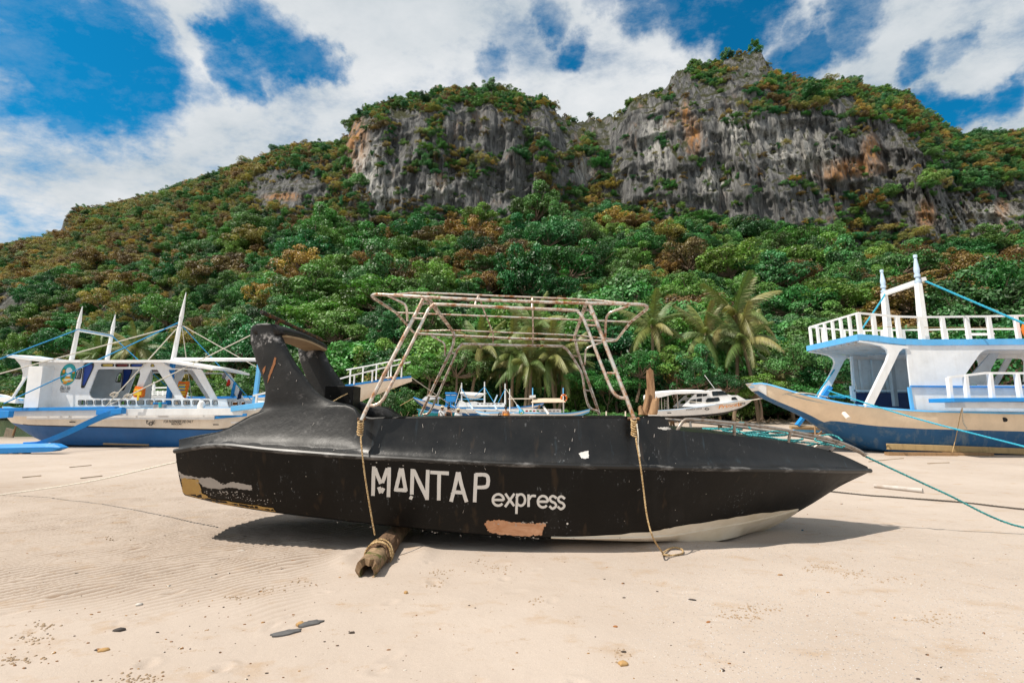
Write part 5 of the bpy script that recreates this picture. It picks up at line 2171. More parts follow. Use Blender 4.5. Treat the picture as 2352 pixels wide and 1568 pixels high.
outer = [(340, 690), (1420, 688), (1440, 712), (1500, 745), (1745, 752), (1760, 765), (1892, 1014), (1968, 1014), (1990, 1085), (340, 1085)]
holes_ = [
    [(850, 752), (1212, 752), (1226, 790), (1165, 985), (1140, 1008), (800, 1008), (772, 960)],
    [(1312, 758), (1372, 758), (1532, 1008), (1222, 1008), (1205, 990)],
    [(1462, 758), (1672, 758), (1688, 775), (1832, 1008), (1606, 1008), (1592, 998)],
    [(700, 750), (718, 752), (704, 836), (660, 834), (676, 775)],
    [(752, 708), (816, 708), (812, 745), (738, 905), (714, 906), (735, 720)],
    [(888, 708), (992, 708), (990, 730), (890, 730)], [(1012, 708), (1120, 708), (1118, 732), (1014, 732)], [(1142, 708), (1250, 708), (1246, 732), (1142, 732)],
    [(1314, 732), (1322, 708), (1338, 708), (1350, 732)],
]
ports = [684, 754, 826, 900, 972, 1046, 1122, 1198, 1278, 1356, 1437, 1517, 1598, 1680, 1768, 1850]
for x in ports:
    w = 56 if x < 1800 else 44
    holes_.append([(x, 1023), (x + w, 1023), (x + w + 2, 1062), (x, 1062)])
dxf = 0
for Y, nm in ((19.9, 'near'), (21.95, 'far')):
    loops = [[LP(x, y, 19.9) for x, y in outer]] + [rounded([LP(x, y, 19.9) for x, y in h], .10 if len(h) > 6 else .05, 3) for h in holes_]
    loops = [[Vector((p.x, Y, p.z)) for p in lp] for lp in loops]
    mb = MB().plate(loops, (0, TH, 0))
    mb.build('cabin_side', M['white'], lb)
    # frames and coloured panes
    for hi, mt in ((4, 'panelblue'), (5, 'yellow'), (6, 'maroon'), (7, 'panelblue'), (8, 'yellow'), (3, None)):
        lp = loops[1 + hi]
        c = sum(lp, Vector()) / len(lp)
        big_ = [c + (p - c) * 1.10 + Vector((0, -.004, 0)) for p in lp]
        MB().plate([big_, [c + (p - c) * .93 + Vector((0, -.004, 0)) for p in lp]], (0, -.02, 0)).build('window_frame', M['blackplain'], lb)
        if mt:
            MB().plate([[p + Vector((0, .02, 0)) for p in lp]], (0, .012, 0)).build('window_pane', M[mt], lb)
    for j in range(len(ports)):
        lp = loops[1 + 9 + j]
        c = sum(lp, Vector()) / len(lp)
        MB().plate([[c + (p - c) * 1.06 + Vector((0, -.003, 0)) for p in lp], [c + (p - c) * .95 + Vector((0, -.003, 0)) for p in lp]], (0, -.012, 0)).build('porthole_rim', M['blackplain'], lb)
# end walls
x0 = LP(345, 900).x
MB().box((x0, 20.95, (LP(345, 690).z + LP(345, 1085).z) / 2), (.05, 1.98, LP(345, 690).z - LP(345, 1085).z - .06)).build('cabin_wall', M['white'], lb)
# inner floor and bench
zf = LP(1000, 1085).z
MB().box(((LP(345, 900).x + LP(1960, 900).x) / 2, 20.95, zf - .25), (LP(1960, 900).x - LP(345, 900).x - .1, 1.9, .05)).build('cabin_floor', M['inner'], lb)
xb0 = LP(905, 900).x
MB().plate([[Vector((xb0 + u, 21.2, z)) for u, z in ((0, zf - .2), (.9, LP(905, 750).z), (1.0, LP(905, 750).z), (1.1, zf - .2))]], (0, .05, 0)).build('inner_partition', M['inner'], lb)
# stern locker
zt0, zb0 = LP(300, 738).z, LP(300, 1090).z
l0, l1 = LP(243, 900, 19.4).x, LP(372, 900, 19.4).x
mb = MB()
bx = [Vector((LP(205, 1090, 19.4).x, 19.4, zb0)), Vector((LP(330, 1090, 19.4).x, 19.4, zb0)), Vector((LP(375, 736, 19.4).x, 19.4, zt0)), Vector((LP(250, 741, 19.4).x, 19.4, zt0))]
mb.plate([bx], (0, .9, 0))
mb.build('stern_locker', M['whiteclean'], lb, bevel=.01)
# roof
top = [(60, 628), (150, 643), (260, 658), (380, 668), (520, 673), (1000, 673), (1420, 672), (1640, 706), (1852, 742)]
pr_n = [LP(x, y, 19.55) for x, y in top]
mb = MB()
ss = []
for i, p in enumerate(pr_n):
    th_ = .10
    row = []
    for u in (0, .25, .5, .75, 1):
        row.append(Vector((p.x, 19.55 + 2.8 * u, p.z + .10 * math.sin(math.pi * u))))
    low_ = [Vector((q.x, q.y, q.z - th_)) for q in reversed(row)]
    ss.append(row + low_)
mb.loft(ss, closed=True, cap0=True, cap1=True)
mb.build('roof', M['white'], lb)
mb = MB()
mb.loft([[pr_n[i] + Vector((0, .01, .012)), pr_n[i] + Vector((0, 1.38, .012 + .10)), pr_n[i] + Vector((0, 2.79, .012))] for i in range(5)])
mb.build('roof_cover', M['bluegrey'], lb)
# stern brackets
for Y in (19.75, 22.0):
    L = [(130, 662), (260, 680), (262, 705), (270, 715), (240, 800), (105, 1010), (92, 1010), (190, 850), (200, 790), (180, 720)]
    MB().plate([[Vector((LP(x, y, 19.75).x, Y, LP(x, y, 19.75).z)) for x, y in L]], (0, .07, 0)).build('stern_bracket', M['white'], lb)
# stern rail and blue edge
tube_obj('stern_rail', [LP(-40, 970, 20.2), LP(60, 985, 20.1), LP(110, 1003, 20.0)], .03, M['white'], lb)
MB().bar(LP(-40, 1005, 20.4), LP(200, 1030, 20.1), .5, .22).build('stern_deck', M['white'], lb)
MB().bar(LP(-40, 985, 20.15), LP(200, 1022, 19.95), .06, .05).build('stern_edge', M['lightblue'], lb)


def spindle_mast(a, b, r, parent, mat, top=.38, name='mast'):
    """square post with turned rings and a pointed finial"""
    a, b = Vector(a), Vector(b)
    L = (b - a).length
    pts, rs = [], []
    def at_(t, rr):
        pts.append(a.lerp(b, t))
        rs.append(rr)
    k0 = 1 - top
    at_(0, r); at_(k0 * .9, r * .82); at_(k0 * .905, r * .6); at_(k0 * .93, r * .6)
    for i in range(5):
        t = k0 * .935 + i * .02
        at_(t, r * .85); at_(t + .01, r * .68)
    at_(k0 * .935 + .11, r * .9); at_(k0 * .935 + .13, r * .86)
    at_(.985, r * .16); at_(1, r * .05)
    return MB().tube(pts, rs, 8).build(name, mat, parent, smooth=True)


m1a, m1b = LP(624, 676, 20.0), LP(720, 205, 20.0)
m2a, m2b = LP(934, 672, 21.8), LP(1006, 275, 21.8)
m3a, m3b = LP(1508, 682, 20.6), LP(1622, 84, 20.6)
spindle_mast(m1a, m1b, .095, lb, M['whiteclean'])
spindle_mast(m2a, m2b, .095, lb, M['whiteclean'])
spindle_mast(m3a, m3b, .10, lb, M['whiteclean'], .45)
MB().bar(m1a.lerp(m1b, .56), m2a.lerp(m2b, .52), .10, .12).build('mast_crossbar', M['whiteclean'], lb)
MB().bar(LP(1462, 1085, 20.6), LP(1508, 690, 20.6), .16, .16).build('mast_foot', M['blue'], lb)
tube_obj('boom', [LP(1515, 668, 20.5), LP(2290, 672, 20.5)], .085, M['whiteclean'], lb)
MB().bar(LP(2212, 1090, 20.5), LP(2262, 705, 20.5), .15, .15).build('bow_post', M['lightblue'], lb)
MB().bar(LP(2205, 985, 20.4), LP(2330, 955, 20.4), .07, .08).build('bow_rail', M['white'], lb)
MB().bar(LP(2225, 1120, 20.4), LP(2238, 985, 20.4), .08, .08).build('rail_post', M['white'], lb)
# outrigger
MB().bar(LP(860, 1128, 18.9), LP(1080, 1118, 18.9), .25, .22).build('arm_block', M['blue'], lb, bevel=.015)
mb = MB()
pa = [LP(1075, 1110, 18.9), LP(930, 1150, 18.8), LP(780, 1215, 18.3), LP(560, 1318, 17.4), LP(380, 1388, 16.8), LP(300, 1400, 16.7), LP(222, 1402, 16.7)]
ss = []
for i, p in enumerate(catmull(pa, 3)):
    w = float(np.interp(i, [0, 6, 12, 18], [.26, .20, .15, .12]))
    ss.append([p + Vector((0, -.09, w / 2)), p + Vector((0, .09, w / 2)), p + Vector((0, .09, -w / 2)), p + Vector((0, -.09, -w / 2))])
mb.loft(ss, closed=True, cap0=True, cap1=True)
mb.build('outrigger_arm', M['blue'], lb, bevel=.012)
MB().bar(LP(-90, 1148, 18.7), LP(100, 1144, 18.7), .2, .36, .2, .26).build('outrigger_arm', M['blue'], lb, bevel=.012)
mb = MB()
ss = []
for (x, yt, yb) in ((-400, 1418, 1492), (0, 1406, 1486), (440, 1398, 1472), (500, 1402, 1466), (560, 1430, 1440)):
    a, b = LP(x, yt, 16.6), LP(x, yb, 16.6)
    h = (a.z - b.z)
    ss.append([Vector((a.x, 16.6 - .16, b.z)), Vector((a.x, 16.6 - .19, b.z + h * .6)), Vector((a.x, 16.6 - .10, a.z)), Vector((a.x, 16.6 + .14, a.z)), Vector((a.x, 16.6 + .19, b.z + h * .6)), Vector((a.x, 16.6 + .16, b.z))])
mb.loft(ss, closed=True, cap0=True, cap1=True)
mb.build('outrigger_float', M['blue'], lb, bevel=.01)
for x in (-120, 25, 130, 215):
    p = LP(x, 1498, 16.6)
    MB().box((p.x, 16.6, max(.05, p.z * .5)), (.12, .3, max(.1, p.z))).build('float_block', M['wood'], lb)
# rudder and shaft
tube_obj('rudder_shaft', [LP(150, 1222, 20.9), LP(112, 1330, 20.9)], .035, M['wood'], lb)
MB().plate([[LP(55, 1262, 20.9), LP(132, 1284, 20.9), LP(112, 1350, 20.9), LP(30, 1342, 20.9)]], (0, .05, 0)).build('rudder', paint('scuffed_grey', (.25, .21, .15), (.06, .05, .04), .5, .8, 6), lb)
tube_obj('keel_guard', [LP(905, 1402, 19.93), LP(1300, 1413, 19.9)], .045, M['plank'], lb)
# scuppers and markings on the near topside
for (x, y) in ((602, 1210), (1853, 1232)):
    MB().plate([[LP(x, y - 2, 19.56), LP(x + 48, y - 1, 19.56), LP(x + 52, y + 7, 19.56), LP(x + 5, y + 8, 19.56)]], (0, .03, 0)).build('scupper', M['ink'], lb)
MB().bar(LP(2015, 1217, 19.65), LP(2110, 1217, 19.7), .05, .06).build('rubbing_block', M['white'], lb)
YF = 19.50
lettering('FOR PASSENGER USE ONLY', LP(1553, 1210, YF), .115, M['ink'], lb, 0, .004, width=1.24)
lettering('MAX.CAP.', LP(1540, 1231, YF), .075, M['ink'], lb, 0, .004, width=.44)
lettering('P', LP(1284, 1212, YF), .13, M['ink'], lb, -.2, .008, width=.09)
lettering('H', LP(1334, 1212, YF), .13, M['ink'], lb, .2, .008, width=.10)
mb = MB()
c = LP(1313, 1227, YF)
mb.plate([[c + Vector((.09 * math.cos(a), 0, .085 * math.sin(a))) for a in np.linspace(0, 6.283, 20, endpoint=False)], [c + Vector((.062 * math.cos(a), 0, .055 * math.sin(a))) for a in np.linspace(0, 6.283, 20, endpoint=False)]], (0, .012, 0))
mb.box(c + Vector((0, -.006, 0)), (.32, .010, .028))
mb.build('load_mark', M['ink'], lb)
lettering("Elsa's Isle", LP(566, 918, 19.88), .20, M['ink'], lb, .35, .002, width=.43)
lettering('TRAVEL & TOUR', LP(560, 948, 19.88), .06, M['ink'], lb, .15, .003, width=.35)
# oval emblem: printed shapes on a disc
c = LP(594, 799, 19.885)
ea, eb = .345, .475
ov = lambda s, n=28: [c + Vector((ea * s * math.cos(a), 0, eb * s * math.sin(a))) for a in np.linspace(0, 6.283, n, endpoint=False)]
emb = MB().plate([ov(1.0)], (0, .01, 0)).build('emblem', M['teal'], lb)
gE = random.Random(12)


def blob(cx, cz, rx, rz, mat, lay, n=14, wob=.15, nm='emblem_print'):
    pts = [c + Vector((cx * ea + rx * ea * math.cos(a) * (1 + gE.uniform(-wob, wob)), -.002 - .0022 * lay, cz * eb + rz * eb * math.sin(a) * (1 + gE.uniform(-wob, wob)))) for a in np.linspace(0, 6.283, n, endpoint=False)]
    MB().plate([pts], (0, .0015, 0)).build(nm, M[mat], emb)


blob(.05, .35, .42, .28, 'printwhite', 1)
blob(.0, -.02, .45, .16, 'teal', 2)
blob(.08, -.08, .30, .10, 'printwhite', 3, wob=.05)
blob(-.62, .05, .26, .55, 'printgreen', 2)
blob(.68, .05, .22, .45, 'printgreen', 2)
blob(-.55, .28, .18, .15, 'printorange', 4)
blob(.66, .22, .17, .14, 'printorange', 4)
blob(-.66, -.15, .12, .10, 'red', 4)
blob(.05, -.26, .36, .07, 'printorange', 4, wob=.05)
blob(.02, -.52, .72, .20, 'printyellow', 4)
blob(.12, -.50, .45, .09, 'printwhite', 5)
blob(.3, -.62, .22, .10, 'printorange', 6)
blob(-.2, -.78, .30, .10, 'printorange', 6)
# rigging of the left boat
RL = [
    ('ropeblue', [LP(-80, 695, 18.6), LP(676, 410, 19.95)], 'blue stay from the left mast of the emblem boat down to the left edge', .030),
    ('ropeblue', [LP(680, 408, 19.95), LP(975, 462, 21.75)], 'blue rope along the crossbar between the mast pair', .028),
    ('ropeblue', [LP(978, 464, 21.75), LP(1440, 890, 22.4)], 'blue stay running down behind the cabin from the second mast', .030),
    ('ropeblue', [LP(1555, 348, 20.6), LP(35, 1052, 18.7)], 'blue stay from the tall mast across the emblem to the stern', .030),
    ('ropeblue', [LP(1590, 380, 20.6), LP(2190, 1025, 21.3)], 'blue line hung with clothes beside the tall mast', .026),
    ('ropewhite', [LP(1540, 375, 20.6), LP(-80, 815, 18.6)], 'white stay crossing the mast pair of the emblem boat', .030),
    ('ropewhite', [LP(1540, 400, 20.6), LP(920, 1080, 18.9)], 'white stay from the tall mast to the blue arm block', .030),
    ('ropewhite', [LP(1585, 378, 20.6), LP(1670, 1010, 22.3)], 'thin white stay dropping behind the last cabin pillar', .022),
    ('ropewhite', [LP(1592, 375, 20.6), LP(2300, 772, 20.9)], 'white stay from the tall mast towards the black arch', .028),
    ('ropewhite', [LP(955, 1062, 18.9), LP(1150, 970, 19.1), LP(2290, 405, 20.4)], 'white rope rising across the cabin pillars to the black arch', .030),
]
for mt, pts, lab, r_ in RL:
    rope('rigging_rope', pts, r_ * .8, M[mt], lab, twisted=False, sub=6)
for x, y, Y in ((1000, 975, 18.9), (1120, 990, 19.05)):
    c_ = LP(x, y, Y)
    pts = [c_ + Vector((.18 * math.cos(a * 1.9) * (.6 + .1 * (a % 3)), .05 * math.sin(a), .10 * math.sin(a * 1.9))) for a in range(9)]
    tag(MB().tube(catmull(pts, 4), .03, 6).build('rope_knot', M['ropewhite'], None, smooth=True, origin=tuple(c_)), 'white rope knot in front of the big cabin window' if x < 1100 else 'white rope knot beside the orange life jacket', 'rope')


def hung_cloth(pts_px, Y, mat, lab, fold=.06):
    L = [LP(x, y, Y) for x, y in pts_px]
    c_ = sum(L, Vector()) / len(L)
    mb = MB()
    n = len(L)
    rows = []
    ztop, zbot = max(p.z for p in L), min(p.z for p in L)
    for i in range(13):
        z = ztop + (zbot - ztop) * i / 12
        xs_ = []
        for a, b in zip(L, L[1:] + L[:1]):
            if (a.z - z) * (b.z - z) <= 0 and abs(a.z - b.z) > 1e-6:
                xs_.append(a.x + (b.x - a.x) * (z - a.z) / (b.z - a.z))
        if len(xs_) < 2:
            continue
        x0_, x1_ = min(xs_), max(xs_)
        rows.append([Vector((x0_ + (x1_ - x0_) * u, Y + fold * math.sin(u * 14 + i * .4), z)) for u in np.linspace(0, 1, 9)])
    mb.loft(rows)
    mb.loft([[p + Vector((0, .03, 0)) for p in r] for r in rows])
    tag(mb.build('hanging_cloth', mat, None, smooth='all', origin=tuple(c_)), lab, 'cloth')


hung_cloth([(1965, 785), (1950, 790), (1935, 830), (1952, 838), (1968, 815)], 21.0, M['clothgrey'], 'small grey cloth pegged highest on the clothes line')
hung_cloth([(1992, 842), (2006, 880), (1996, 898), (1975, 900), (1978, 870)], 21.0, M['clothred'], 'small red cloth on the clothes line')
hung_cloth([(2038, 862), (2050, 870), (2040, 960), (2035, 1000), (2012, 995), (2020, 930)], 21.1, M['clothblue'], 'long bright blue cloth hanging on the clothes line')
hung_cloth([(2090, 935), (2105, 950), (2100, 1010), (2070, 1015), (2075, 970)], 21.2, M['clothdark'], 'dark cloth lowest on the clothes line')


def life_jacket(L, Y, mats, lab):
    t = thing('life_jacket', lab, 'life jacket', tuple(LP(*L[0], Y)))
    pts = [LP(x, y, Y) for x, y in L]
    MB().plate([rounded(pts, .08, 2)], (0, .14, 0)).build('shell', mats[0], t, bevel=.03)
    c_ = sum(pts, Vector()) / len(pts)
    w = max(p.x for p in pts) - min(p.x for p in pts)
    zs = [p.z for p in pts]
    for u in ((.25, .4, .62) if len(mats) < 3 else (.22, .36, .55, .72)):
        z = min(zs) + (max(zs) - min(zs)) * u
        sh = (u - .5) * (pts[0].x - pts[-1].x) * 0
        MB().box((c_.x + sh, Y - .02, z), (w * .72, .04, .07)).build('strap', M['strap'], t)
    if len(mats) > 1:
        z = min(zs) + (max(zs) - min(zs)) * .62
        MB().box((c_.x - .02, Y - .012, z), (w * .62, .03, (max(zs) - min(zs)) * .34)).build('front_panel', mats[1], t, bevel=.02)
    MB().box((c_.x + w * .1, Y - .03, min(zs) - .02), (.08, .03, .22)).build('strap', M['strap'], t)


life_jacket([(1180, 895), (1205, 905), (1225, 912), (1250, 905), (1246, 940), (1240, 998), (1160, 998), (1158, 960)], 19.75, (M['orange'],), 'orange life jacket with yellow straps hung on the middle cabin pillar')
life_jacket([(1560, 850), (1580, 866), (1612, 860), (1636, 854), (1630, 900), (1600, 1010), (1560, 990), (1538, 930)], 20.4, (M['orange'], M['clothblue'], 1), 'orange and blue life jackets with yellow straps hung inside the last cabin opening')
# engine-like clutter on the side deck
t = thing('deck_box', 'small blue and grey pump rack on the side deck of the emblem boat', 'box', tuple(LP(1400, 1085, 19.5)))
MB().bar(LP(1350, 1052, 19.5), LP(1440, 1050, 19.5), .2, .09).build('lid', M['blue'], t)
MB().bar(LP(1352, 1078, 19.5), LP(1438, 1076, 19.5), .2, .2).build('body', M['clothgrey'], t)
MB().tube([LP(1398, 1085, 19.4), LP(1396, 1040, 19.4)], .06, 8).build('bottle', M['teal'], t, smooth=True)
t = thing('plastic_bag', 'white plastic bag lying on the side deck near the last portholes', 'bag', tuple(LP(1755, 1085, 19.5)))
MB().ell(LP(1755, 1068, 19.5), .14, .12, .22, 9, 6, .03).build('bag_body', M['whiteclean'], t, smooth='all')
MB().tube([LP(1755, 1050, 19.5), LP(1757, 1035, 19.5)], [.03, .06], 6).build('bag_top', M['whiteclean'], t)

# ------------------------------------------------------------------ railed boat behind it, its bow rising to the right
C2 = lambda x, y, Y: P(344.5 + .26856 * x, 648.9 + .26856 * y, Y)
RY = 25.0
rb_ = thing('outrigger_boat', 'white boat with balustraded upper deck and rising cream bow behind the black arch', 'boat', (C2(1500, 1000, RY).x, RY + 1.2, 0.2))
sheer = [C2(-100, 985, RY), C2(900, 975, RY), C2(1380, 925, RY), C2(1800, 862, RY + .3), C2(2100, 820, RY + .8), C2(2235, 805, RY + 1.15)]
bilge = [C2(-100, 1180, RY + .3), C2(900, 1180, RY + .3), C2(1400, 1160, RY + .5), C2(1800, 990, RY + .7), C2(2100, 880, RY + 1.0), C2(2240, 832, RY + 1.18)]
keel = [Vector((p.x, RY + 1.2, p.z - .08)) for p in bilge]
A2, w2, _ = hull_shell('r', rb_, sheer, bilge, keel, RY + 1.2, (M['cream'], M['cream']))
MB().loft([[p + Vector((0, -.03, .06)), p + Vector((0, -.03, -.06))] for p in A2]).build('sheer_stripe', M['blue'], rb_)
MB().loft([[p + Vector((0, 0, .0)), Vector((p.x, 2 * (RY + 1.2) - p.y, p.z))] for p in A2]).build('deck', M['white'], rb_)
for far in (0, 1):
    Yr_ = RY + .1 + far * .9
    tops = [C2(1372, 820 - 25 * far, RY + .1), C2(1700, 742, RY + .3), C2(2228, 680, RY + .8)] if not far else [C2(1372, 810, RY + .1), C2(1690, 745, RY + .9), C2(2150, 655, RY + 1.5)]
    if far:
        tops = [C2(1680, 745, RY + 1.4), C2(1900, 705, RY + 1.5), C2(2150, 655, RY + 1.5)]
    else:
        tops = [C2(1420, 880, RY + .1), C2(1700, 800, RY + .2), C2(2000, 727, RY + .5), C2(2228, 678, RY + .9)]
    for a, b in zip(tops, tops[1:]):
        MB().bar(a, b, .07, .07).build('hand_rail', M['white'], rb_)
    n = 6
    tt_ = catmull(tops, 6)
    for i in range(1, len(tt_), 3):
        p = tt_[i]
        zz_ = np.interp(p.x, [q.x for q in A2], [q.z for q in A2])
        MB().tube([Vector((p.x, p.y, zz_)), Vector((p.x, p.y, (zz_ + p.z) / 2)), p], [.05, .035, .05], 6).build('baluster', M['white'], rb_)
MB().bar(C2(1370, 825, RY), C2(1470, 795, RY), .07, .07).build('hand_rail', M['white'], rb_)
MB().bar(C2(1440, 810, RY), C2(1440, 905, RY), .07, .07).build('baluster', M['white'], rb_)
# its upper deck seen through the emblem boat's cabin
LQ = lambda x, y: P(*LA(x, y), RY)
MB().bar(LQ(1160, 1000), LQ(1640, 1000), 2.0, .16).build('upper_deck', M['white'], rb_)
for (x0_, y0_, x1_, y1_) in ((1230, 918, 1480, 912), (1230, 950, 1480, 950), (1290, 968, 1640, 962), (1290, 985, 1640, 982), (1480, 905, 1480, 990)):
    MB().bar(LQ(x0_, y0_), LQ(x1_, y1_), .06, .07).build('hand_rail', M['white'], rb_)
for x in (1240, 1285, 1330, 1375, 1420, 1455, 1520, 1560, 1600):
    MB().bar(LQ(x, 1000), LQ(x, 940), .05, .05).build('baluster', M['white'], rb_)
for x, yb_, yt_ in ((1288, 940, 850), (1340, 940, 862)):
    MB().tube([LQ(x, yb_), LQ(x + 1, yt_ + 30), LQ(x + 2, yt_)], [.09, .07, .02], 6).build('mast', M['white'], rb_, smooth=True)
# boat low behind, with portholes
WY = 23.2
wb = thing('outrigger_boat', 'low white boat with square portholes just left of the black arch', 'boat', (C2(700, 1080, WY).x, WY + 1, 0.1))
lp0 = [C2(600, 1008, WY), C2(860, 1006, WY), C2(905, 1020, WY), C2(960, 1075, WY), C2(1000, 1150, WY), C2(560, 1150, WY)]
hs_ = [[C2(x, 1022, WY), C2(x + w, 1022, WY), C2(x + w, 1046, WY), C2(x, 1046, WY)] for x, w in ((655, 25), (702, 55), (778, 38), (850, 34))]
MB().plate([lp0] + hs_, (0, .06, 0)).build('cabin_side', M['white'], wb)
MB().plate([[p + Vector((0, 1.6, 0)) for p in lp0]], (0, .06, 0)).build('cabin_side', M['white'], wb)
MB().loft([[lp0[i], lp0[i] + Vector((0, 1.6, 0))] for i in (0, 1, 2, 3, 4)]).build('cabin_top', M['white'], wb)
MB().box(C2(730, 1040, WY + .5), (1.2, .4, .25)).build('orange_mat', M['orange'], wb)
hull_shell('w', wb, [C2(200, 1110, WY - .1), C2(600, 1110, WY - .2), C2(1100, 1060, WY + .3), C2(1600, 990, WY + .95)], [C2(200, 1170, WY), C2(600, 1180, WY), C2(1100, 1150, WY + .5), C2(1560, 1030, WY + .97)],
           [Vector((C2(x, 1180, WY).x, WY + 1, z)) for x, z in ((200, .1), (600, .1), (1100, .4), (1550, 1.0))], WY + 1, (M['white'], M['lightblue']))

# ------------------------------------------------------------------ right: two-deck outrigger boat
def RP(x, y, Y=15.9):
    return P(1722.6 + .3369 * x, 562.7 + .3369 * y, Y)


RYC = 17.3
rt = thing('outrigger_boat', 'large two-deck outrigger boat with cream and blue hull and pointed masts, bow to the left', 'boat', (RP(1300, 1440).x, RYC, 0))
sheer = [RP(20, 948, 17.05), RP(110, 950, 16.95), RP(335, 1014, 16.5), RP(480, 1048, 16.25), RP(700, 1090, 16.0), RP(1110, 1130, 15.75), RP(1500, 1142, 15.65), RP(1868, 1150, 15.6), RP(2600, 1150, 15.6)]
bilge = [RP(60, 990, 17.1), RP(140, 1045, 17.05), RP(380, 1150, 17.0), RP(500, 1215, 16.95), RP(720, 1335, 16.75), RP(1000, 1412, 16.3), RP(1500, 1432, 16.05), RP(1868, 1440, 16.0), RP(2600, 1445, 16.0)]
keel = [Vector((p.x, RYC, max(-.03, p.z - [.06, .06, .08, .1, .12, .12, .08, .05, .05][i]))) for i, p in enumerate(bilge)]
kt = paint('scraped_blue_bottom', (.012, .10, .25), (.20, .25, .27), .75, .6, 1.4)
wpts = [RP(60, 1200, 17), RP(300, 1240, 16.9), RP(480, 1196, 16.7), RP(800, 1230, 16.2), RP(1200, 1252, 15.9), RP(1868, 1270, 15.75), RP(2600, 1280, 15.75)]
A, wls, us = hull_shell('rt', rt, sheer, bilge, keel, RYC, (M['tan'], kt), waterline=lambda x: float(np.interp(x, [p.x for p in wpts], [p.z for p in wpts])))
MB().loft([[p + Vector((0, -.03, .045)), p + Vector((0, -.04, -.01)), p + Vector((0, .12, -.01)), p + Vector((0, .12, .045))] for p in A], closed=True, cap0=True, cap1=True).build('sheer_cap', M['lightblue'], rt)
MB().loft([[Vector((2 * 0 + p.x, 2 * RYC - p.y + .03, p.z + .06)), Vector((p.x, 2 * RYC - p.y - .12, p.z + .06)), Vector((p.x, 2 * RYC - p.y - .12, p.z - .03))] for p in A]).build('sheer_cap', M['lightblue'], rt)
MB().loft([[p + Vector((0, .1, -.12)), Vector((p.x, 2 * RYC - p.y - .1, p.z - .12))] for p in A]).build('fore_deck', M['lightblue'], rt)
# squared white bow end
e0, e1, e2 = A[0], us[0][1], wls[0]
mb = MB()
ln = [A[0] + Vector((-.02, -.02, .05)), A[4] + Vector((0, -.02, .04)), us[3][2] + Vector((0, -.03, 0)), us[0][2] + Vector((-.03, -.02, -.02))]
mb.add(ln + [Vector((p.x, 2 * RYC - p.y, p.z)) for p in ln], [(0, 1, 2, 3), (4, 7, 6, 5), (0, 3, 7, 4)])
mb.build('bow_end', M['white'], rt)
# fender timber, water outlet, hole
fl = [RP(935, 1372, 16.0), RP(1400, 1387, 15.85), RP(1868, 1405, 15.8), RP(2500, 1412, 15.8)]
for a, b in zip(fl, fl[1:]):
    MB().bar(a, b + (b - a) * .003, .10, .20).build('fender_timber', M['fender'], rt, bevel=.01)
tube_obj('outlet_pipe', [RP(640, 1148, 16.05), RP(672, 1182, 15.75)], .075, M['cream'], rt, 10)
MB().tube([RP(1735, 1189, 15.58), RP(1735, 1189, 15.66)], .075, 12).build('drain_hole', M['darkgap'], rt)
# cabin side
WYn = 15.95
wo_ = [(1062, 668), (2500, 668), (2500, 1138), (1112, 1128), (1098, 970), (1078, 800)]
op = [(1585, 712), (2080, 712), (2080, 955), (1470, 955), (1448, 930), (1462, 890)]
zs = lambda Y: Y
for Y in (WYn, 2 * RYC - WYn - .06):
    lo_ = [Vector((RP(x, y, WYn).x, Y, RP(x, y, WYn).z)) for x, y in wo_]
    lh = rounded([Vector((RP(x, y, WYn).x, Y, RP(x, y, WYn).z)) for x, y in op], .25, 4)
    lh2 = rounded([Vector((RP(x, y, WYn).x, Y, RP(x, y, WYn).z)) for x, y in ((2180, 712), (2440, 712), (2440, 955), (2160, 955))], .2, 4)
    MB().plate([lo_, lh, lh2], (0, .06, 0)).build('cabin_side', M['white'], rt)
MB().bar(RP(1095, 962, WYn - .04), RP(2500, 968, WYn - .04), .06, .05).build('side_stripe', M['blue'], rt)
MB().bar(RP(1084, 968, WYn - .02), RP(1108, 1128, WYn - .02), .07, .09).build('corner_post', M['lightblue'], rt)
# inner partitions
xi = RP(1480, 900).x
zt_, zb_ = RP(1500, 690, WYn).z, RP(1500, 1120, WYn).z
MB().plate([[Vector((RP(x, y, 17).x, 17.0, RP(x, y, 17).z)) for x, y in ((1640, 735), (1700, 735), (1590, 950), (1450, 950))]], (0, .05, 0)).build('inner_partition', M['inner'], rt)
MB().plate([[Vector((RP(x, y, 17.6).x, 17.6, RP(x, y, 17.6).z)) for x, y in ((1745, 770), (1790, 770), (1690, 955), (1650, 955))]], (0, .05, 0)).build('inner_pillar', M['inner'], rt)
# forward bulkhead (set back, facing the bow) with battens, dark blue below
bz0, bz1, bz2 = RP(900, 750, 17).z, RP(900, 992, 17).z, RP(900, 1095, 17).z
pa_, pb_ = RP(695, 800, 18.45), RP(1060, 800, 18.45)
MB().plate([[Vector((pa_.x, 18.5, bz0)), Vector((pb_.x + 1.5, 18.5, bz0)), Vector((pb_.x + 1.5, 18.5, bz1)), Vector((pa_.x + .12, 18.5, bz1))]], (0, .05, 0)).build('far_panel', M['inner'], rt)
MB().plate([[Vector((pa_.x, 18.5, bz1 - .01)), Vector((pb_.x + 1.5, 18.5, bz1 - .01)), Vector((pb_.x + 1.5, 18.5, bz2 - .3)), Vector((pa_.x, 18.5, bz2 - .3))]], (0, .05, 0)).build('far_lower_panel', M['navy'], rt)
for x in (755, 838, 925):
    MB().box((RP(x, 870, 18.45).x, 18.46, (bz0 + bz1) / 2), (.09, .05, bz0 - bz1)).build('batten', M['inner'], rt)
MB().bar(RP(695, 992, 18.40), RP(1120, 992, 18.40), .08, .06).build('panel_rail', M['white'], rt)
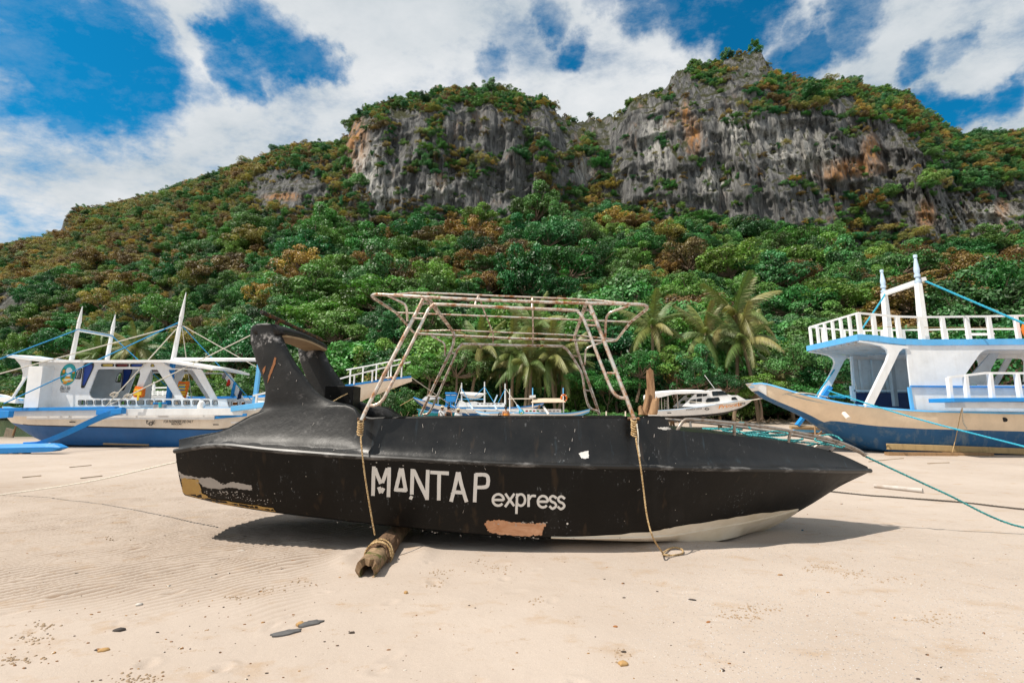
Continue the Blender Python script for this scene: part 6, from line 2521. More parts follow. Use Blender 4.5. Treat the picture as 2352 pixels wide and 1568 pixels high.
MB().bar(RP(960, 800, 17.6), RP(992, 1098, 17.6), .14, .14).build('inner_post', paint('grey_post', (.42, .40, .38), (.2, .15, .1), .3, .8), rt)
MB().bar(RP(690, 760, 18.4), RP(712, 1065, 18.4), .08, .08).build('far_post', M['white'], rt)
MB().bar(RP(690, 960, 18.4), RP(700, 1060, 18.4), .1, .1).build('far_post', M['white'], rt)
# upper deck
dk_pts = [(735, 626), (800, 628), (870, 634), (950, 646), (1050, 656), (1200, 660), (1500, 658), (1868, 655), (2500, 655)]
dn = [RP(x, y, WYn) for x, y in dk_pts]
df = 18.7
xfar = RP(404, 722, df)
row_s = []
for p in dn:
    zf_ = p.z + 0.0
    row_s.append((p, Vector((p.x, df, p.z))))
mb = MB()
mb.loft([[a + Vector((0, 0, .0)), b + Vector((0, 0, .0)), b + Vector((0, 0, -.12)), a + Vector((0, 0, -.12))] for a, b in row_s], closed=True, cap0=True, cap1=True)
mb.build('upper_deck', M['white'], rt)
mb = MB()
for a, b in zip(dn, dn[1:]):
    mb.bar(a + Vector((0, -.02, -.02)), b + Vector((0, -.02, -.02)), .05, .21)
mb.build('deck_edge', M['lightblue'], rt)
MB().bar(dn[0] + Vector((-.03, -.04, -.02)), Vector((dn[0].x - .03, df + .03, dn[0].z - .02)), .05, .21).build('deck_edge', M['lightblue'], rt)
# fascia under the deck edge
mb = MB()
fl_ = [dn[0] + Vector((0.05, .05, -.12)), dn[2] + Vector((0, .05, -.12)), dn[4] + Vector((0, .05, -.12)), dn[5] + Vector((0, .05, -.12))]
# joists below
for i in range(7):
    y = WYn + .3 + i * .37
    MB().bar(Vector((dn[0].x + .05, y, dn[0].z - .17)), Vector((dn[4].x + .6, y, dn[4].z - .17)), .06, .10).build('deck_joist', M['inner'], rt)
for x in (470, 640, 800):
    X_ = dn[0].x + .15 + (x - 470) * .006
    MB().bar(Vector((X_, WYn + .1, dn[0].z - .155)), Vector((X_, df - .1, dn[0].z - .155)), .05, .07).build('deck_beam', M['inner'], rt)
# the two forked brackets
L = [(740, 652), (870, 672), (1070, 690), (1070, 708), (1035, 706), (1010, 730), (828, 1106), (772, 1104), (925, 790), (938, 745), (928, 715), (895, 690), (820, 672), (735, 660)]
for Y in (WYn - .05, df - .1):
    MB().plate([[Vector((RP(x, y, WYn).x, Y, RP(x, y, WYn).z)) for x, y in L]], (0, .10, 0)).build('deck_bracket', M['white'], rt)
# railings of the upper deck
TRN = [(735, 464), (835, 472), (1000, 487), (1155, 491), (1305, 490), (1470, 487), (1620, 486), (1805, 482), (1990, 480), (2400, 480)]
tn = [RP(x, y, WYn + .03) for x, y in TRN]
tf = [Vector((tn[0].x, df - .05, tn[0].z))] + [Vector((p.x, df - .05, p.z)) for p in tn[1:]]
for a, b in zip(tn, tn[1:]):
    MB().bar(a, b, .07, .06).build('hand_rail', M['white'], rt)
for a, b in zip(tf, tf[1:]):
    MB().bar(a, b, .06, .055).build('hand_rail', M['white'], rt)
MB().bar(tn[0], tf[0], .06, .06).build('hand_rail', M['white'], rt)
zdk = lambda x: float(np.interp(x, [p.x for p in dn], [p.z for p in dn]))
for p in tn[:-1]:
    MB().bar(Vector((p.x, p.y, zdk(p.x) + .02)), p, .13, .09).build('baluster', M['white'], rt)
for p in tf[1:-1]:
    MB().bar(Vector((p.x, p.y, zdk(p.x) + .02)), p, .11, .09).build('baluster', M['white'], rt)
for i in range(1, 7):
    y = tn[0].y + (tf[0].y - tn[0].y) * i / 6.0
    MB().bar(Vector((tn[0].x, y, dn[0].z + .02)), Vector((tn[0].x, y, tn[0].z)), .08, .09).build('baluster', M['white'], rt)
# bench rail on the upper deck
MB().bar(RP(1490, 608, 17.4), RP(1640, 608, 17.4), .3, .05).build('bench_top', M['white'], rt)
for x in (1500, 1630):
    MB().bar(RP(x, 650, 17.4), RP(x, 612, 17.4), .06, .06).build('bench_leg', M['white'], rt)
tube_obj('safety_line', [RP(735, 545, WYn + .06), RP(1000, 560, WYn + .06), RP(1868, 565, WYn + .06)], .01, M['ropetan'], rt)


def bulb_mast(a, b, r, nm='mast'):
    a, b = Vector(a), Vector(b)
    pts = [a.lerp(b, t) for t in (0, .66)]
    MB().bar(pts[0], pts[1], r * 2, r * 2, r * 1.5, r * 1.5).build(nm, M['whiteclean'], rt, bevel=.02)
    P_, R_ = [], []
    for t, rr_ in ((.66, .75), (.675, .9), (.70, .9), (.702, .55), (.735, .5), (.737, .85), (.765, .85), (.767, .6), (.80, .78), (.83, .80), (.965, .34), (.967, .55), (1.0, .55)):
        P_.append(a.lerp(b, t))
        R_.append(r * rr_)
    MB().tube(P_, R_, 10).build('mast_finial', M['bluegrey'], rt, smooth=True)


bulb_mast(RP(945, 640, 18.2), RP(896, 170, 18.2), .115)
bulb_mast(RP(1187, 650, 16.3), RP(1124, 68, 16.3), .115)
MB().bar(RP(925, 328, 18.1), RP(1135, 255, 16.35), .16, .17).build('mast_crossbar', M['whiteclean'], rt)
MB().bar(RP(1160, 238, 16.3), RP(1190, 232, 16.3), .14, .14).build('mast_stub', M['whiteclean'], rt)
# side deck with its own rail
MB().bar(RP(1300, 1058, 15.1), RP(2500, 1052, 15.1), .9, .13).build('side_deck', M['blue'], rt, bevel=.01)
MB().bar(RP(1395, 1088, 15.2), RP(2500, 1095, 15.2), .7, .18).build('deck_support', M['white'], rt)
for a, b in (((1350, 902), (1600, 872)), ((1600, 872), (2500, 876))):
    MB().bar(RP(*a, 15.0), RP(*b, 15.0), .06, .07).build('side_rail', M['white'], rt)
for x, x2 in ((1352, 1368), (1465, 1482), (1632, 1652), (1815, 1842), (1990, 2010)):
    MB().bar(RP(x2, 1050, 15.0), RP(x, 880 + (24 if x < 1400 else 8 if x < 1500 else 0), 15.0), .12, .10).build('side_rail_post', M['white'], rt)
MB().bar(RP(1800, 940, 17.3), RP(1950, 940, 17.3), .5, .05).build('cabin_table', M['darkgap'], rt)
# bow stanchion and bitt
MB().bar(RP(490, 1045, 16.6), RP(545, 965, 16.6), .14, .14).build('mooring_bitt', M['blue'], rt)
# far outrigger on the sand: bamboo poles with blue arm
MB().bar(RP(320, 1228, 20.5), RP(375, 1158, 20.5), .22, .12).build('outrigger_arm', M['blue'], rt)
for i, (y, mt) in enumerate(((1240, 'plank'), (1258, 'lightblue'), (1272, 'wood'))):
    a, b = RP(275 + i * 25, y, 20.5 + .12 * i), RP(900, y + 18, 20.5 + .12 * i)
    tube_obj('outrigger_pole', [a, b], .09, M[mt], rt)
for x in (440,):
    MB().bar(RP(440, 1190, 20.2), RP(445, 1340, 20.0), .05, .05).build('outrigger_prop', M['wood'], rt)
for (x0_, y0_, x1_, y1_) in ((280, 1300, 700, 1330), (450, 1300, 560, 1210)):
    tube_obj('outrigger_lashing', [RP(x0_, y0_, 19.8), RP(x1_, y1_, 19.0)], .03, M['wood'], rt)
# sunk timber under the keel
for (x0_, x1_, y, r_) in ((930, 1400, 1428, .10), (1330, 1650, 1450, .09)):
    a, b = RP(x0_, y, 15.75), RP(x1_, y + 10, 15.6)
    a.z = b.z = .06
    MB().bar(a, b, .2, .12).build('keel_timber', M['wood'], rt)
RR = [('ropecyan', [RP(1185, 242, 16.3), RP(1868, 535, 14.6), RP(2300, 720, 13.6)], 'thick cyan rope from the nearer pointed mast down to the right', .035),
      ('ropecyan', [RP(930, 318, 18.1), RP(880, 400, 17.9), RP(745, 598, 17.4)], 'cyan rope from the farther pointed mast down to the upper deck corner', .032),
      ('ropecyan', [RP(575, 850, 18.6), RP(448, 1032, 17.6)], 'cyan rope below the upper deck down to the bow', .030),
      ('ropecyan', [RP(530, 990, 16.5), RP(800, 1080, 15.6), RP(1200, 1200, 14.3), RP(1868, 1372, 12.6), RP(2300, 1490, 11.6)], 'cyan mooring rope slanting across the tan hull to the right', .024),
      ('ropewhite', [RP(-420, 1065, 29.0), RP(-180, 1080, 24), RP(0, 1058, 18.5), RP(320, 1008, 16.5), RP(530, 1036, 16.5)], 'thin grey rope strung from the small cabin boat to the tan bow', .02)]
for mt, pts, lab, r_ in RR:
    if pts[-1].x > 12 and pts[-1].y < 14:                 # runs on past the frame until it meets the sand
        d_ = pts[-1] - pts[-2]
        pts = pts + [pts[-1] + d_ * ((.02 - pts[-1].z) / d_.z)]
    rope('mooring_rope', pts, r_, M[mt], lab, twisted=(mt == 'ropecyan'), sub=8)
rope('hanging_rope', [RP(1440, 1120, 15.3), RP(1405, 1300, 15.6), RP(1378, 1412, 15.6)], .012, M['ropetan'], 'thin brown cord hanging down the side of the tan and blue hull', False)
rope('hanging_rope', [RP(1445, 1110, 15.3), RP(1452, 1200, 15.5), RP(1478, 1250, 15.45)], .02, M['ropewhite'], 'short frayed rope end hanging by the thin brown cord', False)
g6 = random.Random(6)
c_ = RP(620, 1045, 16.6)
pts = [c_ + Vector((g6.uniform(-.5, .5), g6.uniform(-.2, .2), g6.uniform(.02, .10))) for _ in range(26)]
tag(MB().tube(catmull(pts, 3), .018, 5).build('coiled_rope', M['ropecyan'], None, smooth=True, origin=tuple(c_)), 'tangle of thin cyan rope on the foredeck of the two-deck boat', 'rope')
ring_ = thing('life_ring', 'orange life ring on the upper deck rail at the right edge', 'life ring', tuple(RP(1905, 580, 15.8)))
c_ = RP(1937, 582, 15.85)
MB().tube([c_ + Vector((.32 * math.cos(a), .0, .36 * math.sin(a))) for a in np.linspace(0, 6.283, 20, endpoint=False)], .09, 8, closed=True).build('ring', M['orange'], ring_, smooth=True)

# ------------------------------------------------------------------ small white cabin boat
def WP(x, y, Y=29.0):
    return P(1435.5 + .27459 * x, 574.2 + .27459 * y, Y)


WC = 30.1
cb_ = thing('cabin_boat', 'small white motor boat with glazed cabin and white awning, propped before the trees', 'boat', (WP(650, 1390).x, WC, WP(650, 1400).z))
sheer = [WP(258, 1343), WP(420, 1332), WP(620, 1310), WP(800, 1284), WP(920, 1266, 29.2), WP(1000, 1254, 29.6), WP(1062, 1252, 30.05)]
bilge = [WP(272, 1392, 29.2), WP(430, 1390, 29.2), WP(620, 1382, 29.2), WP(800, 1364, 29.4), WP(900, 1342, 29.7), WP(985, 1312, 29.95), WP(1055, 1264, 30.08)]
keel = [Vector((p.x, WC, p.z - d)) for p, d in zip(bilge, (.12, .14, .15, .15, .1, .05, .01))]
A, wls, us = hull_shell('cb', cb_, sheer, bilge, keel, WC, (M['whiteclean'], M['blackplain']), split=.93)
MB().loft([[p + Vector((0, -.03, .03)), p + Vector((0, -.03, -.03))] for p in A]).build('rub_rail', M['bluegrey'], cb_)
MB().loft([[p, Vector((p.x, 2 * WC - p.y, p.z))] for p in A]).build('deck', M['whiteclean'], cb_)
cl = [(478, 1306), (540, 1246), (585, 1203), (690, 1188), (702, 1172), (765, 1164), (802, 1166), (862, 1206), (892, 1214), (940, 1213), (1012, 1252), (800, 1286), (620, 1312)]
hs_ = [[(728, 1184), (775, 1180), (782, 1214), (735, 1218)], [(780, 1180), (830, 1178), (856, 1208), (786, 1213)], [(690, 1240), (738, 1236), (742, 1266), (682, 1272), (678, 1258)], [(744, 1235), (782, 1232), (790, 1252), (782, 1262), (746, 1266)],
       [(602, 1203), (642, 1198), (642, 1222), (600, 1226)], [(650, 1197), (688, 1193), (682, 1218), (650, 1222)], [(545, 1256), (590, 1246), (590, 1276), (540, 1280)], [(600, 1246), (640, 1240), (640, 1270), (602, 1274)], [(893, 1232), (920, 1228), (940, 1248), (892, 1252)]]
near_, w_ = 29.25, 1.7
loops = [[WP(x, y, near_) for x, y in cl]] + [rounded([WP(x, y, near_) for x, y in h], .04, 2) for h in hs_]
for Y in (near_, near_ + w_ - .04):
    MB().plate([[Vector((p.x, Y, p.z)) for p in lp] for lp in loops], (0, .04, 0)).build('cabin_side', M['whiteclean'], cb_)
MB().loft([[Vector((p.x, near_, p.z)), Vector((p.x, near_ + w_, p.z))] for p in loops[0][2:11]]).build('cabin_roof', M['whiteclean'], cb_)
for lp in loops[1:]:
    c_ = sum(lp, Vector()) / len(lp)
    MB().plate([[p + Vector((0, .015, 0)) for p in lp]], (0, .015, 0)).build('window_glass', M['glass'], cb_)
    MB().plate([[c_ + (p - c_) * 1.12 + Vector((0, -.003, 0)) for p in lp], [c_ + (p - c_) * .96 + Vector((0, -.003, 0)) for p in lp]], (0, -.015, 0)).build('window_frame', M['blackplain'], cb_)
aw = [WP(228, 1206, 29.1), WP(300, 1190, 29.1), WP(420, 1180, 29.1), WP(560, 1176, 29.1), WP(692, 1178, 29.1)]
mb = MB()
mb.loft([[a, a + Vector((0, 1, .12)), a + Vector((0, 2, 0)), a + Vector((0, 2, -.14 - .12 * (i == 0))), a + Vector((0, 1, -.03)), a + Vector((0, 0, -.16 - .14 * (i < 2)))] for i, a in enumerate(aw)], closed=True, cap0=True, cap1=True)
mb.build('awning', M['whiteclean'], cb_)
for x in (308, 365, 442):
    for Y in (29.15, 31.0):
        a, b = WP(x, 1330, 29.15), WP(x - 6, 1200, 29.15)
        MB().tube([Vector((a.x, Y, a.z)), Vector((b.x, Y, b.z))], .03, 6).build('awning_post', M['rail'], cb_, smooth=True)
tube_obj('antenna', [WP(752, 1162, 29.6), WP(665, 1044, 29.6)], .018, M['white'], cb_)
tube_obj('roof_rack', [WP(690, 1170, 29.5), WP(720, 1158, 29.5), WP(790, 1160, 29.5), WP(805, 1168, 29.5)], .025, M['rail'], cb_)
for x in (330, 352):
    MB().bar(WP(x, 1335, 29.6), WP(x, 1245, 29.6), .05, .05).build('ladder_rail', M['rail'], cb_)
for y in (1262, 1282, 1302):
    MB().bar(WP(330, y, 29.6), WP(352, y, 29.6), .04, .04).build('ladder_step', M['rail'], cb_)
for x in (400, 800):
    a = WP(x, 1392, 29.9)
    zg = float(gz(a.x, 30))
    MB().bar(Vector((a.x - .3, 29.6, zg)), Vector((a.x, 30, a.z)), .12, .12).build('prop', M['wood'], cb_)
    MB().bar(Vector((a.x + .3, 30.6, zg)), Vector((a.x, 30, a.z)), .12, .12).build('prop', M['wood'], cb_)
hy_ = lambda c_: (lambda p: float(np.interp(c_.x + p.x, [q.x for q in A], [q[1] for q in A])) - .06 - c_.y)
c_ = WP(885, 1300, 29.0)
lettering('Princess', c_, .22, M['inkorange'], cb_, .3, .004, rot=-.13, width=1.75, slope=hy_(c_))
c_ = WP(952, 1288, 29.2)
lettering('E', c_, .28, M['inkorange'], cb_, .3, .006, rot=-.13, width=.24, slope=hy_(c_))
c_ = WP(982, 1282, 29.4)
lettering('sme', c_, .16, M['ink'], cb_, .3, .004, rot=-.13, width=.5, slope=hy_(c_))
lettering('coastal seaz', WP(575, 1326, 28.92), .17, M['ink'], cb_, .3, .0, .9, -.08)
mb = MB()
c_ = WP(686, 1328, 28.9)
mb.plate([[c_ + Vector((.12 * math.cos(a), 0, .10 * math.sin(a))) for a in np.linspace(0, 6.283, 14, endpoint=False)], [c_ + Vector((.08 * math.cos(a), 0, .065 * math.sin(a))) for a in np.linspace(0, 6.283, 14, endpoint=False)]], (0, .01, 0))
mb.box(c_, (.34, .012, .03))
mb.build('load_mark', M['ink'], cb_)
MB().box(WP(370, 1362, 28.95), (.25, .02, .05)).build('scupper', M['ink'], cb_)

# rotten posts left of it
SP = lambda x, y, Y: P(803.9 + .3174 * x, 631.6 + .3174 * y, Y)
k = NT('rotten_wood')
k.bump(k.noise(9, 6, .7, (1, 1, .2)), 1, .05)
M['rotten'] = k.fin(k.mix(k.rng(k.noise(4, 6, .7, (1, 1, .15)), .35, .65), (.16, .07, .03), (.42, .26, .14)), .95)
g7 = random.Random(10)


def stump(px0, px1, Y, r, lab, seed):
    g = random.Random(seed)
    a, b = SP(*px0, Y), SP(*px1, Y)
    mb = MB()
    ss = []
    ph = [g.uniform(0, 6) for _ in range(3)]
    for i in range(9):
        u = i / 8
        p = a.lerp(b, u) + Vector((.06 * math.sin(3 * u + ph[0]), 0, 0))
        ss.append([p + Vector((r * (1 - .3 * u) * (1 + .18 * math.sin(3 * q + ph[1]) + g.uniform(-.08, .08)) * math.cos(q), r * (1 - .3 * u) * math.sin(q), (g.uniform(-.3, .35) * r * 2 if i == 8 else 0))) for q in np.linspace(0, 6.283, 12, endpoint=False)])
    mb.loft(ss, closed=True, cap0=True, cap1=True)
    tag(mb.build('rotten_post', M['rotten'], None, smooth=True, origin=tuple(a)), lab, 'post')


stump((2165, 1010), (2178, 690), 17, .17, 'tall split rotten brown post left of the white cabin boat', 1)
stump((2128, 1010), (2145, 830), 16.8, .10, 'middle-height rotten post leaning against the tall one', 2)
stump((2170, 1010), (2225, 895), 16.5, .16, 'short thick log leaning right with an orange broken end', 3)
stump((2095, 1010), (2110, 955), 16.6, .10, 'low greenish rotten stub left of the brown posts', 4)

# ------------------------------------------------------------------ boats and people seen over the gunwale
def MP(x, y, Y=32.0):
    return P(918.7 + .19531 * x, 832.6 + .19531 * y, Y)


AC = 33.2
ab = thing('outrigger_boat', 'long white outrigger boat with blue tank stand and hung white canvas in the middle distance', 'boat', (MP(800, 600).x, AC, MP(800, 640).z))
sheer = [MP(158, 413, 33.1), MP(260, 447, 32.7), MP(420, 495, 32.2), MP(660, 532, 32), MP(1000, 540, 32), MP(1300, 535, 32.1), MP(1520, 515, 32.6), MP(1690, 482, 33.1)]
bilge = [MP(165, 425, 33.15), MP(280, 520, 33), MP(430, 575, 32.7), MP(660, 620, 32.3), MP(1000, 630, 32.3), MP(1300, 620, 32.4), MP(1520, 570, 32.9), MP(1680, 495, 33.15)]
keel = [Vector((p.x, AC, p.z - .08)) for p in bilge]
A, wls, us = hull_shell('ab', ab, sheer, bilge, keel, AC, (M['whiteclean'], M['hullblue']), split=.6)
MB().loft([[p + Vector((0, -.03, .07)), p + Vector((0, -.03, -.02))] for p in A]).build('sheer_stripe', M['blue'], ab)
MB().loft([[p, Vector((p.x, 2 * AC - p.y, p.z))] for p in A]).build('deck', M['white'], ab)
dh = [(655, 520), (700, 440), (760, 470), (880, 455), (935, 470), (1225, 474), (1240, 520)]
hs_ = [[MP(x, 478, 32.3), MP(x + 26, 478, 32.3), MP(x + 26, 490, 32.3), MP(x, 490, 32.3)] for x in (905, 950, 1000, 1040, 1080, 1125, 1172)]
MB().plate([[MP(x, y, 32.3) for x, y in dh]] + hs_, (0, .05, 0)).build('deck_house', M['white'], ab)
MB().plate([[MP(x, y, 32.3) + Vector((0, 1.7, 0)) for x, y in dh]], (0, .05, 0)).build('deck_house_side', M['white'], ab)
MB().loft([[MP(x, y, 32.3), MP(x, y, 32.3) + Vector((0, 1.7, 0))] for x, y in dh[:6]]).build('deck_house_roof', M['white'], ab)
for nm, x0_, y0_, x1_, y1_, r_ in (('mast', 726, 490, 726, 235, .05), ('mast', 996, 475, 995, 224, .06), ('mast', 1238, 490, 1237, 246, .06), ('mast', 446, 490, 450, 400, .05)):
    MB().tube([MP(x0_, y0_, 32.9), MP(x1_, y1_, 32.9)], [r_ * 1.2, r_ * .7], 6).build(nm, M['white'], ab, smooth=True)
MB().bar(MP(1105, 470, 32.8), MP(1145, 378, 32.8), .1, .1).build('davit', M['bluegrey'], ab)
for x in (840, 1120, 1390):
    MB().bar(MP(x - 15, 500, 31.2), MP(x + 22, 552, 30.2), .07, .09).build('outrigger_arm', M['bluegrey'], ab)
MB().bar(MP(780, 545, 30.3), MP(1450, 560, 30.3), .12, .10).build('outrigger_float', M['white'], ab)
for (a, b) in (((640, 428), (985, 428)), ((520, 430), (535, 430))):
    MB().bar(MP(*a, 33), MP(*b, 33), .06, .06).build('pole', M['lightblue'], ab)
lettering('NDO', MP(600, 548, 31.95), .17, M['ink'], ab, .2, .006, 1)
lettering('v', MP(1000, 563, 31.95), .22, M['ink'], ab, 0, .006, 1.8)
# canvas hung between its masts
mb = MB()
rows = []
for i in range(9):
    u = i / 8
    top_ = MP(715 + 300 * u, 342 + 22 * u * u, 32.6)
    bot = MP(712 + 305 * u, 378 + 60 * math.sin(math.pi * min(1, u * 1.05)) * (.6 + .5 * u) - 20 * u ** 6, 32.6)
    rows.append([top_.lerp(bot, v) + Vector((0, -.35 * math.sin(math.pi * v) + .05 * math.sin(9 * u), 0)) for v in np.linspace(0, 1, 6)])
mb.loft(rows)
cv = mb.build('canvas_sheet', M['canvas'], None, smooth='all', origin=tuple(MP(860, 380, 32.6)))
cv.modifiers.new('thick', 'SOLIDIFY').thickness = .03
tag(cv, 'sagging white canvas sheet hung between two masts in the middle distance', 'canvas')
mb = MB()
mb.loft([[MP(258, 440, 33.3), MP(300, 400, 33.6), MP(470, 402, 33.6)], [MP(265, 452, 32.6), MP(320, 445, 32.4), MP(480, 425, 32.4)]])
cv = mb.build('tarpaulin', M['clothgrey'], None, smooth='all', origin=tuple(MP(300, 440, 33)))
cv.modifiers.new('thick', 'SOLIDIFY').thickness = .03
tag(cv, 'grey tarpaulin draped over the high bow left of the blue tank stand', 'tarpaulin')
# blue tank stand
bt = thing('tank_stand', 'bright blue water tank cabinet on legs standing on the middle boat', 'cabinet', tuple(MP(590, 510, 32.2)))
c_ = (MP(540, 410, 32.2) + MP(655, 410, 32.2)) / 2
w_, h_ = MP(655, 400, 32.2).x - MP(538, 400, 32.2).x, MP(0, 368, 32.2).z - MP(0, 458, 32.2).z
zc_ = (MP(0, 368, 32.2).z + MP(0, 458, 32.2).z) / 2
MB().box((c_.x, 32.7, zc_), (w_, 1.0, h_)).build('tank', M['blue'], bt, bevel=.02)
MB().box((c_.x - .03, 32.7, zc_ + h_ / 2 + .06), (w_ * 1.06, 1.1, .12)).build('lid', M['blue'], bt, bevel=.02)
for s in (-.28, .28):
    MB().box((c_.x + s * w_, 32.19, zc_ + h_ * .36), (.32, .02, .05)).build('handle', M['white'], bt)
for sx_i in (-1, 0, 1):
    for sy in (32.25, 33.15):
        MB().box((c_.x + sx_i * w_ * .46, sy, zc_ - h_ / 2 - .28), (.07, .07, .58)).build('leg', M['blue'], bt)
MB().box((c_.x, 32.22, zc_ - h_ / 2 - .3), (w_, .05, .06)).build('cross_rail', M['blue'], bt)
RM = [((995, 285), (1100, 460), 'ropeblue', 'blue stay right of the hung canvas'), ((995, 285), (880, 395), 'ropeblue', 'blue stay left of the second mast in the middle distance'), ((1238, 300), (1400, 530), 'ropewhite', 'white stay from the third mast down to the right'),
      ((1238, 310), (1155, 470), 'ropeblue', 'blue stay left of the third mast'), ((726, 300), (830, 490), 'ropeblue', 'blue stay below the hung canvas'), ((160, 415), (0, 505), 'ropetan', 'tan line from the high white bow down to the left'),
      ((145, 180), (560, 470), 'ropewhite', 'pale rope from the cream balustraded bow down to the blue tank stand'), ((560, 470), (815, 612), 'ropewhite', 'pale rope running on from the blue tank stand past the people'), ((726, 245), (655, 480), 'ropewhite', 'thin stay left of the canvas mast')]
for a, b, mt, lab in RM:
    rope('rigging_rope', [MP(*a, 32.4 if a[0] > 200 or a[0] == 160 else 27), MP(*b, 31.6)], .022, M[mt], lab, False)

BY, BC = 28.0, 28.9
bb = thing('outrigger_boat', 'low outrigger boat with red and green windows and tan awning in the middle distance', 'boat', (MP(1550, 600, BY).x, BC, MP(1500, 640, BY).z))
sheer = [MP(890, 572, 28.8), MP(1000, 590, 28.4), MP(1200, 588, 28.1), MP(1500, 592, 28), MP(1900, 600, 28), MP(2080, 585, 28.3), MP(2235, 552, 28.85)]
bilge = [MP(905, 590, 28.85), MP(1010, 630, 28.6), MP(1200, 645, 28.3), MP(1500, 650, 28.3), MP(1900, 650, 28.3), MP(2080, 630, 28.6), MP(2225, 575, 28.88)]
keel = [Vector((p.x, BC, p.z - .06)) for p in bilge]
A, wls, us = hull_shell('bb', bb, sheer, bilge, keel, BC, (M['white'], M['lightblue']), split=.6)
MB().loft([[p + Vector((0, -.03, .05)), p + Vector((0, -.03, -.02))] for p in A]).build('sheer_stripe', M['lightblue'], bb)
MB().loft([[p, Vector((p.x, 2 * BC - p.y, p.z))] for p in A]).build('deck', M['white'], bb)
cs_ = [(1290, 602), (1400, 560), (1460, 542), (1895, 545), (1900, 606)]
hs_ = [[(x, 558), (x + 32, 558), (x + 32, 576), (x, 576)] for x in (1475, 1520, 1562, 1604, 1660, 1705, 1750, 1795, 1840)]
loops = [[MP(x, y, BY) for x, y in cs_]] + [rounded([MP(x, y, BY) for x, y in h], .05, 2) for h in hs_]
for Y in (BY, BY + 1.7):
    MB().plate([[Vector((p.x, Y, p.z)) for p in lp] for lp in loops], (0, .05, 0)).build('cabin_side', M['whiteclean'], bb)
for lp, mt in zip(loops[1:], ('red', 'green', 'red', 'green', 'clothgrey', 'clothgrey', 'clothgrey', 'clothgrey', 'clothgrey')):
    MB().plate([[p + Vector((0, .02, 0)) for p in lp]], (0, .015, 0)).build('window_pane', M[mt], bb)
mb = MB()
mb.loft([[MP(1572, 423, BY), MP(1700, 418, BY), MP(1895, 418, BY)], [MP(1540, 468, BY - .6), MP(1640, 466, BY - .6), MP(1950, 464, BY - .6)]])
mb.loft([[MP(1572, 423, BY), MP(1700, 418, BY), MP(1895, 418, BY)], [p + Vector((0, 2.3, -.2)) for p in (MP(1572, 423, BY), MP(1700, 418, BY), MP(1895, 418, BY))]])
aw_ = mb.build('awning', M['tancanvas'], bb)
aw_.modifiers.new('thick', 'SOLIDIFY').thickness = .02
for x, yt_ in ((1560, 300), (1920, 300), (1290, 310)):
    MB().tube([MP(x + 2, 600, BY + .2), MP(x + 1, 400, BY + .2), MP(x, yt_, BY + .2)], [.05, .04, .03], 6).build('awning_post' if x > 1300 else 'mast', M['white'], bb, smooth=True)
for x in (1560, 1920):
    MB().tube([MP(x, 380, BY + .15), MP(x, 296, BY + .15)], .04, 6).build('post_tip', M['lightblue'], bb)
MB().bar(MP(1272, 424, BY), MP(1570, 422, BY), .05, .06).build('boom', M['cream'], bb)
MB().bar(MP(1525, 400, BY), MP(1592, 396, BY), .5, .15).build('roof_locker', M['white'], bb)
MB().bar(MP(1688, 515, BY - .4), MP(1745, 604, BY - .8), .10, .07).build('outrigger_arm', M['white'], bb)
MB().bar(MP(1645, 500, BY + .4), MP(1600, 600, BY), .10, .07).build('outrigger_arm', M['plank'], bb)
MB().plate([[MP(x, y, BY - 1) for x, y in ((890, 570), (935, 585), (1050, 600), (1050, 612), (960, 612), (900, 585))]], (0, .06, 0)).build('outrigger_float', M['white'], bb)
MB().bar(MP(1385, 505, BY - .6), MP(1430, 580, BY - .9), .10, .07).build('outrigger_arm', M['lightblue'], bb)
lettering('EL', MP(1175, 606, BY - .03), .20, M['ink'], bb, .3, .008, 1)
c_ = MP(1427, 578, BY - .03)
d = MB().plate([[c_ + Vector((.16 * math.cos(a), 0, .16 * math.sin(a))) for a in np.linspace(0, 6.283, 18, endpoint=False)]], (0, .015, 0)).build('emblem', M['teal'], bb)
for (ox, oz, r_, mt) in ((-.04, .03, .05, 'printgreen'), (.05, -.03, .05, 'printwhite'), (.0, -.08, .05, 'printyellow')):
    MB().plate([[c_ + Vector((ox + r_ * math.cos(a), -.006, oz + r_ * math.sin(a))) for a in np.linspace(0, 6.283, 10, endpoint=False)]], (0, .003, 0)).build('emblem_print', M[mt], d)
lr = thing('life_ring', 'orange life ring hung on the post at the end of the tan awning', 'life ring', tuple(MP(1930, 415, BY)))
c_ = MP(1928, 414, BY - .1)
MB().tube([c_ + Vector((.17 * math.cos(a), .08 * math.cos(a), .19 * math.sin(a))) for a in np.linspace(0, 6.283, 18, endpoint=False)], .05, 8, closed=True).build('ring', M['orange'], lr, smooth=True)
for i in range(4):
    a = .8 + i * 1.57
    MB().tube([c_ + Vector((.17 * math.cos(a + q), .08 * math.cos(a), .19 * math.sin(a + q))) for q in (-.1, 0, .1)], .056, 8).build('band', M['white'], lr, smooth=True)
# teal-bottomed canoe behind the people
tc_ = thing('canoe', 'narrow teal and white canoe on the sand left of the people', 'canoe', tuple(MP(350, 600, 27.5)))
hull_shell('tc', tc_, [MP(195, 540, 27.7), MP(300, 560, 27.5), MP(450, 580, 27.4), MP(700, 590, 27.6)], [MP(215, 565, 27.72), MP(300, 610, 27.6), MP(450, 625, 27.55), MP(690, 615, 27.7)], [Vector((MP(x, 620, 27.75).x, 27.75, z)) for x, z in ((220, .72), (300, .45), (450, .38), (690, .5))], 27.75, (M['lightblue'], M['teal']), split=.35)

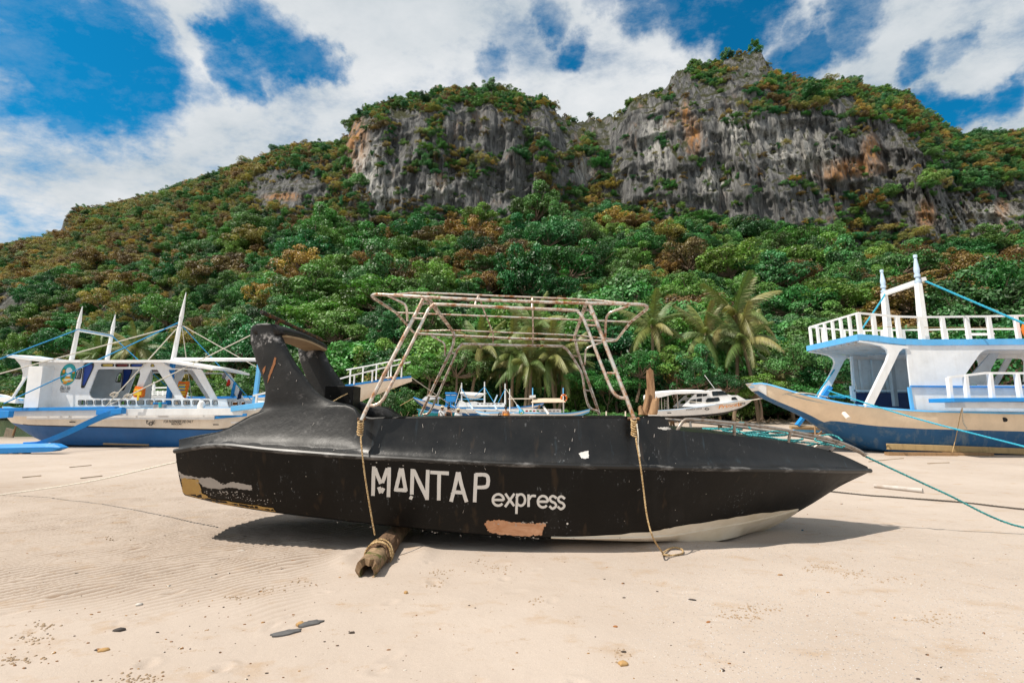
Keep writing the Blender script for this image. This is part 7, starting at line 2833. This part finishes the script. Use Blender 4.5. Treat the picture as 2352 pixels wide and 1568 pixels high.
# ------------------------------------------------------------------ people, seen from behind
def person(px, ytop, Y, label, shirt, hat=None, hair=True, bare=False, lean=0.0, seed=0, turn=0.0):
    g = random.Random(seed)
    head = MP(px, ytop, Y)
    gzz = float(gz(head.x, Y))
    H = head.z - gzz
    H = min(max(H, 1.45), 1.85)
    base = Vector((head.x, Y, head.z - H))
    t = thing('person', label, 'person', tuple(base))
    u = H / 7.5
    J = {}
    def jp(n, x, y, z, rx, ry=None):
        J[n] = (Vector((x * u, y * u, z * u)), rx * u, (ry or rx) * u)
    jp('pelvis', 0, 0, 3.85, .70, .50); jp('waist', 0, 0, 4.5, .60, .42); jp('chest', 0, .02, 5.35, .78, .50); jp('neck0', 0, 0, 6.15, .34, .32); jp('neck', 0, .02, 6.45, .24); jp('head0', 0, .08, 6.78, .36, .42); jp('head1', 0, .06, 7.1, .40, .46); jp('crown', 0, .02, 7.38, .26)
    jp('nose', 0, .52, 6.92, .06)
    for s, n in ((-1, 'l'), (1, 'r')):
        jp('sh' + n, s * .82, 0, 5.95, .32); jp('el' + n, s * 1.02, -.1, 4.6, .22); jp('wr' + n, s * 1.05, .25, 3.55, .14); jp('pa' + n, s * 1.05, .32, 3.2, .16, .09)
        for q in range(4):
            jp('f%d%s' % (q, n), s * 1.05, .2 + .08 * q, 3.0, .05); jp('g%d%s' % (q, n), s * 1.02, .24 + .08 * q, 2.72 - .04 * (q in (1, 2)), .04)
        jp('t' + n, s * .95, .5, 3.15, .055)
        jp('hip' + n, s * .42, 0, 3.6, .50); jp('kn' + n, s * .46, .05, 2.0, .30); jp('an' + n, s * .46, -.05, .32, .19); jp('fo' + n, s * .50, .55, .12, .17, .12)
    E = [('pelvis', 'waist'), ('waist', 'chest'), ('chest', 'neck0'), ('neck0', 'neck'), ('neck', 'head0'), ('head0', 'head1'), ('head1', 'crown'), ('head1', 'nose')]
    for n in 'lr':
        E += [('chest', 'sh' + n), ('sh' + n, 'el' + n), ('el' + n, 'wr' + n), ('wr' + n, 'pa' + n), ('pa' + n, 't' + n), ('pelvis', 'hip' + n), ('hip' + n, 'kn' + n), ('kn' + n, 'an' + n), ('an' + n, 'fo' + n)]
        for q in range(4):
            E += [('pa' + n, 'f%d%s' % (q, n)), ('f%d%s' % (q, n), 'g%d%s' % (q, n))]
    rotz = Matrix.Rotation(turn, 3, 'Z')

    def skin(name, names, edges, mat, grow=0.0, root=None):
        idx = {n: i for i, n in enumerate(names)}
        me = bpy.data.meshes.new(name)
        me.from_pydata([rotz @ J[n][0] for n in names], [(idx[a], idx[b]) for a, b in edges], [])
        me.materials.append(mat)
        o = bpy.data.objects.new(name, me)
        COL.objects.link(o)
        o.parent = t
        sk = o.modifiers.new('skin', 'SKIN')
        for i, n in enumerate(names):
            sv = me.skin_vertices[0].data[i]
            sv.radius = (J[n][1] + grow, J[n][2] + grow)
            sv.use_root = (n == (root or names[0]))
        sk.use_smooth_shade = True
        o.modifiers.new('sub', 'SUBSURF').levels = 1
        return o
    skin('body', list(J), E, M['skin'], 0, 'pelvis')
    sn = ['waist', 'pelvis', 'chest', 'neck0'] + ([] if bare else ['shl', 'shr'])
    se = [('waist', 'pelvis'), ('waist', 'chest'), ('chest', 'neck0')] + ([] if bare else [('chest', 'shl'), ('chest', 'shr')])
    if bare:
        sn, se = ['waist', 'pelvis', 'chest'], se[:2]
    if not bare and shirt != 'shirtblack':
        J['slv_l'] = (J['shl'][0].lerp(J['ell'][0], .5), .27 * u, .27 * u)
        J['slv_r'] = (J['shr'][0].lerp(J['elr'][0], .5), .27 * u, .27 * u)
        sn += ['slv_l', 'slv_r']
        se += [('shl', 'slv_l'), ('shr', 'slv_r')]
    skin('shirt', sn, se, M[shirt], .045)
    skin('shorts', ['pelvis', 'hipl', 'hipr', 'knl', 'knr'], [('pelvis', 'hipl'), ('pelvis', 'hipr'), ('hipl', 'knl'), ('hipr', 'knr')], M['shorts'], .04)
    hc = J['head1'][0]
    if hair:
        mb = MB()
        mb.ell(hc + Vector((0, -.06 * u, .04 * u)), .50 * u, .54 * u, .56 * u, 12, 8, .01)
        if bare:
            mb.ell(hc + Vector((0, -.42 * u, -.25 * u)), .24 * u, .22 * u, .5 * u, 8, 6, .01)
            mb.ell(hc + Vector((.1 * u, -.2 * u, .5 * u)), .22 * u, .22 * u, .2 * u, 8, 6, .01)
        mb.v = [rotz @ p + base for p in mb.v]
        mb.build('hair', M['hair'], t, smooth='all')
    if hat:
        mb = MB()
        prof = [(.50, -.02), (.92, -.10), (.96, -.05), (.52, .06), (.50, .36), (.36, .48), (.02, .50)]
        mb.loft([[hc + Vector((r_ * u * math.cos(a), r_ * u * math.sin(a) * 1.05, .18 * u + z_ * u)) for a in np.linspace(0, 6.283, 16, endpoint=False)] for r_, z_ in prof], closed=True, cap1=True)
        mb.v = [p + base for p in mb.v]
        mb.build('hat', M[hat], t, smooth=True)
    if shirt == 'shirtwhite' and seed == 1:
        L = [Vector((-.62 * u, -.50 * u, 6.0 * u)), Vector((0, -.62 * u, 5.3 * u)), Vector((.62 * u, -.50 * u, 4.4 * u)), Vector((.5 * u, .5 * u, 4.5 * u)), Vector((-.5 * u, .45 * u, 6.0 * u))]
        tube_obj('bag_strap', [p + base for p in catmull(L, 4)], .02, M['ink'], t, 6)
    return t


person(500, 514, 27.0, 'person in pale tee with dark shoulder strap and light straw hat, seen from behind', 'shirtwhite', 'straw', True, seed=1, turn=.1)
person(573, 512, 27.4, 'person in black tank top with short dark hair, seen from behind', 'shirtblack', None, True, seed=2, turn=-.2)
person(688, 542, 26.6, 'person in white shirt and dark banded straw hat bending beside the others', 'shirtwhite', 'straw', True, seed=3, turn=.3)
person(1245, 510, 26.8, 'person with bare shoulders, orange top and tied-up dark hair, seen from behind', 'shirtorange', None, True, bare=True, seed=4, turn=.15)

# ------------------------------------------------------------------ low plants, driftwood and litter at the top of the beach
dr = random.Random(15)
k = NT('driftwood')
M['drift'] = k.fin(k.mix(k.noise(6, 5, .7, (1, 1, 1)), (.16, .10, .06), (.45, .34, .22)), .9)
mb = MB()
for _ in range(260):
    u = dr.random()
    p = MP(-280 + 420 * u, 600, 33) if dr.random() < .6 else P(dr.uniform(1500, 1860), 960, dr.uniform(36, 41))
    X_, Y_ = p.x + dr.gauss(0, .5), p.y + dr.uniform(-1.5, 1.5)
    z = float(gz(X_, Y_)) + dr.uniform(0, .55) * (1 if X_ < 0 else .12)
    d_ = Vector((dr.uniform(-1, 1), dr.uniform(-.6, .6), dr.uniform(-.25, .35))).normalized() * dr.uniform(.3, 1.0)
    mb.tube([Vector((X_, Y_, z)) - d_, Vector((X_, Y_, z)) + d_ * .2 + Vector((0, 0, .04)), Vector((X_, Y_, z)) + d_], dr.uniform(.012, .035), 4)
o = mb.build('driftwood', M['drift'], None)
o['kind'] = 'stuff'
for i in range(34):
    x = dr.uniform(1290, 1460) if i < 20 else dr.uniform(960, 1010) if i < 26 else dr.uniform(1080, 1290)
    Y_ = dr.uniform(35, 40)
    c_ = P(x, 945, Y_)
    z = float(gz(c_.x, Y_))
    kd = dr.choice((0, 1, 2, 3))
    t = thing('beach_shrub', 'low leafy green plant on the sand behind the tan awning boat' if i < 20 else 'low leafy plant beside the heap of driftwood' if i < 26 else 'low leafy plant under the palm cluster', 'shrub', (c_.x, Y_, z + .2),
              'low plants behind the awning boat' if i < 20 else 'low plants by the driftwood' if i < 26 else 'low plants under the palms')
    s_ = dr.uniform(.5, 1.0)
    t.scale = (s_ * 1.3, s_ * 1.2, s_)
    t.rotation_euler = (0, 0, dr.uniform(0, 6))
    c = bpy.data.objects.new('foliage', CROWNS[kd][0])
    COL.objects.link(c)
    c.parent = t
for i, (x, yb_, yt_) in enumerate(((2440, 960, 930), (1392, 958, 925), (1436, 955, 924), (1388, 935, 930))):
    if x > 2400 or i == 3:
        continue
    a = P(x, yb_, 34)
    a.z = float(gz(a.x, 34))
    tag(MB().tube([a, a + Vector((.03, 0, 1.0))], [.06, .05], 6).build('stake', M['cream'], None, smooth=True, origin=tuple(a)), 'pale stake among the low plants, left one of two' if x == 1392 else 'pale stake among the low plants, right one of two', 'stake')
# thin trunks under the canopy palms
for i, x in enumerate((1158, 1176, 1196, 1222, 1250, 1262, 1271, 1300)):
    Y_ = 44 + (i % 3)
    a = P(x + dr.uniform(-4, 4), 950, Y_)
    a.z = float(gz(a.x, Y_))
    b = P(x + dr.uniform(-12, 12), dr.uniform(840, 880), Y_)
    t = thing('thin_tree', 'slim pale trunk rising into the palm cluster behind the canopy frame', 'tree', tuple(a), 'slim trunks under the palms')
    MB().tube(catmull([a, a.lerp(b, .5) + Vector((dr.uniform(-.25, .25), 0, 0)), b], 4), [.13 - .007 * q for q in range(9)], 6).build('trunk', M['palmbark'], t, smooth=True)
    c = bpy.data.objects.new('crown', CROWNS[i % 4][0])
    COL.objects.link(c)
    c.parent = t
    c.location = b - a + Vector((0, 0, .6))
    c.scale = (1.3, 1.2, 1.0)

# ------------------------------------------------------------------ things lying on the near sand
def stone(x, y, rx, ry, rz, mat, label, cat='stone', name='stone', rot=0.0, seed=0, up=.3):
    g = random.Random(seed * 7 + 1)
    c_ = G(x, y)
    mb = MB()
    n = 14
    out = [1 + g.uniform(-.22, .22) for _ in range(n)]
    secs_ = []
    for z, s_ in ((-.8, .8), (-.2, 1.0), (.35, .97), (.75, .72), (1.0, .25)):
        secs_.append([c_ + Matrix.Rotation(rot, 3, 'Z') @ Vector((rx * s_ * out[i] * math.cos(6.283 * i / n) * (1 + g.uniform(-.05, .05)), ry * s_ * out[i] * math.sin(6.283 * i / n), rz * (z + g.uniform(-.08, .08)) + rz * up)) for i in range(n)])
    mb.loft(secs_, closed=True, cap0=True, cap1=True)
    return tag(mb.build(name, mat, None, smooth=True, origin=tuple(c_)), label, cat)


k = NT('slate_stone')
k.bump(k.noise(40, 5, .7), .6, .004)
M['slate'] = k.fin(k.mix(k.noise(22, 5, .7, (.4, 1.6, 1)), (.045, .045, .05), (.15, .145, .14)), .7)
k = NT('ochre_coral')
M['coral'] = k.fin(k.mix(k.noise(60, 4, .7), (.30, .16, .05), (.50, .32, .14)), .9)
k = NT('shell')
M['shell'] = k.fin(k.mix(k.noise(50, 4), (.62, .58, .52), (.45, .40, .36)), .5)
k = NT('dead_leaf')
M['leaf'] = k.fin(k.mix(k.noise(40, 4), (.36, .14, .03), (.22, .09, .03)), .8)
k = NT('dark_chip')
M['chip'] = k.fin((.05, .04, .035), .8)
# flat dark flakes at lower middle-left
stone(657, 1453, .088, .034, .014, M['slate'], 'long flat dark flake of stone lying lower left, nearer the camera', rot=.45, seed=1)
stone(714, 1432, .072, .032, .016, M['slate'], 'flat dark flake of stone touching a small ochre lump', rot=.45, seed=2)
stone(690, 1434, .026, .022, .020, M['coral'], 'small ochre coral lump between the two dark flakes', 'coral', 'coral_lump', seed=3)
stone(554, 1206 + 62, .036, .014, .010, M['shell'], 'broken pale shell under the stern shadow edge', 'shell', 'shell', .5, 4)
stone(319, 1390, .022, .015, .012, M['shell'], 'white shell on the ripples at left', 'shell', 'shell', .4, 5)
stone(1590, 1376, .030, .012, .006, M['chip'], 'dark wood chip on the open sand right of centre', 'chip', 'wood_chip', -.3, 6)
stone(1431, 1523, .030, .022, .014, M['coral'], 'pale yellow coral piece near the bottom edge', 'coral', 'coral_lump', .6, 7)
stone(1414, 1437, .016, .012, .005, M['leaf'], 'orange dead leaf on the open sand, nearest to the coral piece', 'leaf', 'dead_leaf', .2, 8)
stone(1627, 1427, .018, .010, .004, M['leaf'], 'orange brown leaf right of the dark wood chip', 'leaf', 'dead_leaf', .6, 9)
stone(932, 1361, .018, .016, .014, M['coral'], 'small brown pebble in front of the log', 'pebble', 'pebble', 0, 10)
stone(238, 1494, .030, .018, .012, M['coral'], 'ochre coral lump at lower left', 'coral', 'coral_lump', .3, 11)
stone(275, 1448, .034, .016, .014, M['chip'], 'dark brown lump half sunk in the sand, lower left', 'lump', 'coral_lump', .3, 12)
stone(1738, 1176, .040, .020, .008, M['chip'], 'dark shell-like flake in the shadow of the bow', 'stone', 'stone', .1, 13)
stone(1843, 1217, .014, .012, .010, NT('blue_bit').fin((.02, .10, .16), .5), 'tiny blue bit of plastic in the bow shadow', 'litter', 'plastic_bit', 0, 14)
for i, (x0_, y0_, x1_, y1_) in enumerate(((52, 1096, 95, 1092), (185, 1098, 235, 1092), (1995, 1060, 2075, 1052), (2130, 1064, 2180, 1062), (160, 1073, 210, 1068))):
    a, b = G(x0_, y0_, .008), G(x1_, y1_, .008)
    m_ = a.lerp(b, .5) + Vector((0, .05, -.004))
    tag(MB().tube(catmull([a, m_, b], 3), .014, 5).build('driftwood_stick', M['drift'], None, smooth=True, origin=tuple(a)),
        ('short dark stick on the sand at the far left edge', 'dark stick on the sand under the blue float', 'crooked stick on the sand before the two-deck hull', 'thin stick on the sand before the two-deck hull, further right', 'thin dark stick on the wet sand left of the blue hull')[i], 'stick')
pb = MB()
pc = []
for i in range(300):
    x = dr.uniform(-40, 2390)
    y = 1085 + 480 * dr.random() ** .75
    if dr.random() < .45:
        x = dr.gauss(330, 240)
    c_ = G(x, y)
    r_ = dr.uniform(.002, .007) * (1.0 if dr.random() < .93 else 2.2)
    n = 5
    a0 = dr.uniform(0, 6)
    e = dr.uniform(.6, 1.6)
    tl = dr.uniform(1.2, 2.6)
    ring1 = [c_ + Vector((r_ * tl * math.cos(a0 + 6.283 * q / n), r_ * math.sin(a0 + 6.283 * q / n), -.002)) for q in range(n)]
    ring2 = [c_ + Vector((r_ * tl * .7 * math.cos(a0 + 6.283 * q / n), r_ * .7 * math.sin(a0 + 6.283 * q / n), r_ * dr.uniform(.3, .6) + .002)) for q in range(n)]
    pb.loft([ring1, ring2], closed=True, cap1=True)
k = NT('beach_bits')
vo_ = k.n('ShaderNodeTexNoise')
vo_.inputs['Scale'].default_value = 9
k.l(k.n('ShaderNodeNewGeometry').outputs['Position'], vo_.inputs['Vector'])
cr = k.n('ShaderNodeValToRGB')
cr.color_ramp.interpolation = 'CONSTANT'
for pos_, c_ in ((.0, (.05, .035, .025)), (.45, (.22, .11, .045)), (.52, (.34, .19, .07)), (.57, (.6, .55, .48)), (.62, (.07, .05, .04))):
    e = cr.color_ramp.elements.new(pos_)
    e.color = (*c_, 1)
k.l(vo_.outputs['Fac'], cr.inputs[0])
o = pb.build('pebbles', k.fin(cr.outputs[0], .8), None, recalc=False)
o['kind'] = 'stuff'

# clumps of brown sand pellets and dug-up lumps
lp_ = MB()
for (x, y, n_, sx_, sy_) in ((1010, 1313, 34, 20, 5), (1150, 1307, 40, 24, 6), (1095, 1290, 22, 16, 3), (1003, 1342, 26, 10, 5), (1880, 1303, 70, 26, 7), (1960, 1318, 40, 18, 6), (1720, 1398, 60, 34, 6), (1700, 1415, 40, 24, 4),
                         (70, 1465, 40, 26, 6), (100, 1440, 26, 18, 5), (40, 1515, 50, 30, 6), (320, 1560, 60, 30, 8), (540, 1375, 22, 18, 4), (1230, 1378, 16, 12, 4), (2140, 1420, 50, 30, 8), (2060, 1335, 40, 34, 5), (1425, 1500, 26, 12, 8), (260, 1240, 30, 30, 4), (620, 1358, 30, 24, 8), (700, 1335, 26, 20, 5)):
    for _ in range(n_):
        px_i, py_i = x + dr.gauss(0, sx_), y + dr.gauss(0, sy_)
        if py_i > 1590:
            continue
        c_ = G(px_i, py_i)
        r_ = dr.uniform(.0025, .008)
        a0 = dr.uniform(0, 6)
        rg = [[c_ + Vector((r_ * s_ * dr.uniform(.8, 1.3) * math.cos(a0 + 1.047 * q), r_ * s_ * dr.uniform(.8, 1.3) * math.sin(a0 + 1.047 * q), r_ * h_)) for q in range(6)] for s_, h_ in ((1.1, -.3), (1, .35), (.5, .85))]
        lp_.loft(rg, closed=True, cap1=True)
k = NT('brown_sand_lumps')
o = lp_.build('sand_lumps', k.fin(k.mix(k.noise(30, 4, .7), (.27, .185, .115), (.40, .30, .205)), .95), None, recalc=False)
o['kind'] = 'stuff'
